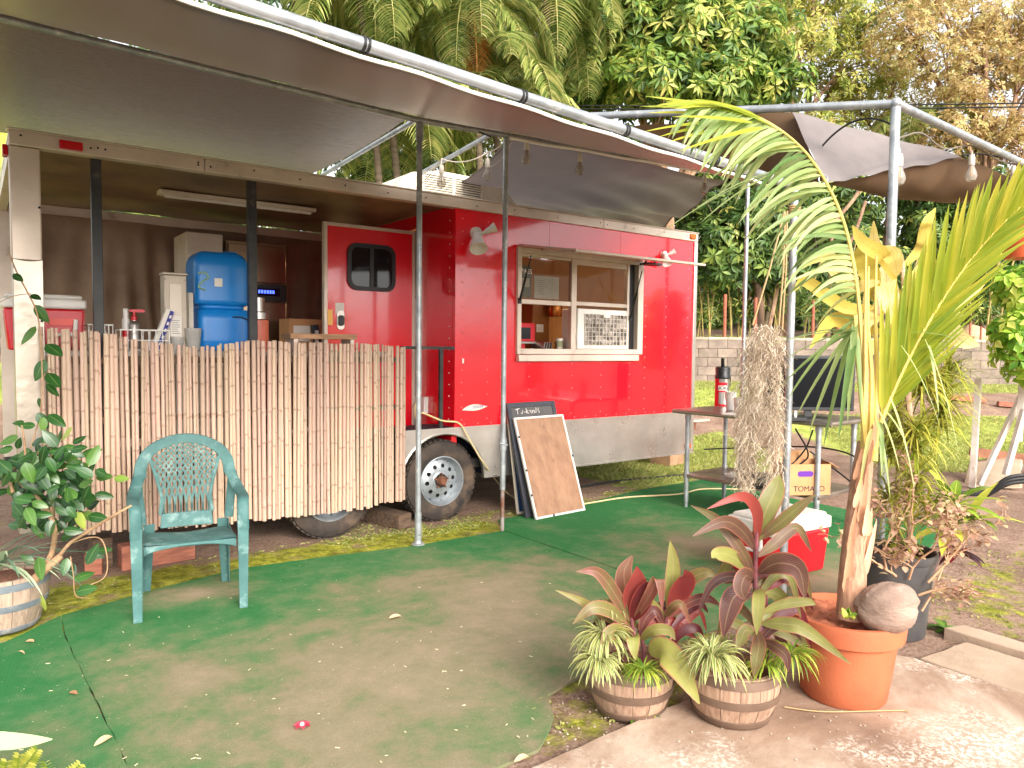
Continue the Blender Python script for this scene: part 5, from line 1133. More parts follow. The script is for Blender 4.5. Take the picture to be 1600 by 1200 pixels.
k.b2((-w_/2, -d_/2, 0), (w_/2, d_/2, .006)); k.b2((-w_/2, -d_/2, .006), (w_/2, -d_/2+.006, h_)); k.b2((-w_/2, d_/2-.006, .006), (w_/2, d_/2, h_)); k.b2((-w_/2, -d_/2+.006, .006), (-w_/2+.006, d_/2-.006, h_)); k.b2((w_/2-.006, -d_/2+.006, .006), (w_/2, d_/2-.006, h_)); part('box_body', k, m_cardb, o, False)
k = MB(); k.box((w_/2+.03, 0, h_-.01), (.10, d_-.01, .005), Matrix.Rotation(.5, 3, 'Y')); k.box((0, d_/2+.03, h_+.03), (w_-.01, .09, .005), Matrix.Rotation(.9, 3, 'X')); part('flap', k, m_cardb, o, False)
k = MB(); k.prism([v+Vector((0, -d_/2-.0022, 0)) for v in rrect(-.10, .03, .15, .195, .02, 0)], (0, .002, 0)); part('purple_print', k, mat('purple_ink', lin('#5a1b8a'), rough=.7), o, False)
text('lettering', 'TOMATO', .062, m_ink, o, MW[o.name] @ face_m((0, -d_/2-.001, .05), (1, 0, 0), (0, 0, 1)))
k = MB(); k.lathe([(0, 0), (.02, 0), (.02, .02), (0, .02)], 14, (w_/2+.0, .03, .12), (1, 0, 0)); part('dark_hole_disc', k, m_dark, o, False)  # no hole is cut: a dark disc paints the shade inside it
# cables hanging under the table
for i, pts in enumerate(([(1243, 670, 6.0), (1262, 705, 6.05), (1255, 722, 6.1), (1215, 745, 6.0), (1188, 758, 5.9)], [(1270, 672, 6.0), (1258, 702, 6.1), (1230, 730, 6.1), (1180, 752, 6.0)], [(1100, 702, 6.6), (1180, 699, 6.8), (1262, 698, 6.3), (1310, 704, 6.0), (1340, 715, 5.8)], [(1265, 705, 6.1), (1300, 730, 6.0), (1345, 765, 5.7)])):
    k = MB(); k.tube(catmull([at(*q) for q in pts], 6), .007, 6); solo('table_cable', k, m_cable, ['black cable looping from the table top down to the router', 'black cable crossing behind the nearer table leg', 'black cable stretched level between the table legs', 'black cable slanting down to the right of the tomato carton'][i], 'cable')
o = thing('wire_rack', 'coil of black wire racks on the turf under the lower shelf', 'wire rack', on_z(1195, 790, .0)+ZU*.012); k = MB()
for j in range(4): k.tube([(.24*math.cos(a)+.01*j, .14*math.sin(a), .02+.025*j+.01*math.sin(a*3+j)) for a in np.linspace(0, 2*PI, 25)], .004, 5)
part('wire_frame', k, m_cable, o, False)
# cool box beside the table
c = thing('cool_box', 'large red cool box with white lid standing on the turf', 'cool box', (4.38, 2.83, .009), R(2))
c.location = (4.35, 2.83, .009); c.rotation_euler.z = R(-5); MW[c.name] = Matrix.Translation((4.35, 2.83, .009)) @ Matrix.Rotation(R(-5), 4, 'Z')
CL, CW, CH = .60, .37, .40
def cooler_local(k, z0, z1, i0, i1):
    a = [(-CL/2+i0, -CW/2+i0), (CL/2-i0, -CW/2+i0), (CL/2-i0, CW/2-i0), (-CL/2+i0, CW/2-i0)]; b_ = [(-CL/2+i1, -CW/2+i1), (CL/2-i1, -CW/2+i1), (CL/2-i1, CW/2-i1), (-CL/2+i1, CW/2-i1)]
    k.add([(x, y, z0) for x, y in a]+[(x, y, z1) for x, y in b_], [(3, 2, 1, 0), (4, 5, 6, 7)]+[(i, (i+1) % 4, 4+(i+1) % 4, 4+i) for i in range(4)])
k = MB(); cooler_local(k, 0, .29, .03, .008); part('body', k, m_redp, c, False, bevel=.014)
k = MB(); cooler_local(k, .292, .375, .0, .0); cooler_local(k, .3755, .40, .015, .03); part('lid', k, m_white, c, False, bevel=.012)
k = MB(); k.tube(catmull([(-CL/2-.005, -.10, .27), (-CL/2-.03, -.10, .20), (-CL/2-.03, .10, .20), (-CL/2-.005, .10, .27)], 5), .012, 8); part('handle', k, m_white, c, False)

# ================================================================ SPANISH MOSS ON STRINGS
m_moss = leaf_mat('spanish_moss', [(0, lin('#96846e')), (.5, lin('#c9b69e')), (1, lin('#e6dac8'))], trans=.2, rough=.8)
mo = thing('spanish_moss', 'hank of pale dry Spanish moss hanging by strings from the pipe post', 'hanging moss', at(1190, 510, 3.95))
vs, fs, at_ = [], [], []
def strand(k, p, L, rad, drift):
    n_ = 9; d = Vector((0, 0, -1)); pts = [Vector(p)]; a = random.uniform(0, 6); f_ = random.uniform(.5, 1.6)
    for i in range(n_):
        a += random.uniform(-1.6, 1.6); d = (Vector((math.cos(a)*f_, math.sin(a)*f_*.6, -1+random.uniform(-.3, .7)))).normalized(); pts.append(pts[-1]+d*L/n_)
    rn = random.random(); sd_ = Vector((random.uniform(-1, 1), random.uniform(-1, 1), .2)).normalized(); vs = []
    for q in pts: vs += [q-sd_*rad, q+sd_*rad]
    k.add(vs, [(2*i, 2*i+1, 2*i+3, 2*i+2) for i in range(n_)], {'rnd': [rn]*len(vs), 'along': [0]*len(vs), 'across': [0]*len(vs)})
k = MB()
def prof_moss(t):      # left and right pixel borders of the hank as it falls, t = 0..1 over y 506..770
    y = 506+264*t; lx = np.interp(y, [506, 530, 580, 640, 690, 740, 775], [1178, 1166, 1160, 1155, 1148, 1152, 1158]); rx = np.interp(y, [506, 530, 580, 640, 690, 740, 775], [1218, 1222, 1222, 1222, 1221, 1216, 1212]); return lx, rx, y
for i in range(5200):
    t = random.random()**.85*.97; lx, rx, y = prof_moss(t); u = random.random(); px = lx+(rx-lx)*u
    if t > .48:                           # two tails with a gap between them
        g_ = (t-.48)/.5; c1, c2 = .20, .88; w_ = .42-.26*g_; near = min(abs(u-c1)-w_, abs(u-c2)-w_*.62)
        if near > 0: continue
        if t > .75 and random.random() > .55: continue
    elif .62 < u < .80 and t > .22 and random.random() < .75: continue
    strand(k, at(px, y, 3.95+random.gauss(0, .045)), random.uniform(.06, .14), random.uniform(.0009, .0019), 0)
part('moss_strands', k, m_moss, mo, smooth=0, kind='stuff')
m_twine = mat('twine', lin('#a88c64'), rough=.9)
for a, b_ in (((1226, 330, 4.03), (1176, 508, 3.95)), ((1227, 332, 4.03), (1217, 508, 3.95)), ((1230, 330, 4.04), (1222, 516, 3.97))):
    k = MB(); k.tube([at(*a), at((a[0]+b_[0])/2+2, (a[1]+b_[1])/2, 3.99), at(*b_)], .0055, 6); part('string', k, m_twine, mo)
k = MB()
for j in range(5): k.tube([Vector((p1228.x, p1228.y, 2.24+j*.012))+Vector((.03*math.cos(q), .03*math.sin(q), 0)) for q in np.linspace(0, 2*PI, 13)], .006, 5)
part('knot', k, m_twine, mo)

# ================================================================ POTS
m_soil = mat('potting_soil', lin('#5b3a2b'), lin('#8a5a42'), 40, rough=.95, bump=.8, bsc=60)
m_stave = mat('barrel_stave', lin('#b0917a'), lin('#8d6e59'), 5, rough=.75, stretch=(14, 14, 1), objrand=.14, bump=.25, c3=lin('#644836'), sc3=2.5, lo3=.6, hi3=.8)
m_hoop = mat('brown_hoop', lin('#70594a'), lin('#5c483b'), 7, rough=.6, c3=lin('#54413a'), sc3=4)
def tub(label, c, rb, rt, h_, ns, m_st, m_hp, hoops, cat='planter', tilt=None, rz=0):
    o = thing('barrel_planter', label, cat, c, rz)
    R_ = lambda z: rb+(rt-rb)*(z/h_)+.022*rb/.13*math.sin(PI*min(1, z/h_*.85))
    zs_ = [h_*i/7 for i in range(8)]
    k = MB(); hw = PI/ns*.965
    outer = [[(R_(z)*math.cos(a), R_(z)*math.sin(a), z) for a in (-hw, -hw*.5, 0, hw*.5, hw)] for z in zs_]; inner = [[((R_(z)-.018)*math.cos(a), (R_(z)-.018)*math.sin(a), z) for a in (-hw, 0, hw)] for z in zs_]
    vs = [v for row in outer for v in row]; fs = [(j*5+i, j*5+i+1, (j+1)*5+i+1, (j+1)*5+i) for j in range(7) for i in range(4)]; b0_ = len(vs)
    vs += [v for row in inner for v in row]; fs += [(b0_+j*3+i+1, b0_+j*3+i, b0_+(j+1)*3+i, b0_+(j+1)*3+i+1) for j in range(7) for i in range(2)]
    fs += [(35, 36, 37, 38, 39, b0_+23, b0_+22, b0_+21)]
    for j in range(7): fs += [(j*5, (j+1)*5, b0_+(j+1)*3, b0_+j*3), (j*5+4, b0_+j*3+2, b0_+(j+1)*3+2, (j+1)*5+4)]
    k.add(vs, fs); me = k.mesh('stave', m_st, 40)
    for i in range(ns): piece('stave', me, o, MW[o.name] @ Matrix.Rotation(2*PI*i/ns, 4, 'Z') @ Matrix.Translation((random.uniform(-.0012, .0012), 0, random.uniform(-.002, .002))))
    for z0, z1 in hoops:
        k = MB(); k.lathe([(R_(z0)+.002, z0), (R_(z0)+.006, z0+.002), (R_((z0+z1)/2)+.0065, (z0+z1)/2), (R_(z1)+.006, z1-.002), (R_(z1)+.002, z1)], 40); part('hoop', k, m_hp, o, False)
    k = MB(); rs_ = R_(h_*.86)-.012; k.lathe([(0, h_*.90), (rs_*.5, h_*.89), (rs_, h_*.86)], 24); part('soil', k, m_soil, o, False)
    return o, R_
bc1 = on_z(992, 1128, 0)+FH*.125; bc2 = on_z(1158, 1139, .02)+FH*.13
o1, _ = tub('left of the two small barrel planters, holding low spreading red ti plants', bc1, .135, .162, .205, 15, m_stave, m_hoop, ((.0, .035), (.085, .12), (.165, .20)))
o2, _ = tub('right of the two small barrel planters, holding the tall red ti plant', (bc2.x, bc2.y, .0205), .142, .172, .215, 15, m_stave, m_hoop, ((.0, .035), (.09, .125), (.172, .21)), rz=.4)
m_stave_g = mat('pale_stave', lin('#a8917f'), lin('#8a7565'), 5, rough=.75, stretch=(14, 14, 1), objrand=.12, bump=.25); m_hoop_b = mat('blue_grey_hoop', lin('#737a80'), lin('#5f666d'), 6, rough=.6, c3=lin('#b3a79d'), sc3=5)
lc = on_z(14, 1001, .0)+FH*.17-RH*.15; lc.z = .0105
o3, _ = tub('pale barrel planter with blue-grey hoops at the left edge', lc, 0.155, .198, .28, 16, m_stave_g, m_hoop_b, ((.0, .03), (.12, .155), (.225, .262)))
# terracotta pot
m_terra = mat('terracotta', lin('#b8643f'), lin('#a35334'), 4, rough=.8, c3=lin('#c99a78'), sc3=3, lo3=.6, hi3=.85, bump=.15, bsc=90)
pc = on_z(1345, 1112, .02)+FH*.165; pc.z = .0205
pt = thing('terracotta_pot', 'large terracotta pot holding the young coconut palm', 'plant pot', pc)
k = MB(); k.lathe([(0, 0), (.165, 0), (.172, .008), (.186, .10), (.206, .265), (.222, .268), (.232, .275), (.240, .345), (.236, .358), (.222, .360), (.216, .350), (.21, .315)], 48); part('pot_wall', k, m_terra, pt, False, smooth=35)
k = MB()
def soilf(u, v): a = 2*PI*u; r_ = .212*v; return Vector((r_*math.cos(a), r_*math.sin(a), .322+.02*math.sin(a*5+v*9)*v+.012*math.sin(a*11)*v))
k.grid(soilf, 40, 10); part('soil', k, mat('red_soil', lin('#8a4a33'), lin('#b06a4b'), 30, rough=.95, bump=.9, bsc=50), pt, False)
# black nursery pot behind
bp0 = on_z(1418, 1003, .0)+FH*.15; bpt = thing('nursery_pot', 'tall black plastic nursery pot behind the terracotta pot', 'plant pot', bp0)
k = MB(); k.lathe([(0, 0), (.15, 0), (.155, .01), (.17, .2), (.188, .40), (.196, .402), (.20, .41), (.20, .44), (.194, .445), (.186, .44), (.182, .40)], 40); part('pot_wall', k, mat('scuffed_black_plastic', lin('#3c3b3d'), lin('#4f4c4a'), 8, rough=.5), bpt, False)
k = MB(); k.lathe([(0, .40), (.182, .39)], 24); part('soil', k, m_soil, bpt, False)

# ================================================================ PLANTS
m_ti = leaf_mat('ti_leaf', [(0, lin('#35101a')), (.25, lin('#5a2129')), (.42, lin('#7d4039')), (.55, lin('#6a5a36')), (.75, lin('#8a8c45')), (1, lin('#b3b25c'))], trans=.4, rough=.4, across=(lin('#b06a58'), .82, 1.0), tint=(lin('#cfb088'), 150, .22, .35))
m_ti_olive = leaf_mat('ti_leaf_olive', [(0, lin('#33141b')), (.25, lin('#52282c')), (.45, lin('#674a38')), (.62, lin('#6f7038')), (1, lin('#a8aa58'))], trans=.4, rough=.4, across=(lin('#a8604f'), .84, 1.0), tint=(lin('#c9b48c'), 150, .2, .3))
m_ti_dark = leaf_mat('ti_leaf_dark', [(0, lin('#3a1218')), (.5, lin('#6e262b')), (1, lin('#a34a40'))], trans=.35, rough=.35, across=(lin('#a84a44'), .88, 1.0))
m_tistem = mat('ti_stem', lin('#7d3a42'), lin('#4c2a2a'), 20, rough=.6)
m_spider = leaf_mat('spider_leaf', [(0, lin('#5a7a2c')), (.5, lin('#748f3a')), (1, lin('#98a34c'))], trans=.35, across=(lin('#cbc590'), .34, .6))
m_spider_g = leaf_mat('fine_green_leaf', [(0, lin('#4f7424')), (.5, lin('#8aa436')), (1, lin('#c7c958'))], trans=.35)
def ti(name, label, heads, group=None):
    """heads: list of (base point, stem top, number of leaves, leaf length, kinds)"""
    o = thing(name, label, 'ti plant', heads[0][0])
    for b_, t_, nl, LL, dark, azo in heads:
        k = MB(); b_, t_ = Vector(b_), Vector(t_); k.tube(catmull([b_, b_.lerp(t_, .5)+Vector((random.uniform(-.01, .01), random.uniform(-.01, .01), 0)), t_], 5), .008, 7); part('stem', k, m_tistem, o)
        for i in range(nl):
            f_ = i/max(1, nl-1); a = azo+i*2.4; el = .25+1.15*f_+random.uniform(-.12, .12); L = LL*(1-.28*f_)*random.uniform(.85, 1.1)
            p0 = b_.lerp(t_, .45+.55*f_); d = Vector((math.cos(a)*math.cos(el), math.sin(a)*math.cos(el), math.sin(el)))
            k = MB(); k.tube([p0, p0+d*L*.16], [.006, .004], 5); pp = p0+d*L*.15; 
            isd = random.random() < dark; k2 = MB(); k2.blade(pp, d, L, L*random.uniform(.20, .27), droop=(1.35 if f_ < .6 else .8)*random.uniform(.7, 1.3), n=10, fold=.28, prof='lance', wave=.10)
            lf = part('leaf', k2, m_ti_dark if isd else m_ti, o, smooth=180); part('petiole', k, m_tistem, lf)
    return o
def lp(px, py, s): return at(px, py, s)
def tleaf(o, pts, W_, m, rnd):
    """one leaf laid along a path of points"""
    pts = catmull(pts, 5); k = MB(); n_ = len(pts)-1; vs, al, ac = [], [], []; sdv = None
    for i, p in enumerate(pts):
        d = (pts[min(i+1, n_)]-pts[max(i-1, 0)]).normalized(); view = (CAM-p).normalized(); s_ = d.cross(view)
        s_ = (s_+Vector((.0, .0, .0))).normalized() if s_.length > .05 else (sdv or Vector((1, 0, 0)))
        if sdv is not None and s_.dot(sdv) < 0: s_ = -s_
        sdv = s_ if sdv is None else (sdv*.5+s_*.5).normalized(); t = i/n_; wd = max(.04, math.sin(PI*min(1, t**.9*.96+.03))**.85)*W_/2; nr = sdv.cross(d); nr = nr if nr.dot(view) > 0 else -nr
        vs += [p-sdv*wd+nr*.30*wd, p-nr*.0, p+sdv*wd+nr*.18*wd]; al += [t]*3; ac += [-1, 0, 1]
    fs = []
    for i in range(n_): a = i*3; fs += [(a, a+1, a+4, a+3), (a+1, a+2, a+5, a+4)]
    k.add(vs, fs, {'rnd': [rnd]*len(vs), 'along': al, 'across': ac}); return part('leaf', k, m, o, smooth=180)
# tall ti in the right barrel: leaves follow the plant's own habit, read off the photograph
s2 = (bc2-Vector((0, 0, 0))).dot(FH)
to = thing('ti_plant', 'tall red and green ti plant in the right barrel planter', 'ti plant', (bc2.x, bc2.y, .19))
stem = [at(1180, 1050, s2), at(1183, 980, s2), at(1180, 900, s2), at(1182, 830, s2-.01)]
k = MB(); k.tube(catmull(stem, 6), .010, 8); part('stem', k, m_tistem, to); k = MB(); k.tube(catmull([at(1196, 1050, s2+.03), at(1200, 990, s2+.03), at(1196, 930, s2+.04)], 5), .008, 7); part('stem', k, m_tistem, to)
TI2 = [([(1180, 850, 0), (1196, 800, -.02), (1212, 765, .0), (1218, 742, .03)], .085, m_ti, .72), ([(1182, 845, 0), (1215, 820, -.05), (1245, 795, -.08), (1275, 772, -.1)], .05, m_ti, .55),
  ([(1182, 850, 0), (1183, 800, -.05), (1160, 775, -.1), (1105, 795, -.16)], .045, m_ti_dark, .9), ([(1180, 860, 0), (1160, 830, -.06), (1130, 815, -.12), (1082, 838, -.18)], .055, m_ti, .42),
  ([(1178, 900, 0), (1145, 870, -.04), (1120, 865, -.08), (1112, 872, -.1)], .06, m_ti, .80), ([(1178, 900, 0), (1158, 860, -.04), (1120, 812, -.02), (1080, 790, .0)], .045, m_ti, .5),
  ([(1184, 870, 0), (1210, 850, .05), (1245, 825, .1), (1268, 862, .12)], .05, m_ti, .45), ([(1185, 895, 0), (1215, 880, -.08), (1248, 890, -.12), (1258, 935, -.14)], .085, m_ti, .35),
  ([(1186, 900, 0), (1205, 888, .04), (1225, 895, .06), (1215, 915, .06)], .075, m_ti_dark, .3), ([(1176, 905, 0), (1165, 900, -.1), (1158, 920, -.14), (1165, 938, -.15)], .07, m_ti, .38),
  ([(1176, 925, 0), (1150, 930, -.05), (1138, 955, -.08), (1130, 995, -.09)], .085, m_ti, .22), ([(1184, 920, 0), (1186, 930, -.08), (1184, 960, -.12), (1182, 992, -.13)], .05, m_ti, .78),
  ([(1186, 960, 0), (1220, 945, -.02), (1260, 940, -.04), (1275, 945, -.05)], .04, m_ti, .74), ([(1190, 975, 0), (1225, 975, -.05), (1260, 985, -.08), (1330, 1038, -.1)], .06, m_ti, .66),
  ([(1184, 985, 0), (1186, 1008, -.1), (1182, 1030, -.14), (1178, 1058, -.15)], .055, m_ti, .5), ([(1188, 1000, 0), (1210, 1010, -.09), (1228, 1025, -.13), (1232, 1050, -.14)], .045, m_ti, .33),
  ([(1180, 990, 0), (1165, 985, -.02), (1158, 1000, -.05), (1150, 1015, -.07)], .05, m_ti, .58), ([(1182, 940, .02), (1200, 925, .08), (1222, 935, .1), (1232, 962, .1)], .06, m_ti, .7), ([(1186, 985, 0), (1215, 985, .06), (1250, 1000, .06), (1262, 1015, .05)], .05, m_ti, .62)]
for pts, W_, m, rn in TI2: tleaf(to, [at(x, y, s2+dz) for x, y, dz in pts], W_*1.0, m_ti_olive if m is m_ti else m, rn)
s1 = bc1.dot(FH)
t1o = thing('ti_plant', 'low spreading red ti plant in the left barrel planter', 'ti plant', (bc1.x, bc1.y, .18))
for a, b_ in (((990, 1040), (985, 955)), ((1020, 1040), (1045, 950)), ((1005, 1040), (1000, 985))): k = MB(); k.tube(catmull([at(a[0], a[1], s1), at((a[0]+b_[0])/2+3, (a[1]+b_[1])/2, s1), at(b_[0], b_[1], s1)], 5), .008, 7); part('stem', k, m_tistem, t1o)
TI1 = [([(985, 960, 0), (980, 930, .02), (975, 895, .03), (988, 868, .04)], .075, m_ti, .47), ([(988, 965, 0), (990, 935, -.03), (997, 910, -.06), (995, 885, -.08)], .085, m_ti_dark, .75), ([(988, 970, 0), (1000, 945, -.05), (1012, 920, -.08), (1020, 910, -.09)], .075, m_ti_dark, .35),
  ([(984, 970, 0), (965, 935, -.03), (935, 895, -.05), (900, 893, -.06)], .05, m_ti, .5), ([(982, 980, 0), (955, 955, -.03), (925, 950, -.06), (895, 975, -.08)], .055, m_ti, .60), ([(980, 985, .02), (950, 965, .03), (910, 940, .0), (868, 922, -.02)], .035, m_ti, .7),
  ([(990, 970, 0), (1015, 930, -.1), (1030, 905, -.13), (1035, 955, -.15)], .045, m_ti, .45), ([(1045, 960, .03), (1050, 920, .04), (1052, 880, .05), (1047, 845, .06)], .06, m_ti, .82), ([(1046, 960, .03), (1060, 930, .0), (1075, 905, -.03), (1070, 890, -.05)], .075, m_ti_dark, .65),
  ([(1048, 955, .03), (1075, 910, -.02), (1100, 895, -.05), (1120, 900, -.06)], .05, m_ti, .58), ([(1046, 965, .0), (1080, 940, -.02), (1105, 935, -.03), (1125, 945, -.04)], .04, m_ti, .35), ([(1040, 965, .0), (1050, 950, -.08), (1065, 945, -.1), (1078, 975, -.1)], .035, m_ti, .5),
  ([(990, 1000, 0), (965, 985, -.06), (948, 995, -.1), (945, 1020, -.11)], .055, m_ti, .66), ([(995, 1000, 0), (990, 995, -.1), (990, 1010, -.13), (993, 1032, -.14)], .05, m_ti, .78), ([(1015, 1020, -.02), (1035, 1015, -.12), (1062, 1045, -.2), (1093, 1100, -.26)], .10, m_ti, .9),
  ([(1030, 990, .0), (1045, 975, .02), (1070, 985, .03), (1090, 1000, .03)], .04, m_ti_dark, .7), ([(1000, 990, 0), (1010, 965, .0), (1025, 955, .0), (1040, 985, .0)], .05, m_ti, .3), ([(1000, 1000, 0), (1020, 985, -.06), (1045, 985, -.08), (1055, 1000, -.1)], .045, m_ti, .68)]
for pts, W_, m, rn in TI1: tleaf(t1o, [at(x, y, s1+dz) for x, y, dz in pts], W_*1.05, m, rn)
for q in range(16):
    y = random.uniform(880, 1010); a = random.uniform(-1.2, 1.2); sg_ = random.choice((-1, 1)); L_ = random.uniform(45, 85); c_ = (1183, y); d1 = (sg_*L_*.45, -L_*random.uniform(.2, .6)); d2 = (sg_*L_*.85, -L_*random.uniform(-.1, .5)); d3 = (sg_*L_*1.1, L_*random.uniform(-.1, .5)); z_ = random.uniform(-.04, .16)
    tleaf(to, [at(c_[0], c_[1], s2)]+[at(c_[0]+x_, c_[1]+y_, s2+z_*f_) for (x_, y_), f_ in ((d1, .5), (d2, .9), (d3, 1))], random.uniform(.03, .05), random.choice([m_ti_olive, m_ti_olive, m_ti_dark]), random.uniform(.1, .8))
for q in range(12):
    cx_ = random.choice((988, 1000, 1046)); y = random.uniform(960, 1020); sg_ = random.choice((-1, 1)); L_ = random.uniform(40, 70); z_ = random.uniform(-.05, .14)
    tleaf(t1o, [at(cx_, y, s1)]+[at(cx_+sg_*L_*x_, y-L_*y_, s1+z_*f_) for x_, y_, f_ in ((.45, .5, .5), (.85, random.uniform(.2, .8), .9), (1.05, random.uniform(-.3, .6), 1))], random.uniform(.028, .045), random.choice([m_ti, m_ti, m_ti_dark]), random.uniform(.05, .85))
# spider plants and fine grassy plants under them
def rosette(name, label, c, nl, L, W_, m, up=.7, cat='spider plant', droop=2.2, flat=1.0, hang=0):
    o = thing(name, label, cat, c); k = MB()
    for i in range(nl):
        a = random.uniform(0, 2*PI); el = random.uniform(.15, 1.4)*up; d = Vector((math.cos(a)*math.cos(el), math.sin(a)*math.cos(el), math.sin(el)))
        k.blade(Vector(c)+Vector((math.cos(a), math.sin(a), 0))*random.uniform(0, .035), d, L*random.uniform(.6, 1.1), W_*random.uniform(.7, 1.2), droop=droop*random.uniform(.6, 1.5), n=7, fold=.3, prof='strap')
    part('leaf_tuft', k, m, o, smooth=180, kind='stuff'); return o
zt1 = .185
rosette('spider_plant', 'cream striped spider plant at the left barrel, left upper tuft', at(945, 992, s1-.03), 100, .15, .0125, m_spider)
rosette('spider_plant', 'cream striped spider plant low on the left barrel rim', at(935, 1032, s1-.10), 90, .13, .012, m_spider)
rosette('fine_leaf_plant', 'fine yellow-green grassy plant over the front rim of the left barrel', at(1005, 1046, s1-.12), 120, .11, .006, m_spider_g, cat='grassy plant')
rosette('fine_leaf_plant', 'small pale tuft behind the stems in the left barrel', at(952, 945, s1+.05), 45, .10, .008, m_spider, cat='grassy plant')
rosette('spider_plant', 'big round cream striped spider plant spilling over the right barrel', at(1112, 1028, s2-.12), 150, .155, .0135, m_spider, up=.9)
rosette('fine_leaf_plant', 'fine green grassy plant on the right side of the right barrel', at(1235, 1022, s2-.02), 120, .14, .006, m_spider_g, cat='grassy plant')
rosette('fine_leaf_plant', 'short green grassy tuft in the middle of the right barrel', at(1195, 1040, s2-.06), 80, .10, .006, m_spider_g, cat='grassy plant')
rosette('sprout', 'tiny weed sprouting in front of the left barrel', on_z(998, 1112, .0)-FH*.02, 14, .09, .022, m_spider_g, cat='weed', droop=1.2)

# ================================================================ YOUNG COCONUT PALM
m_palmleaf = leaf_mat('palm_leaflet', [(0, lin('#66884c')), (.4, lin('#9db070')), (.7, lin('#c0c98e')), (1, lin('#d2cf80'))], trans=.5, rough=.4)
m_palmy = leaf_mat('palm_leaflet_yellow', [(0, lin('#8fa838')), (.5, lin('#b6be40')), (1, lin('#d3cb50'))], trans=.6, rough=.4)
m_rachis = mat('palm_rachis', lin('#d9c26a'), lin('#c9a95a'), 8, rough=.5)
m_trunk = mat('palm_trunk_fibre', lin('#d0a184'), lin('#a87a5e'), 6, rough=.85, stretch=(14, 14, 2), bump=.7, c3=lin('#7d5a45'), sc3=3, lo3=.62, hi3=.8)
sp_ = pc.dot(FH)
palm = thing('coconut_palm', 'young coconut palm with arching yellow-green fronds in the terracotta pot', 'palm', (pc.x, pc.y, .34))
k = MB(); k.tube(catmull([at(1330, 965, sp_-.02), at(1332, 900, sp_-.02), at(1338, 820, sp_), at(1347, 740, sp_), at(1352, 690, sp_)], 6), [.062, .060, .058, .056, .056, .055, .054, .053, .052, .05, .05, .048, .046, .045, .044, .043, .042, .041, .04, .04, .038, .036, .034, .032, .03][:25], 14); part('trunk', k, m_trunk, palm)
m_husk = leaf_mat('dry_sheath', [(0, lin('#8f6248')), (.5, lin('#c99a78')), (1, lin('#e2bd9c'))], trans=.25, rough=.8)
for i in range(11):
    y0_ = 705+22*i; x0 = np.interp(y0_, [690, 965], [1352, 1330])+random.choice([-13, -8, 0, 8, 12]); k = MB(); k.blade(at(x0, y0_, sp_-.045), (random.uniform(-.22, .22), random.uniform(-.2, .0), 1), random.uniform(.12, .26), random.uniform(.022, .05), droop=random.uniform(-.3, .5), n=8, fold=.7, prof='needle', side=RH, wave=.12); part('dry_sheath', k, m_husk, palm, smooth=180)
def frond(path, side_rule, nleaf, name_m, rach=.011, t0=.22):
    """path: rachis points; side_rule(t, sgn) -> (direction, length, width, droop)"""
    pts = catmull(path, 10); fr_ = part('frond', MB().tube(pts, [rach*(1-.8*i/len(pts)) for i in range(len(pts))], 7), m_rachis, palm)
    cum = [0]
    for i in range(1, len(pts)): cum.append(cum[-1]+(pts[i]-pts[i-1]).length)
    def pos_(t):
        d = t*cum[-1]; i = max(1, min(len(pts)-1, next((j for j, c_ in enumerate(cum) if c_ >= d), len(pts)-1))); f_ = (d-cum[i-1])/max(1e-6, cum[i]-cum[i-1]); return pts[i-1].lerp(pts[i], f_), (pts[i]-pts[i-1]).normalized()
    for j in range(nleaf):
        t = t0+(1-t0)*(j+.5)/nleaf
        for sgn in (-1, 1):
            p_, tg = pos_(t); q = side_rule(t, sgn, tg)
            if q is None: continue
            d, L, W_, dr_ = q; k = MB(); k.blade(p_, d, L*random.uniform(.92, 1.06), W_, droop=dr_*random.uniform(.8, 1.2), n=7, fold=.35, prof='needle', side=Vector(d).cross((CAM-p_).normalized()+ZU*random.uniform(.2, .9)), rnd=min(1, max(0, random.gauss(.5, .22))))
            part('leaflet', k, name_m, fr_, smooth=180)
U_, Rr, Fw = UP.copy(), RT.copy(), FH.copy()
# arching frond to the left
PA = [at(1350, 690, sp_), at(1349, 600, sp_+.02), at(1344, 500, sp_+.03), at(1333, 410, sp_+.02), at(1312, 330, sp_-.02), at(1272, 255, sp_-.1), at(1222, 205, sp_-.2), at(1160, 173, sp_-.32), at(1090, 162, sp_-.42)]
def ruleA(t, sgn, tg):
    e = min(1, max(0, (t-.3)/.7)); L = .36*math.sin(PI*min(1, .18+.72*e))+.05
    if sgn < 0: d = -Rr*.95+tg*.25-U_*(.15+.55*e)-Fw*.35
    else: d = -Rr*.35+tg*.35-U_*(.2+.75*e)+Fw*.75
    if random.random() < .07: return None
    d = d+Vector((random.gauss(0, .13), random.gauss(0, .13), random.gauss(0, .13))); return d, L*(1.05 if sgn < 0 else .9)*random.uniform(.82, 1.1), random.uniform(.022, .033), random.uniform(.6, 1.3)
frond(PA, ruleA, 46, m_palmleaf, t0=.33)
def ruleT(t, sgn, tg): return (tg*1.0+U_*.05*sgn-Rr*.1+Fw*.12*sgn, .34*(1.1-.5*t), .02, .25)
frond([PA[-3], PA[-2], PA[-1]], ruleT, 6, m_palmy, .005, .1)
for px, py in ((1085, 345), (1100, 362), (1030, 375)):      # long drooping blades near the bend
    k = MB(); p_ = at(1235, 262, sp_-.1); d = at(px, py, sp_-.35)-p_; k.blade(p_, d+ZU*.12, d.length*1.02, .03, droop=.35, n=8, fold=.35, prof='needle', rnd=.45); part('leaflet', k, m_palmleaf, palm, smooth=180)
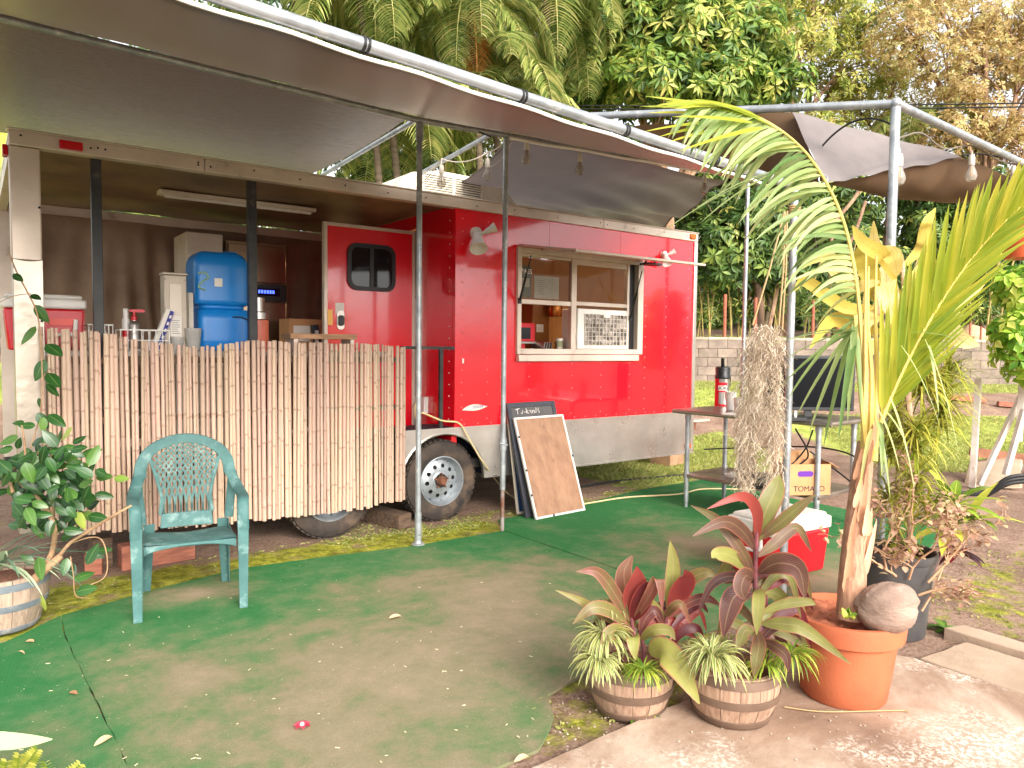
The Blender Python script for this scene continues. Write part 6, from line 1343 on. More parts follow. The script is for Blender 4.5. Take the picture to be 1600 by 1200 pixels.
for (x0, y0_, x1, y1) in ((1165, 180, 1008, 150), (1160, 178, 1000, 166), (1150, 182, 1012, 176), (1135, 190, 1004, 206), (1140, 192, 1028, 214), (1150, 198, 1044, 222), (1175, 192, 1050, 182), (1190, 200, 1062, 236), (1172, 180, 1040, 158)):
    p_ = at(x0, y0_, sp_-.3); d = at(x1, y1, sp_-.5+random.uniform(-.05, .05))-p_; k = MB(); k.blade(p_, d+ZU*d.length*.05, d.length, random.uniform(.018, .026), droop=.12, n=7, fold=.35, prof='needle', side=d.cross((CAM-p_).normalized()+ZU*.5), rnd=random.uniform(.4, .9)); part('leaflet', k, m_palmy, palm, smooth=180)
# upright fan frond to the right
PB = [at(1362, 700, sp_), at(1380, 650, sp_-.02), at(1415, 570, sp_-.05), at(1465, 480, sp_-.10), at(1525, 395, sp_-.16), at(1600, 318, sp_-.24), at(1700, 240, sp_-.32)]
def ruleB(t, sgn, tg):
    e = (t-.1)/.9
    tg = tg+Vector((random.gauss(0, .035), random.gauss(0, .035), random.gauss(0, .035)))
    if sgn < 0: return (tg*1.05+U_*.46-Rr*.34+Fw*.05, .52*math.sin(PI*min(1, .34+.50*e))*(1-.56*e)*random.uniform(.86, 1.08), random.uniform(.028, .038), .06)
    return (tg*1.0+Rr*.36-U_*.05-Fw*.25, .46*math.sin(PI*min(1, .34+.50*e))*(1-.35*e)*random.uniform(.85, 1.08), random.uniform(.02, .028), .10)
frond(PB, ruleB, 58, m_palmy, t0=.10)
# short frond fanning left over the television
PC = [at(1352, 700, sp_-.04), at(1345, 620, sp_-.08), at(1338, 540, sp_-.12), at(1336, 492, sp_-.14)]
k = MB(); k.tube(catmull(PC, 8), .009, 7); f3 = part('frond', k, m_rachis, palm)
for px, py, w_ in ((1240, 497, .03), (1238, 530, .03), (1232, 560, .032), (1236, 590, .03), (1235, 622, .032), (1248, 650, .03), (1268, 672, .032), (1290, 690, .034), (1312, 680, .034), (1325, 655, .03), (1196, 543, .026), (1345, 640, .03), (1222, 605, .026)):
    p_ = at(1337, 493+random.uniform(0, 30), sp_-.13); d = at(px, py, sp_-.25+random.uniform(-.05, .1))-p_; k = MB(); k.blade(p_, d+ZU*d.length*.18, d.length*1.04, w_, droop=.42, n=8, fold=.35, prof='needle', rnd=random.uniform(.05, .5)); part('leaflet', k, m_palmleaf, f3, smooth=180)
# thin young leaves hanging down the front of the trunk and spear leaves
for px, py, px2, py2 in ((1368, 650, 1388, 770), (1372, 640, 1402, 730), (1380, 640, 1412, 690), (1390, 620, 1425, 760), (1376, 660, 1378, 740), (1362, 670, 1345, 760), (1452, 540, 1465, 640), (1408, 540, 1465, 668), (1445, 530, 1492, 700), (1424, 520, 1540, 552)):
    p_ = at(px, py, sp_-.1); d = at(px2, py2, sp_-.16)-p_; k = MB(); k.blade(p_, d+ZU*d.length*.3, d.length*1.08, random.uniform(.014, .024), droop=.8, n=8, fold=.35, prof='needle', rnd=random.uniform(.3, .9)); part('leaflet', k, m_palmleaf, palm, smooth=180)
for x0, x1 in ((1352, 1352), (1362, 1356), (1370, 1368)): k = MB(); k.tube(catmull([at(x0-4, 720, sp_-.02), at(x0, 600, sp_), at(x1, 500, sp_+.02), at(x1+1, 390+30*random.random(), sp_+.02)], 6), [.014*(1-.7*i/18) for i in range(19)], 7); part('petiole', k, m_rachis, palm)
# the coconut
m_coco = mat('grey_coconut_husk', lin('#a08879'), lin('#7d6558'), 5, rough=.85, bump=.9, bsc=22, stretch=(1, 1, 2.5), c3=lin('#b8a497'), sc3=5, lo3=.55, hi3=.75)
k = MB(); cpos = at(1385, 948, sp_-.12); ca_ = (RT*.75-FH*.45+ZU*.35).normalized(); k.sphere(cpos, .112, 40, 28, (1, 1, 1), lambda d: (1+.22*abs(d.dot(ca_))**2.2)*(.88+.05*math.cos(3*math.atan2(d.dot(UP), d.dot(FH)))+.025*math.sin(9*math.atan2(d.dot(UP), d.dot(FH))+4*d.dot(ca_)))-.14*max(0, (d.dot(-_fw*.75+RT*.55+ZU*.1)-.90)/.10)+.008*math.sin(d.x*31+d.z*23)); solo('coconut', k, m_coco, 'grey dried coconut resting on the soil of the terracotta pot', 'coconut', (cpos.x, cpos.y, cpos.z-.09))
k = MB()
for i in range(9): k.blade(at(1322, 965, sp_-.15)+Vector((random.uniform(-.02, .02), random.uniform(-.02, .02), 0)), (random.uniform(-1, 1), random.uniform(-1, 1), .7), .045, .03, droop=1.2, n=4, fold=.2, prof='ovate')
solo('seedling', k, m_spider_g, 'tiny green seedling beside the palm trunk', 'seedling', at(1322, 965, sp_-.15), smooth=180)

# ================================================================ PLANTS IN THE BLACK POT
sb = bp0.dot(FH)
m_croton_y = leaf_mat('yellow_leaf', [(0, lin('#b0aa48')), (.4, lin('#d6c256')), (.75, lin('#e2cf7c')), (1, lin('#e8dfae'))], trans=.45, rough=.5, tint=(lin('#b59a4a'), 70, .4, .5))
cro = thing('yellow_leaved_plant', 'tall plant with twisted pale yellow leaves behind the palm', 'leafy plant', at(1395, 880, sb+.15))
k = MB(); k.tube(catmull([at(1400, 900, sb+.15), at(1403, 760, sb+.15), at(1408, 620, sb+.15), at(1372, 480, sb+.2), at(1365, 360, sb+.22)], 6), .017, 8); k.tube(catmull([at(1406, 640, sb+.15), at(1420, 540, sb+.15), at(1412, 440, sb+.15), at(1408, 400, sb+.15)], 6), .013, 8); part('stem', k, mat('ringed_stem', lin('#cdb49a'), lin('#a5866b'), 30, rough=.8, stretch=(1, 1, 3)), cro)
YL = [[(1408, 420), (1440, 385), (1448, 350), (1462, 325)], [(1400, 440), (1380, 400), (1350, 380), (1332, 352)], [(1402, 430), (1395, 400), (1368, 395), (1365, 345)], [(1410, 450), (1440, 420), (1450, 415), (1475, 408)], [(1410, 470), (1440, 460), (1480, 445), (1520, 425)], [(1410, 480), (1450, 470), (1500, 470), (1548, 430)],
      [(1405, 470), (1420, 500), (1440, 490), (1460, 500)], [(1402, 450), (1405, 500), (1410, 520), (1420, 545)], [(1380, 450), (1370, 490), (1358, 500), (1352, 520)], [(1375, 440), (1330, 445), (1290, 400), (1268, 412)], [(1370, 480), (1320, 480), (1260, 440), (1240, 455)], [(1365, 470), (1360, 430), (1345, 400), (1340, 385)], [(1410, 520), (1450, 520), (1480, 490), (1508, 498)], [(1380, 520), (1340, 510), (1300, 500), (1265, 545)],
      [(1402, 500), (1390, 470), (1385, 430), (1392, 390)], [(1408, 530), (1425, 490), (1430, 450), (1440, 430)], [(1412, 560), (1445, 555), (1460, 590), (1462, 625)], [(1400, 560), (1380, 540), (1360, 545), (1345, 575)], [(1415, 510), (1465, 500), (1500, 530), (1530, 540)], [(1400, 480), (1425, 455), (1440, 440), (1455, 405)]]
for i, pts in enumerate(YL): tleaf(cro, [at(x, y, sb+.15+random.uniform(-.15, .15)) for x, y in pts], random.uniform(.065, .11), m_croton_y, random.random())
m_needle = leaf_mat('dracaena_leaf', [(0, lin('#5f7a24')), (.45, lin('#a3ac3c')), (1, lin('#dcd667'))], trans=.45, across=(lin('#8a4a2a'), .75, 1.0))
dra = thing('dracaena', 'feathery narrow-leaved dracaena with ringed stem in the black pot', 'dracaena', at(1420, 900, sb))
k = MB(); stem_p = catmull([at(1424, 880, sb), at(1420, 780, sb), at(1424, 690, sb+.02), at(1416, 590, sb+.05)], 8); k.tube(stem_p, .016, 9)
for q in stem_p[::2]: k.tube([q-ZU*.003, q+ZU*.003], .019, 9)
part('stem', k, mat('ringed_grey_stem', lin('#c9a78d'), lin('#9a7a64'), 8, rough=.8), dra)
k = MB()
for (cx, cy, n_, L_, ds) in ((1440, 600, 190, .30, .1), (1480, 590, 150, .30, .2), (1430, 690, 190, .30, .0), (1470, 650, 160, .30, .1), (1395, 660, 80, .28, .1), (1430, 760, 110, .28, -.05), (1385, 780, 80, .26, .05), (1450, 800, 70, .24, .0), (1390, 710, 70, .28, .12), (1400, 850, 60, .2, .05)):
    c_ = at(cx, cy, sb+ds)
    for i in range(n_):
        a = random.uniform(0, 2*PI); el = random.uniform(-.5, 1.2); d = Vector((math.cos(a)*math.cos(el), math.sin(a)*math.cos(el), math.sin(el))); k.blade(c_+ZU*random.uniform(-.08, .08), d, L_*random.uniform(.5, 1.05), random.uniform(.010, .017), droop=random.uniform(.7, 2.0), n=5, fold=.3, prof='needle')
part('leaf_tufts', k, m_needle, dra, smooth=180, kind='stuff')
m_croton = leaf_mat('croton_leaf', [(0, lin('#3f6a1e')), (.4, lin('#7fa52f')), (.75, lin('#c8cf4e')), (1, lin('#e6de6a'))], trans=.35, rough=.35, tint=(lin('#e2dc6a'), 60, .5, 1.0))
crt = thing('croton', 'glossy green and yellow croton on the right of the black pot', 'croton', at(1480, 880, sb+.1))
for (cx, cy, n_) in ((1490, 790, 16), (1512, 815, 14), (1480, 830, 10)):
    for i in range(n_):
        a = i*2.4+cx; el = random.uniform(.0, 1.1); d = Vector((math.cos(a)*math.cos(el), math.sin(a)*math.cos(el), math.sin(el))); k = MB(); k.blade(at(cx, cy, sb-.02), d, random.uniform(.18, .28), random.uniform(.04, .058), droop=.8, n=8, fold=.25, prof='lance'); part('leaf', k, m_croton, crt, smooth=180)
k = MB(); k.tube(catmull([at(1455, 900, sb+.03), at(1475, 850, sb+.08), at(1487, 800, sb+.1)], 5), .009, 7); part('stem', k, m_tistem, crt)
m_dkred = leaf_mat('purple_red_leaf', [(0, lin('#2a0f16')), (.6, lin('#5a1c26')), (1, lin('#a83244'))], trans=.25, rough=.35)
k = MB()
for i in range(14): a = random.uniform(0, 6.28); k.blade(at(1495, 865, sb+.1), (math.cos(a), math.sin(a), random.uniform(-.2, .8)), random.uniform(.1, .17), .04, droop=1.2, n=6, fold=.2, prof='ovate')
part('dark_leaves', k, m_dkred, crt, smooth=180)
# dry twiggy shrub
m_dryleaf = leaf_mat('dry_leaf', [(0, lin('#94705c')), (.5, lin('#bd957e')), (1, lin('#cdb98c'))], trans=.3, rough=.8)
m_twig = mat('pale_twig', lin('#cda582'), lin('#a97f60'), 10, rough=.85)
dry = thing('dry_shrub', 'half dry shrub with pale twigs and small brown leaves in the black pot', 'shrub', at(1430, 960, sb-.1))
def twig(k, kl, p, d, L, r_, depth):
    pts = [Vector(p)]; d = Vector(d).normalized()
    for i in range(5): d = (d+Vector((random.uniform(-.35, .35), random.uniform(-.35, .35), random.uniform(-.2, .25)))).normalized(); pts.append(pts[-1]+d*L/5)
    k.tube(pts, [r_*(1-.12*i) for i in range(6)], 6)
    for q in pts[2:]:
        for _ in range(3 if depth < 2 else 4):
            if random.random() < .42: kl.blade(q+Vector((random.uniform(-.02, .02),)*3), (random.uniform(-1, 1), random.uniform(-1, 1), random.uniform(-.6, .6)), random.uniform(.025, .05), random.uniform(.018, .032), droop=.6, n=4, fold=.25, prof='ovate')
    if depth < 2:
        for q in pts[1:]:
            if random.random() < .75: twig(k, kl, q, d+Vector((random.uniform(-1, 1), random.uniform(-1, 1), random.uniform(-.3, .8))), L*.55, r_*.55, depth+1)
k = MB(); kl = MB()
for px, py, d in ((1440, 955, (.6, -.4, .5)), (1420, 905, (-.3, -.3, .9)), (1400, 900, (-.7, -.1, .6)), (1450, 910, (.5, -.2, .8)), (1435, 930, (.2, -.5, .4)), (1385, 890, (-.3, -.2, .8)), (1425, 880, (.1, -.3, 1))): twig(k, kl, at(px, py, sb-.14), d, .34, .0065, 0)
part('twigs', k, m_twig, dry); part('small_leaves', kl, m_dryleaf, dry, smooth=180, kind='stuff')
rosette('weed_clump', 'small dark green weed beside the black pot and kerb', on_z(1480, 985, 0), 30, .09, .03, leaf_mat('weed_leaf', [(0, lin('#355a1e')), (1, lin('#7a9a3c'))]), cat='weed', droop=1.5)

# ================================================================ LEFT: FICUS-LIKE SHRUB, BLADES AND VINE
m_fic = leaf_mat('ficus_leaf', [(0, lin('#1d3f1c')), (.4, lin('#305a28')), (.8, lin('#5f8438')), (1, lin('#9fac4c'))], trans=.25, rough=.28, spec=.5, tint=(lin('#8fa860'), 0, 0, .45))
m_bark = mat('tan_bark', lin('#b79470'), lin('#8c6c4f'), 8, rough=.85, bump=.2)
fic = thing('ficus_shrub', 'glossy oval-leaved shrub growing from the pale barrel planter', 'shrub', (lc.x, lc.y, .25))
def ovate_mesh(rnd):
    k = MB(); k.blade((0, 0, 0), (1, 0, 0), 1.0, .52, droop=.35, n=8, fold=.16, prof='ovate', side=(0, 1, 0), rnd=rnd); return k.mesh('leaf', m_fic, 180)
fmesh = [ovate_mesh(r_) for r_ in (.05, .2, .3, .4, .5, .62, .8, .98)]
def fleaf(px, py, s, ang, size, ri=None, tilt=None):
    """leaf near a point; ang = direction of its tip on the picture plane (degrees, 0 right, 90 up)"""
    a = R(ang); d = (RT*math.cos(a)+UP*math.sin(a)-_fw*random.uniform(-.3, .5)).normalized(); nv = (-_fw*.8+ZU*.5+RT*random.uniform(-.5, .5)).normalized(); sd_ = nv.cross(d).normalized(); nv = d.cross(sd_); p = at(px, py, s)
    M_ = Matrix(((d.x, sd_.x, nv.x, p.x), (d.y, sd_.y, nv.y, p.y), (d.z, sd_.z, nv.z, p.z), (0, 0, 0, 1))) @ Matrix.Scale(size, 4)
    piece('leaf', random.choice(fmesh) if ri is None else fmesh[ri], fic, M_)
sf = lc.dot(FH)+.05
# vine up the corner post
VL = [(20, 428, -30, .075, 1), (48, 460, -20, .07, 0), (54, 477, -55, .115, 4), (56, 510, -125, .12, 5), (72, 538, -25, .13, 2), (70, 562, -110, .125, 3), (74, 583, -35, .125, 2), (72, 600, -55, .09, 2), (60, 622, -75, .06, 2), (58, 645, -60, .10, 1), (75, 648, -30, .11, 2), (68, 652, -90, .08, 6), (112, 668, -140, .10, 7), (60, 686, 0, .09, 4), (38, 660, 180, .06, 1), (55, 665, 175, .08, 3), (28, 682, 200, .10, 5), (20, 700, 190, .09, 4)]
for x, y, a, z, ri in VL: fleaf(x, y, sf+.28 if y < 640 else sf+.15, a, z*1.05, ri)
k = MB(); k.tube(catmull([at(14, 395, sf+.3), at(26, 425, sf+.3), at(42, 455, sf+.28), at(58, 490, sf+.28), at(64, 540, sf+.28), at(66, 600, sf+.26), at(62, 650, sf+.22), at(48, 700, sf+.15)], 6), .004, 5); k.tube(catmull([at(0, 472, sf+.3), at(24, 462, sf+.3), at(48, 459, sf+.29)], 5), .0025, 5); part('vine_stem', k, m_bark, fic)
k = MB()
for pts, r_ in (([(45, 915), (70, 890), (88, 875), (95, 868)], .026), ([(70, 885), (82, 860), (84, 820), (60, 780), (30, 755), (0, 738)], .015), ([(88, 875), (108, 850), (130, 835), (170, 810), (205, 790)], .010), ([(20, 770), (16, 740), (40, 720), (62, 705)], .009), ([(84, 850), (82, 810), (78, 760), (80, 700)], .007), ([(40, 720), (38, 690), (34, 665)], .006), ([(108, 850), (140, 840), (160, 845), (168, 880), (160, 905), (120, 920)], .004), ([(110, 870), (115, 900), (118, 930), (140, 935)], .003)):
    k.tube(catmull([at(x, y, sf+random.uniform(-.03, .05)) for x, y in pts], 6), [r_*(1-.4*i/((len(pts)-1)*6)) for i in range((len(pts)-1)*6+1)], 8)
part('branch', k, m_bark, fic)
for i in range(200):
    x = random.gauss(78, 40); y = random.gauss(755, 45)
    if x > 150 or x < -25 or y < 688: x = random.uniform(0, 125); y = random.uniform(700, 800)
    fleaf(x, y, sf+random.uniform(-.22, .22), random.choice([random.uniform(-60, 60), random.uniform(120, 240), random.uniform(-90, -20), random.uniform(0, 90)]), random.uniform(.065, .115), random.choice([0, 0, 0, 1, 1, 1, 2, 2, 3, 3, 4, 5]))
for x, y, a, z in ((150, 745, 5, .08), (148, 772, -10, .08), (178, 747, 0, .07), (120, 800, -60, .09), (135, 862, -20, .08), (150, 862, 10, .07), (105, 872, -90, .08), (115, 905, 20, .09), (118, 925, 15, .1), (112, 880, -75, .07), (60, 870, -70, .11), (95, 840, 20, .09), (18, 905, -60, .10), (62, 930, -80, .08), (130, 800, -40, .08), (52, 880, 140, .07)): fleaf(x, y, sf+random.uniform(-.05, .1), a, z*1.15)
m_agave = leaf_mat('blue_green_blade', [(0, lin('#5f8268')), (.6, lin('#93ab8c')), (1, lin('#c2cda8'))], trans=.25, rough=.45)
bl = thing('blade_plant', 'blue-green strap-leaved plant arching from the pale barrel planter', 'strap plant', (lc.x, lc.y, .26))
for i in range(22):
    a = random.uniform(-.9, 1.5); el = random.uniform(.2, 1.0); d = RT*math.cos(a)*math.cos(el)-FH*math.sin(a)*math.cos(el)*.6+ZU*math.sin(el); k = MB(); k.blade(Vector((lc.x, lc.y, .30))-RT*random.uniform(0, .12), d, random.uniform(.35, .62), random.uniform(.018, .03), droop=random.uniform(.7, 1.5), n=9, fold=.4, prof='needle'); part('blade', k, m_agave, bl, smooth=180)
# fern and pale blade in the near left corner (they grow just outside the picture's lower edge)
m_fern = leaf_mat('fern_frond', [(0, lin('#7a8f2e')), (.5, lin('#b3b34a')), (1, lin('#d9cf6e'))], trans=.4)
fe_ = thing('fern', 'yellow-green fern in the near left corner', 'fern', on_z(40, 1290, .01))
for (x0, y0_, x1, y1_) in ((10, 1260, 58, 1172), (60, 1290, 125, 1195), (0, 1280, 10, 1190), (110, 1300, 70, 1192), (20, 1290, 30, 1180)):
    a = at(x0, y0_, 2.25); b_ = at(x1, y1_, 2.2); k = MB(); pts = catmull([a, a.lerp(b_, .5)+ZU*.02, b_], 10); k.tube(pts, .002, 5); 
    for i, q in enumerate(pts[3:]):
        tg = (b_-a).normalized(); sd_ = tg.cross(_fw).normalized(); L_ = .055*(1-i/len(pts)*.8)
        for sg_ in (-1, 1): k.blade(q, sd_*sg_+tg*.4, L_, .012, droop=.3, n=4, fold=.1, prof='lance')
    part('frond', k, m_fern, fe_, smooth=180)
pb = thing('pale_strap_leaf', 'pale green strap leaf reaching in at the near left corner', 'strap leaf', on_z(-60, 1200, .01)); tleaf(pb, [at(-90, 1170, 2.35), at(-30, 1158, 2.34), at(30, 1158, 2.33), at(82, 1155, 2.32)], .055, leaf_mat('pale_blade', [(0, lin('#a9c29a')), (1, lin('#dfe0b0'))]), .5)
# ================================================================ RETAINING WALL OF BLOCKS
m_block = mat('concrete_block', lin('#8c7c6f'), lin('#6c5f57'), 3, rough=.9, objrand=.16, bump=.4, bsc=30, c3=lin('#4a433c'), sc3=1.6, lo3=.55, hi3=.75)
m_block_p = mat('painted_cap', lin('#b8a99b'), lin('#968678'), 3, rough=.85, objrand=.1)
rw = thing('retaining_wall', 'weathered concrete block retaining wall at the far side of the lawn', 'retaining wall', sr(WALL_S, 7, .8))
bmesh_ = []
for i in range(3): k = MB(); j = .004; k.b2((-.194, -.09, .004), (.194, .09, .178)); bmesh_.append(k.mesh('concrete_block', m_block, 0))
WROT = Matrix(((RH.x, FH.x, 0), (RH.y, FH.y, 0), (0, 0, 1)))
WR4 = WROT.to_4x4()
for row in range(5):
    z = .76+row*.182
    r_ = 3.0+(.2 if row % 2 else 0)
    while r_ < 13.5:
        M_ = Matrix.Translation(sr(WALL_S+random.uniform(-.006, .006), r_, z)) @ WR4; piece('concrete_block', random.choice(bmesh_), rw, M_); r_ += .398
k = MB(); 
k.b2((2.8, -.03, .74), (13.7, .085, 1.655)); me = k.mesh('mortar', mat('mortar', lin('#6b5f55'), rough=.95), 0); piece('mortar', me, rw, Matrix.Translation(FH*WALL_S) @ WR4)
ck_ = MB(); ck_.b2((-.194, -.10, 0), (.194, .10, .05)); cme = ck_.mesh('cap_block', m_block_p, 0); r_ = 3.0
while r_ < 13.5: piece('cap_block', cme, rw, Matrix.Translation(sr(WALL_S, r_, 1.672)) @ WR4); r_ += .398

# ================================================================ RIGHT EDGE: WHITE METAL STAND, HANGING POT, BUSH
m_wpaint = mat('chipped_white_paint', lin('#e9e2d8'), lin('#d4c6b6'), 5, rough=.55, c3=lin('#8a5a42'), sc3=6, lo3=.62, hi3=.72)
ws = thing('white_stand', 'chipped white painted metal stand with slanting braces on the bare soil', 'metal stand', on_z(1560, 760, 0))
def wbar(nm, a, b_, w_=.05): k = MB(); k.bar(at(*a), at(*b_), w_, w_); part(nm, k, m_wpaint, ws, bevel=.004)
wbar('upright', (1519, 762, 8.0), (1529, 592, 8.0), .062); wbar('upright', (1592, 690, 7.8), (1604, 480, 7.8), .06)
wbar('brace', (1530, 758, 7.9), (1600, 610, 7.9), .05); wbar('brace', (1571, 742, 7.6), (1600, 640, 7.6), .05); wbar('brace', (1600, 740, 7.7), (1640, 620, 7.7), .05)
k = MB(); k.bar(at(1515, 705, 8.6), at(1640, 722, 8.3), .07, .1); part('cross_beam', k, mat('rusty_beam', lin('#a8765c'), lin('#8a5a44'), 8, rough=.85), ws)
k = MB(); k.prism([at(1538, 726, 8.4), at(1600, 718, 8.2), at(1600, 764, 7.8), at(1530, 764, 8.0)], FH*.3); solo('pale_boulder', k, mat('pale_stone', lin('#cbb79f'), lin('#b39b82'), 3, rough=.9, bump=.4), 'pale stone block lying behind the white stand', 'stone block', on_z(1560, 764, 0), bevel=.03)
k = MB()
for j in range(3): k.tube(catmull([at(1480+10*j, 770+3*j, 7.6), at(1540, 768+3*j, 7.5), at(1580, 745+5*j, 7.4), at(1640, 742+5*j, 7.4)], 6), .02, 8)
solo('black_hose', k, m_cable, 'black hoses curving along the soil under the white stand', 'hose', on_z(1540, 775, 0))
m_hpot = mat('orange_pot', lin('#c85a2c'), rough=.6)
hp = thing('hanging_pot', 'orange hanging pot with dry drooping grass at the right edge', 'hanging pot', on_y(1599, 404, cR.y))
hc_ = on_y(1599, 404, cR.y); k = MB(); k.lathe([(0, 0), (.12, 0), (.15, .25), (.17, .255), (.175, .32), (.165, .325), (.145, .26)], 28, hc_); part('pot_wall', k, m_hpot, hp)
k = MB()
for i in range(3): a = 2.1*i; k.tube([hc_+Vector((.12*math.cos(a), .12*math.sin(a), .26)), Vector((hc_.x, hc_.y, cR.z+(arm.z-cR.z)*(hc_.x-cR.x)/(arm.x-cR.x)))], .004, 5)
part('hanger', k, m_cable, hp)
k = MB()
m_dryg = leaf_mat('dry_grass', [(0, lin('#8f6f50')), (.6, lin('#c3a27c')), (1, lin('#d9c49a'))], trans=.3, rough=.8)
for i in range(260): a = random.uniform(0, 6.28); el = random.uniform(-.1, 1.3); k.blade(hc_+ZU*.31+Vector((random.uniform(-.08, .08), random.uniform(-.08, .08), 0)), (math.cos(a)*math.cos(el), math.sin(a)*math.cos(el), math.sin(el)), random.uniform(.15, .42), .006, droop=random.uniform(1, 2.6), n=5, fold=.2, prof='needle')
part('dry_grass', k, m_dryg, hp, smooth=180, kind='stuff')

# ================================================================ FOLIAGE OF THE BACKGROUND
GREENS = [(0, lin('#324f22')), (.3, lin('#55762f')), (.55, lin('#7d963c')), (.8, lin('#acb052')), (1, lin('#cfc56e'))]
m_lf_green = leaf_mat('broad_leaf_green', GREENS, trans=.35)
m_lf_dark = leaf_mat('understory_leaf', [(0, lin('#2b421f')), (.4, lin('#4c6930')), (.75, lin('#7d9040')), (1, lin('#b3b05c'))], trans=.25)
m_lf_lime = leaf_mat('lime_leaf', [(0, lin('#667a34')), (.4, lin('#9da548')), (.75, lin('#c9bf64')), (1, lin('#e3d18a'))], trans=.45)
m_lf_gold = leaf_mat('sun_gilded_leaf', [(0, lin('#8f7646')), (.25, lin('#b3975f')), (.5, lin('#cfb580')), (.7, lin('#bdb66c')), (1, lin('#e4d8a6'))], trans=.5)  # brown leaves, with the low sun's golden wash put into the colours
m_lf_bush = leaf_mat('bush_leaf', [(0, lin('#4f7f26')), (.4, lin('#7fb037')), (.75, lin('#b4cf4a')), (1, lin('#dbe070'))], trans=.45)
m_tbark = mat('tree_bark', lin('#a58468'), lin('#6f5442'), 3, rough=.9, stretch=(3, 3, 1), bump=.4)
m_tbark_d = mat('dark_bark', lin('#6b5140'), lin('#453428'), 3, rough=.9, stretch=(3, 3, 1), bump=.4)
def whorls(lobes, n, per, L, W_, droop, shell=.45, seed=0, up=.5, jit=.25, gaps=.0, rn=(.45, .22)):
    """leaf whorls spread through ellipsoid lobes [(centre, (rx, ry, rz))], denser towards the outside, thinned by clump noise"""
    g = np.random.default_rng(seed); vol = np.array([a[1][0]*a[1][1]*a[1][2] for a in lobes])**.7; cnt = (n*vol/vol.sum()).astype(int)+1
    Cs, As = [], []
    for (c, rd), q in zip(lobes, cnt):
        d = nrm(g.normal(size=(q, 3))); rad = g.random(q)**shell; p = np.array(c)+d*rad[:, None]*np.array(rd)*(1+.18*np.sin(d[:, :1]*5+c[0])*np.cos(d[:, 1:2]*4+c[1])); Cs.append(p); As.append(nrm(d*np.array([1, 1, .7])+np.array([0, 0, up])+g.normal(size=(q, 3))*jit))
    Cs, As = np.concatenate(Cs), np.concatenate(As)
    if gaps:
        nz_ = .5*(np.sin(Cs[:, 0]*2.3+seed)+np.sin(Cs[:, 1]*2.7+seed*2)*np.cos(Cs[:, 2]*2.9+seed)); keep = nz_ > gaps*2-1.2+g.random(len(Cs))*.25; Cs, As = Cs[keep], As[keep]
    m_ = len(Cs); base = g.normal(rn[0], rn[1], m_)
    u = nrm(np.cross(As, g.normal(size=(m_, 3)))); v = np.cross(As, u)
    ph = g.random(m_)*6.28; Pn, Dn, Nn, Ln, Wn, Rn = [], [], [], [], [], []
    for j in range(per):
        a = ph+2*PI*j/per+g.normal(0, .2, m_); rad_ = u*np.cos(a)[:, None]+v*np.sin(a)[:, None]
        D_ = nrm(rad_+As*(droop+g.normal(0, .2, (m_, 1)))); N_ = nrm(As-rad_*droop*.5)
        Pn.append(Cs+rad_*L*.08); Dn.append(D_); Nn.append(N_); Ln.append(L*g.uniform(.7, 1.15, m_)); Wn.append(W_*g.uniform(.75, 1.2, m_)); Rn.append(np.clip(base+g.normal(0, .10, m_), 0, 1))
    return leaves_np(np.concatenate(Pn), np.concatenate(Dn), np.concatenate(Nn), np.concatenate(Ln), np.concatenate(Wn), np.concatenate(Rn))
def tree(name, label, base, lobes, m_leaf, m_bk, n, per, L, W_, droop=-.1, trunk_r=.14, group=None, seed=0, gaps=.0, cat='tree', bend=.3, rn=(.45, .22), up=.5, fork=.45, twigs=0):
    b0 = Vector(base); o = thing(name, label, cat, b0, 0, group); k = MB(); rg = random.Random(seed)
    cm = sum((Vector(c) for c, r_ in lobes), Vector())/len(lobes); fk = b0.lerp(cm, fork)+Vector((rg.uniform(-bend, bend), rg.uniform(-bend, bend), 0)); tp_ = catmull([b0-ZU*.1, b0.lerp(fk, .5)+Vector((rg.uniform(-bend, bend)*.5, rg.uniform(-bend, bend)*.5, 0)), fk], 6)
    k.tube(tp_, [trunk_r*(1.15-.4*i/len(tp_)) for i in range(len(tp_))], 10)
    for c, r_ in lobes:
        e = Vector(c)+ZU*r_[2]*.2; pts = catmull([fk, fk.lerp(e, .5)+Vector((rg.uniform(-.4, .4), rg.uniform(-.4, .4), rg.uniform(-.2, .4))), e], 6); k.tube(pts, [trunk_r*(.6-.48*i/len(pts)) for i in range(len(pts))], 7)
        for q in range(4+twigs):
            d = Vector((rg.uniform(-1, 1)*r_[0], rg.uniform(-1, 1)*r_[1], rg.uniform(-.5, .9)*r_[2])); p2 = Vector(c)+d*.85; s_ = pts[rg.randint(len(pts)//2, len(pts)-1)]; k.tube(catmull([s_, s_.lerp(p2, .5)+Vector((rg.uniform(-.2, .2), rg.uniform(-.2, .2), .1)), p2], 4), [trunk_r*.16*(1-.08*i) for i in range(9)], 5)
    part('trunk', k, m_bk, o, smooth=180)
    v, f, r_ = whorls(lobes, n, per, L, W_, droop, seed=seed, gaps=gaps, rn=rn, up=up)
    me = np_mesh('crown', v, f, m_leaf, {'rnd': r_}); part('crown', me, None, o); return o
def A(px, py, s): return tuple(at(px, py, s))
def G(px, s): r_ = (px-800)/1140*s; return sr(s, r_, gz(s, r_))
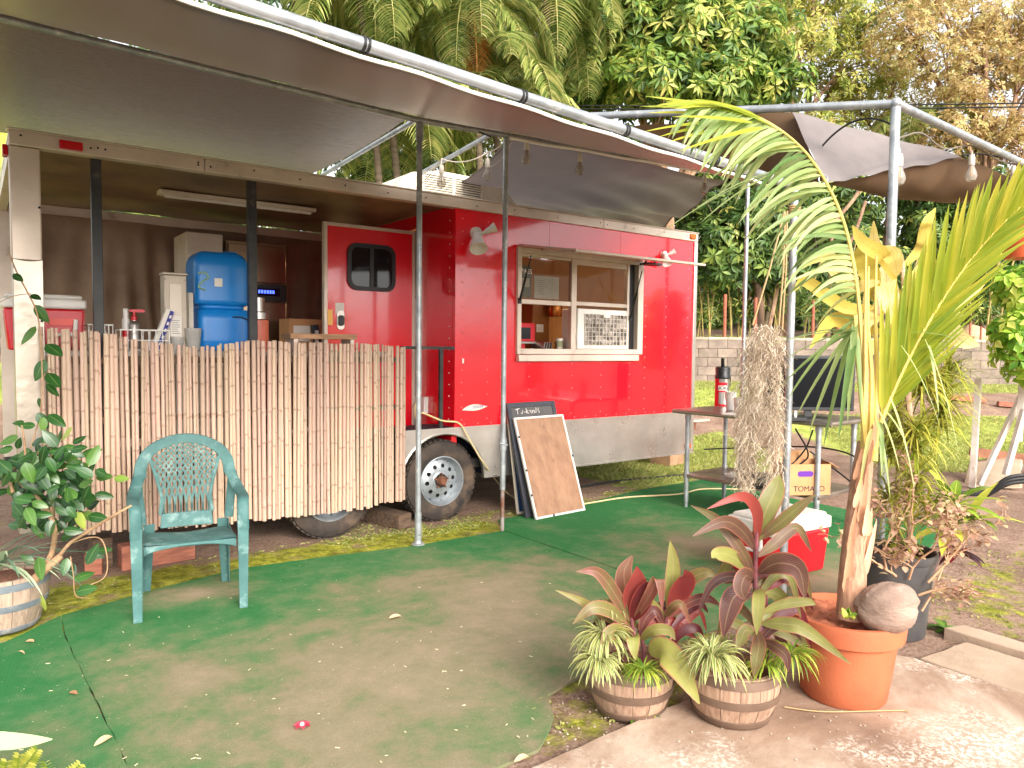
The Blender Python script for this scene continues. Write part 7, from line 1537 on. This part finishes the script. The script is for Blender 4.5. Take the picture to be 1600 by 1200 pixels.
# broad-leaved tree in the middle
tree('broadleaf_tree', 'dense green broad-leaved tree with drooping leaf whorls right of the palms', G(1060, 15.8), [(A(950, 40, 15), (1.4, 1.4, 1.0)), (A(1060, 60, 15), (1.5, 1.4, 1.1)), (A(1150, 70, 15.2), (1.2, 1.2, 1.0)), (A(1010, 130, 14.6), (1.3, 1.2, .7)), (A(1110, 140, 14.8), (1.3, 1.2, .6)), (A(1200, 140, 15.2), (.8, 1, .6)), (A(1060, -60, 15.5), (1.9, 1.6, 1.2)), (A(900, 120, 15), (.9, 1, .9)), (A(920, -30, 15), (1.2, 1, 1))],
     m_lf_green, m_tbark, 3600, 8, .26, .075, -.28, .16, seed=3, rn=(.50, .23))
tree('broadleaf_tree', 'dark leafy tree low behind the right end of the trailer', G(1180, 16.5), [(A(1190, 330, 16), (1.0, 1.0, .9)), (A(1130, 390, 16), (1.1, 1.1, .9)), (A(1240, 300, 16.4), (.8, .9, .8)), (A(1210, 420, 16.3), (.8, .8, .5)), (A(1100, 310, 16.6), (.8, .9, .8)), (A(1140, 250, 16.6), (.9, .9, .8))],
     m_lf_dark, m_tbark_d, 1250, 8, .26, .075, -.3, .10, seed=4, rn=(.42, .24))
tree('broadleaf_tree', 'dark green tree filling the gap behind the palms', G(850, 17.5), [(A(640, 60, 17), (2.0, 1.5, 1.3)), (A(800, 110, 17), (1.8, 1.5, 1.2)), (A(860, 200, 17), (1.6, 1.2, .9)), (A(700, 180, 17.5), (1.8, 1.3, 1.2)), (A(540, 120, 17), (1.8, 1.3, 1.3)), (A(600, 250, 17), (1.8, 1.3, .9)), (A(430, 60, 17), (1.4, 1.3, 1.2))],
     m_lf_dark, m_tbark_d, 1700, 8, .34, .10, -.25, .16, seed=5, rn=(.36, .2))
# lighter trees further right, thin crowns against the bright sky
tree('slender_tree', 'tall tree with bare forked branches and thin lime leaves', G(1215, 20), [(A(1260, 60, 20), (1.7, 1.4, 1.2)), (A(1310, 120, 20), (1.3, 1.2, .8)), (A(1200, 40, 21), (1.3, 1.2, .9)), (A(1350, 30, 20.5), (1.6, 1.2, 1.1)), (A(1290, 200, 20), (1.2, 1.0, .7)), (A(1270, -30, 20.5), (2.2, 1.4, .9))],
     m_lf_lime, m_tbark, 2000, 7, .19, .062, -.15, .17, seed=6, gaps=.34, rn=(.5, .25), fork=.62, twigs=4)
tree('golden_tree', 'wide tree with golden brown foliage at the upper right', G(1500, 19), [(A(1420, 60, 19), (1.4, 1.2, 1.0)), (A(1500, 110, 19), (1.8, 1.3, .9)), (A(1590, 100, 18.5), (1.5, 1.2, .9)), (A(1540, 30, 19), (1.9, 1.4, .9)), (A(1640, 40, 18.5), (1.4, 1.2, 1.0)), (A(1450, -20, 19.5), (1.6, 1.2, .8)), (A(1690, 130, 18.5), (1.4, 1.2, 1.2))],
     m_lf_gold, m_tbark, 3800, 7, .13, .055, -.1, .18, seed=7, gaps=.34, rn=(.5, .25), fork=.55, twigs=4)
tree('golden_tree', 'loose brown-leaved tree below the golden crown at the right', G(1570, 18), [(A(1480, 210, 18), (1.0, .9, .6)), (A(1550, 200, 18), (1.0, .9, .8)), (A(1600, 240, 17.5), (1.0, .9, 1.0)), (A(1520, 150, 18), (1.1, .9, .5)), (A(1650, 200, 17.5), (1.1, .9, 1.2))],
     m_lf_gold, m_tbark, 1300, 6, .15, .06, -.1, .12, seed=8, gaps=.42, rn=(.35, .25), fork=.6, twigs=4)
tree('feathery_tree', 'pale feathery tree between the slender tree and the golden tree', G(1390, 21.5), [(A(1400, 120, 21), (1.5, 1.0, .9)), (A(1380, 190, 21), (1.3, 1, .7)), (A(1330, 160, 21.5), (1.0, 1, .6)), (A(1440, 170, 21), (.9, .8, .7))], m_lf_lime, m_tbark, 900, 6, .2, .05, -.2, .12, seed=9, gaps=.40, rn=(.62, .2), fork=.6, twigs=3)
# understory behind the wall at the right, dark
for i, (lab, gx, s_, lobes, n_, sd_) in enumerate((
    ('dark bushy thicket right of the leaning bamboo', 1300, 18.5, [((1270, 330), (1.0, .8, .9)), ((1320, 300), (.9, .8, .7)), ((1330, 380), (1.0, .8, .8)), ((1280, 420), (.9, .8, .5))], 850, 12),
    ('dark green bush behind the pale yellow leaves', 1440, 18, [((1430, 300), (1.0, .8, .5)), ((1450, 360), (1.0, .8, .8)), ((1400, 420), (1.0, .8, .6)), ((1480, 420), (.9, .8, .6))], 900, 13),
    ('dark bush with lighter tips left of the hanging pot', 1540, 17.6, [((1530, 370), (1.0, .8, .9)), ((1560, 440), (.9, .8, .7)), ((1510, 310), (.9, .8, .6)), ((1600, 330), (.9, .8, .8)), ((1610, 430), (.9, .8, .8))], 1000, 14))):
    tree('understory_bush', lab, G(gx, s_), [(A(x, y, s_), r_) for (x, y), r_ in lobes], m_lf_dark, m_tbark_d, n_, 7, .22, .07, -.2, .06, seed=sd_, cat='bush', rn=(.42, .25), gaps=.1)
# bright bush at the right edge
tree('leafy_bush', 'bright green leafy bush under the hanging pot at the right edge', on_z(1650, 740, .0), [(A(1590, 450, 7.4), (.28, .3, .28)), (A(1585, 520, 7.2), (.22, .25, .25)), (A(1620, 470, 7.4), (.4, .3, .45)), (A(1610, 560, 7.3), (.3, .3, .25)), (A(1650, 540, 7.3), (.4, .3, .5))], m_lf_bush, m_tbark, 420, 5, .12, .07, -.3, .03, seed=15, cat='bush', rn=(.55, .25))
# yellowish big leaf plant beyond the porch's left end
tree('leafy_bush', 'green bush glimpsed beyond the left end of the porch', sr(12, -9.6, 0), [(A(-10, 300, 12), (1.0, .8, .9)), (A(-30, 420, 12), (1.0, .8, .9)), (A(20, 390, 12.5), (.6, .6, .8)), (A(0, 480, 12), (.8, .8, .5))], m_lf_bush, m_tbark, 500, 7, .2, .07, -.2, .06, seed=16, cat='bush', rn=(.35, .25))
bn = thing('banana_plant', 'yellow-green ribbed leaf hanging just left of the porch post', 'banana plant', sr(7.5, -5.6, 0))
k = MB(); k.tube(catmull([sr(7.5, -5.6, 0), sr(7.5, -5.6, 1.6), sr(7.4, -5.5, 2.9)], 5), .06, 10); part('stem', k, m_rachis, bn)
for pts in ([(-60, 190), (-20, 220), (4, 280), (-4, 350)], [(-60, 180), (-40, 260), (-30, 330), (-40, 400)]): k = MB(); tleaf(bn, [at(x, y, 7.4) for x, y in pts], .5, leaf_mat('banana_leaf', [(0, lin('#9aa03a')), (1, lin('#c7c45a'))], tint=(lin('#7d7f2c'), 90, .5, 1.0)), .5)
# bare slanting trunks and thin bamboo stems in the thicket
k = None
for i, (a, b_, r_, lab) in enumerate((((1300, 350, 17.2), (1352, 285, 17.4), .045, 'short bare trunk slanting right above the dark thicket'), ((1318, 400, 17.2), (1352, 315, 17.4), .04, 'lower bare trunk parallel to the slanting one'), ((1225, 380, 16.4), (1190, 560, 15.9), .05, 'bare pale trunk leaning behind the moss'))):
    k = MB(); e = at(*a); f_ = at(*b_); lo = e if e.z < f_.z else f_; k.tube(catmull([at(*a), at((a[0]+b_[0])/2+3, (a[1]+b_[1])/2, a[2]), at(*b_)], 5), r_, 8); 
    st_ = Vector((lo.x, lo.y, gxy(lo.x, lo.y))); k.tube([lo, st_], r_, 8); solo('bare_trunk', k, m_tbark, lab, 'tree trunk', st_)
m_stake = mat('rust_stake', lin('#a8604a'), lin('#8a4c3a'), 8, rough=.85)
for i, (px, yt, yb) in enumerate(((1132, 460, 528), (1180, 465, 520), (1270, 470, 520), (1310, 478, 525), (1515, 505, 533), (1532, 510, 533), (1546, 500, 533), (1490, 470, 530), (1440, 480, 528))):
    b0 = at(px, yb, 15.6); k = MB(); zg = gxy(b0.x, b0.y); k.tube([(b0.x, b0.y, zg-.05), at(px+1, yt, 15.6)], .035 if i < 4 else .022, 8)
    solo('rust_stake', k, m_stake, ['thick rust-red stake above the wall just right of the trailer', 'second thick rust-red stake, just left of the moss strings', 'rust-red stake right of the pipe post above the wall', 'thinner stake beside the one right of the pipe post', 'leftmost of the three close rust stakes by the right bush', 'middle of the three close rust stakes by the right bush', 'rightmost of the three close rust stakes by the right bush', 'lone rust stake behind the fan-shaped frond', 'rust stake just left of the fan-shaped frond'][i], 'stake', b0, group='rust-red stakes above the wall')
bm = thing('bamboo_clump', 'clump of thin pale bamboo stems behind the retaining wall at centre right', 'bamboo', G(1180, 17)); rgb = random.Random(4)
m_bstem = mat('thin_stem', lin('#b5a05c'), lin('#8a7443'), 5, rough=.7)
for i in range(46):
    px = rgb.uniform(1085, 1330) if i < 30 else rgb.uniform(1330, 1570); s_ = rgb.uniform(16.3, 17.8); b0 = at(px, 518, s_); zg = gxy(b0.x, b0.y); k = MB(); lean = rgb.uniform(-.5, .5); h_ = rgb.uniform(1.0, 2.6)
    k.tube(catmull([(b0.x, b0.y, zg-.05), Vector((b0.x, b0.y, zg+h_*.5))+RH*lean*.3, Vector((b0.x, b0.y, zg+h_))+RH*lean], 4), rgb.uniform(.010, .024), 6); part('bamboo_stem', k, m_bstem, bm)
v, f, r_ = whorls([(tuple(at(x, y, 17)), (.9, .6, .5)) for x, y in ((1110, 480), (1170, 470), (1230, 460), (1290, 470), (1350, 470), (1420, 480), (1490, 480), (1550, 470))], 1000, 5, .2, .035, .1, seed=31, rn=(.55, .25))
part('foliage', np_mesh('foliage', v, f, m_lf_dark, {'rnd': r_}), None, bm)
# boulders among the stakes
for i, (px, py, r_) in enumerate(((1520, 520, .28), (1480, 522, .12))):
    b0 = at(px, py, 16.2); k = MB(); k.sphere((b0.x, b0.y, gxy(b0.x, b0.y)+r_*.5), r_, 12, 8, (1.2, 1, .9), lambda d: 1+.15*math.sin(d.x*4+d.z*5+px)); solo('boulder', k, mat('tan_stone', lin('#c9a382'), lin('#a68365'), 3, rough=.9, bump=.3), ['tan boulder behind the three close rust stakes', 'small tan stone behind the fan-shaped frond'][i], 'boulder', (b0.x, b0.y, gxy(b0.x, b0.y)))
# planks on the lawn before the wall
for i, (x0, x1, y, s_) in enumerate(((1480, 1540, 612, 13.0), (1560, 1640, 612, 12.6))):
    a, b_ = at(x0, y, s_), at(x1, y+3, s_-.2); a.z = gxy(a.x, a.y)+.05; b_.z = gxy(b_.x, b_.y)+.05; k = MB(); k.bar(a, b_, .12, .08); solo('fallen_plank', k, m_timber_r, ['short weathered plank lying on the lawn by the white upright', 'long weathered plank on the lawn at the right edge'][i], 'plank', a)
# palms hanging behind the trailer
m_pal = leaf_mat('hanging_palm_leaf', [(0, lin('#4f6c33')), (.4, lin('#8b9c52')), (.75, lin('#bcbb70')), (1, lin('#e2d598'))], trans=.4)
m_pal_o = leaf_mat('dead_palm_leaf', [(0, lin('#b8642a')), (.5, lin('#d98a40')), (1, lin('#e5b068'))], trans=.4)
m_ptr = mat('palm_trunk', lin('#6e5f4a'), lin('#4d4032'), 3, rough=.9, stretch=(1, 1, 6), bump=.3)
def np_frond(base, d0, L, n_seg, grav, rg, leafL, m, W_=.062):
    p = Vector(base); d = Vector(d0).normalized(); pts = [p.copy()]; ds = [d.copy()]
    for i in range(n_seg):
        p = p+d*L/n_seg; d = (d-ZU*grav/n_seg*(1+1.2*i/n_seg)).normalized(); pts.append(p.copy()); ds.append(d.copy())
    k = MB(); k.tube(pts, [.022*(1-.85*i/n_seg) for i in range(n_seg+1)], 5); mv = len(k.v)
    k.at = {q: [.8]*mv for q in k.at}; k.has = True; nl = 46
    for j in range(nl):
        t = .12+.88*j/nl; f_ = t*n_seg; i = min(n_seg-1, int(f_)); q = pts[i].lerp(pts[i+1], f_-i); tg = ds[i]; sd_ = tg.cross(ZU); sd_ = sd_.normalized() if sd_.length > .15 else RH.copy()
        ll = leafL*math.sin(PI*min(1, .15+.8*t))+.05
        for sg in (-1, 1): k.blade(q, sd_*sg*.85+tg*.55+ZU*.15, ll*rg.uniform(.85, 1.1), W_, droop=rg.uniform(.9, 1.7), n=4, fold=.3, prof='needle', rnd=min(1, max(0, rg.gauss(.5, .25))))
    return k
def palm_tree(label, px, py, s_, gpx, nf, seed, L=2.5, dead=()):
    rg = random.Random(seed); c_ = at(px, py, s_); gb = G(gpx, s_); o = thing('palm_tree', label, 'palm', gb)
    k = MB(); tk = catmull([gb-ZU*.1, gb.lerp(c_, .5)+RH*.15, c_], 8); k.tube(tk, .06, 10); part('trunk', k, m_ptr, o, smooth=180)
    for i in range(nf):
        a = 2.4*i+rg.uniform(-.3, .3); el = rg.uniform(-.2, 1.15); d = Vector((math.cos(a)*math.cos(el), math.sin(a)*math.cos(el), math.sin(el))); dd = i in dead
        if dd: d = (-FH*.5+RH*.15-ZU*.6)
        part('frond', np_frond(c_, d, L*rg.uniform(.8, 1.1), 10, rg.uniform(1.6, 3.2), rg, .62 if not dd else .35, m_pal), m_pal_o if dd else m_pal, o, smooth=180)
palm_tree('drooping palm above the middle of the awning pipe', 560, -20, 12.0, 600, 20, 1, 2.3)
palm_tree('drooping palm with an orange dead frond right of centre', 735, 5, 12.5, 740, 21, 2, 2.4, dead=(3,))
palm_tree('drooping palm left of the broad-leaved green tree', 850, -30, 13.2, 860, 18, 3, 2.4)
palm_tree('low palm seen through the gap above the porch roof', 610, 170, 12.0, 620, 18, 4, 2.2)
palm_tree('low palm behind the white roof air conditioner', 770, 150, 13.0, 780, 16, 5, 2.2)
palm_tree('drooping palm leftmost along the awning pipe', 455, -70, 12.5, 480, 17, 6, 2.4)
palm_tree('small dim palm in the dark thicket behind the moss', 1190, 395, 16.8, 1190, 11, 7, 1.2)
palm_tree('pale palm top behind the corner of the right pipe frame', 1440, 190, 19.0, 1440, 12, 8, 1.9)
# far wood: one mass closing the view below the crowns
lob = []
rgw = random.Random(9)
for i in range(58):
    px = -150+i*33; s_ = rgw.uniform(24, 29); top_ = 330 if px < 1000 else int(300+40*math.sin(px*.02))
    for py in range(top_, 520, 55): lob.append((tuple(at(px+rgw.uniform(-20, 20), py, s_)), (1.1, .9, .9)))
    if px < 1180: lob.append((tuple(at(px, rgw.uniform(60, 250), s_)), (1.2, 1, 1.0))); lob.append((tuple(at(px+15, rgw.uniform(-40, 140), s_)), (1.2, 1, 1.0)))
v, f, r_ = whorls(lob, 9000, 5, .42, .17, -.1, seed=41, rn=(.42, .25), shell=.6)
fo = bpy.data.objects.new('far_wood', np_mesh('far_wood', v, f, m_lf_dark, {'rnd': r_})); COL.objects.link(fo); tag(fo, 'dark wood closing the view far behind the wall', 'wood', kind='stuff')
# grass on the lawns, moss tufts and weeds along the trailer, litter
def blades_np(xy, h_, w_, rnd, lean=.5, seed=0):
    g = np.random.default_rng(seed); n_ = len(xy); a = g.random(n_)*6.28; z = np.array([gxy(x, y) for x, y in xy]) if len(xy) < 60000 else gz_np(xy @ np.array([FH.x, FH.y]), xy @ np.array([RH.x, RH.y]))
    P_ = np.column_stack([xy, z-.01]); D_ = np.column_stack([np.cos(a)*lean, np.sin(a)*lean, np.ones(n_)]); return leaves_np(P_, D_, np.column_stack([-np.sin(a), np.cos(a), np.zeros(n_)]), h_, w_, rnd, .15)
g = np.random.default_rng(77)
def srxy(s, r): return np.column_stack([s*FH.x+r*RH.x, s*FH.y+r*RH.y])
s_ = g.uniform(8.9, 12.0, 26000); r_ = g.uniform(4.7, 9, 26000); keep = r_+.25*(s_-9) > 4.95+g.random(26000)*.4; xy1 = srxy(s_[keep], r_[keep])
s_ = g.uniform(13.5, 15.0, 14000); xy2 = srxy(s_, g.uniform(3, 12.5, 14000)); s_ = g.uniform(12.3, 15, 7000); xy3 = srxy(s_, g.uniform(2.5, 5.2, 7000))
xy4 = np.column_stack([g.uniform(5.7, 9, 9000), g.uniform(5.4, 7.1, 9000)]); xy5 = srxy(g.uniform(15.3, 18, 12000), g.uniform(3, 13, 12000)); xy6 = np.column_stack([g.uniform(-5, -.2, 9000), g.uniform(7, 16, 9000)])
xy = np.concatenate([xy1, xy2, xy3, xy4, xy5, xy6]); n_ = len(xy); v, f, rn_ = blades_np(xy, g.uniform(.03, .075, n_), g.uniform(.008, .016, n_), np.clip(g.normal(.6, .22, n_), 0, 1), .9, 1)
m_grass = leaf_mat('lawn_blade', [(0, lin('#66783a')), (.45, lin('#949c52')), (.8, lin('#b5b56c')), (1, lin('#cdbf86'))], trans=.4)
lg = bpy.data.objects.new('lawn_grass', np_mesh('lawn_grass', v, f, m_grass, {'rnd': rn_})); COL.objects.link(lg); tag(lg, 'short bright lawn grass beyond the table and before the wall', 'grass', kind='stuff')
def scat(x0, x1, y0, y1, n_): return np.column_stack([g.uniform(x0, x1, n_), g.uniform(y0, y1, n_)])
xy = np.concatenate([scat(.3, 3.5, 4.95, 5.3, 1500), scat(3.4, 6, 5.15, 5.45, 500), scat(2.2, 3.4, 5.1, 5.6, 900), scat(1.75, 3.2, 2.02, 2.4, 800), scat(4.3, 6.8, .8, 2.2, 500), scat(.0, .7, 4.7, 5.2, 400)]); n_ = len(xy)
cl = fbm(xy[:, 0], xy[:, 1], 3.0, 21) > .46; xy = xy[cl]; n_ = len(xy)
v, f, rn_ = blades_np(xy, g.uniform(.012, .04, n_), g.uniform(.008, .018, n_), np.clip(g.normal(.5, .25, n_), 0, 1), 1.6, 2)
mt_ = bpy.data.objects.new('moss_tufts', np_mesh('moss_tufts', v, f, m_grass, {'rnd': rn_})); COL.objects.link(mt_); tag(mt_, 'low weeds and moss tufts along the trailer and kerb', 'weeds', kind='stuff')
# cords
k = MB(); pts = [on_y(655, 650, 5.26), on_y(660, 645, 5.24), on_y(690, 657, 5.26), on_y(718, 662, 5.25), on_y(735, 690, 5.24), on_y(760, 730, 5.22), on_z(790, 768, .03), on_z(815, 783, .02), on_z(860, 795, .02), on_z(920, 786, .02), on_z(980, 777, .02), on_z(1060, 772, .02), on_z(1100, 764, .02), on_z(1180, 765, .02)]
k.tube(catmull(pts, 8), .0075, 7); solo('extension_cord', k, m_cord, 'cream extension cord trailing from the trailer across the turf', 'cord', on_z(815, 783, .0))
k = MB(); k.tube(catmull([on_z(900, 762, .02), on_z(960, 752, .02), on_z(1020, 746, .02), on_z(1085, 741, .02), on_z(1160, 738, .03)], 8), .011, 7); solo('black_hose', k, m_cable, 'thin black hose lying along the back edge of the turf', 'hose', on_z(1000, 748, 0))
k = MB(); k.tube(catmull([on_z(1226, 1105, .028), on_z(1290, 1112, .028), on_z(1400, 1110, .028), on_z(1420, 1112, .028)], 6), .003, 5); solo('slab_twine', k, m_twine, 'pale twine lying on the concrete in front of the terracotta pot', 'twine', on_z(1226, 1105, .02))
# fallen leaves and the red blossom on the turf
m_fallen = leaf_mat('fallen_leaf', [(0, lin('#8a6245')), (.5, lin('#b98e68')), (1, lin('#d9bf98'))], trans=.15, rough=.8)
fl_list = [(53, 1003, .05, 'curled brown leaf on the turf by the left barrel planter'), (28, 1018, .05, 'two-lobed brown leaf nearest the left edge of the turf'), (627, 963, .07, 'tan leaf lying alone on the middle of the worn turf'), (176, 1151, .07, 'pale torn leaf at the seam of the left turf strip'), (120, 1085, .05, 'thin pale leaf sliver on the left turf strip'), (826, 1182, .06, 'pale brown leaf at the bottom of the turf near the slab'), (1000, 1078, .05, 'small dry leaf just left of the right barrel')]
for px, py, L_, lab in fl_list:
    p = on_z(px, py, .022); a = random.uniform(0, 6.28); k = MB(); k.blade(p, (math.cos(a), math.sin(a), .15), L_, L_*.42, droop=.5, n=6, fold=.5, prof='ovate', roll=.6); solo('fallen_leaf', k, m_fallen, lab, 'fallen leaf', (p.x, p.y, .012), smooth=180)
p = on_z(472, 1134, .014); k = MB()
for i in range(7): a = 2*PI*i/7; k.blade(p, (math.cos(a), math.sin(a), .25), .036, .026, droop=.4, n=4, fold=.3, prof='ovate')
fo_ = thing('red_blossom', 'single red blossom fallen on the worn turf', 'blossom', p); part('petals', k, leaf_mat('red_petal', [(0, lin('#b51f3c')), (1, lin('#e0607a'))]), fo_, smooth=180); k = MB(); k.sphere(p+ZU*.006, .009, 8, 6); part('centre', k, m_paper, fo_)
k = MB(); g2 = random.Random(8)
for i in range(70):
    px, py = g2.uniform(0, 860), g2.uniform(900, 1195); p = on_z(px, py, .0135); a = g2.uniform(0, 3.14); L_ = g2.uniform(.004, .02); k.box(p, (L_, g2.uniform(.0015, .004), .002), Matrix.Rotation(a, 3, 'Z'))
li = solo('leaf_litter', k, m_fallen if False else mat('straw_bits', lin('#d9c9a8'), rough=.8), 'scattered straw and lint flecks on the turf', 'litter', kind='stuff', smooth=0)
k = MB()
for i in range(60):
    px, py = g2.uniform(900, 1580), g2.uniform(1100, 1198); p = on_z(px, py, .024); r_ = g2.uniform(.0015, .004); k.box(p, (r_*2, r_*1.4, r_), Matrix.Rotation(g2.uniform(0, 3), 3, 'Z'))
for i in range(120):
    p = Vector((g2.uniform(1.7, 2.5), g2.uniform(1.98, 2.3), .004)); r_ = g2.uniform(.0015, .0045); k.box(p, (r_*2, r_*1.4, r_), Matrix.Rotation(g2.uniform(0, 3), 3, 'Z'))
solo('gravel_bits', k, mat('pale_grit', lin('#b5a594'), rough=.9), 'pale grit scattered on the concrete and soil', 'gravel', kind='stuff', smooth=0)
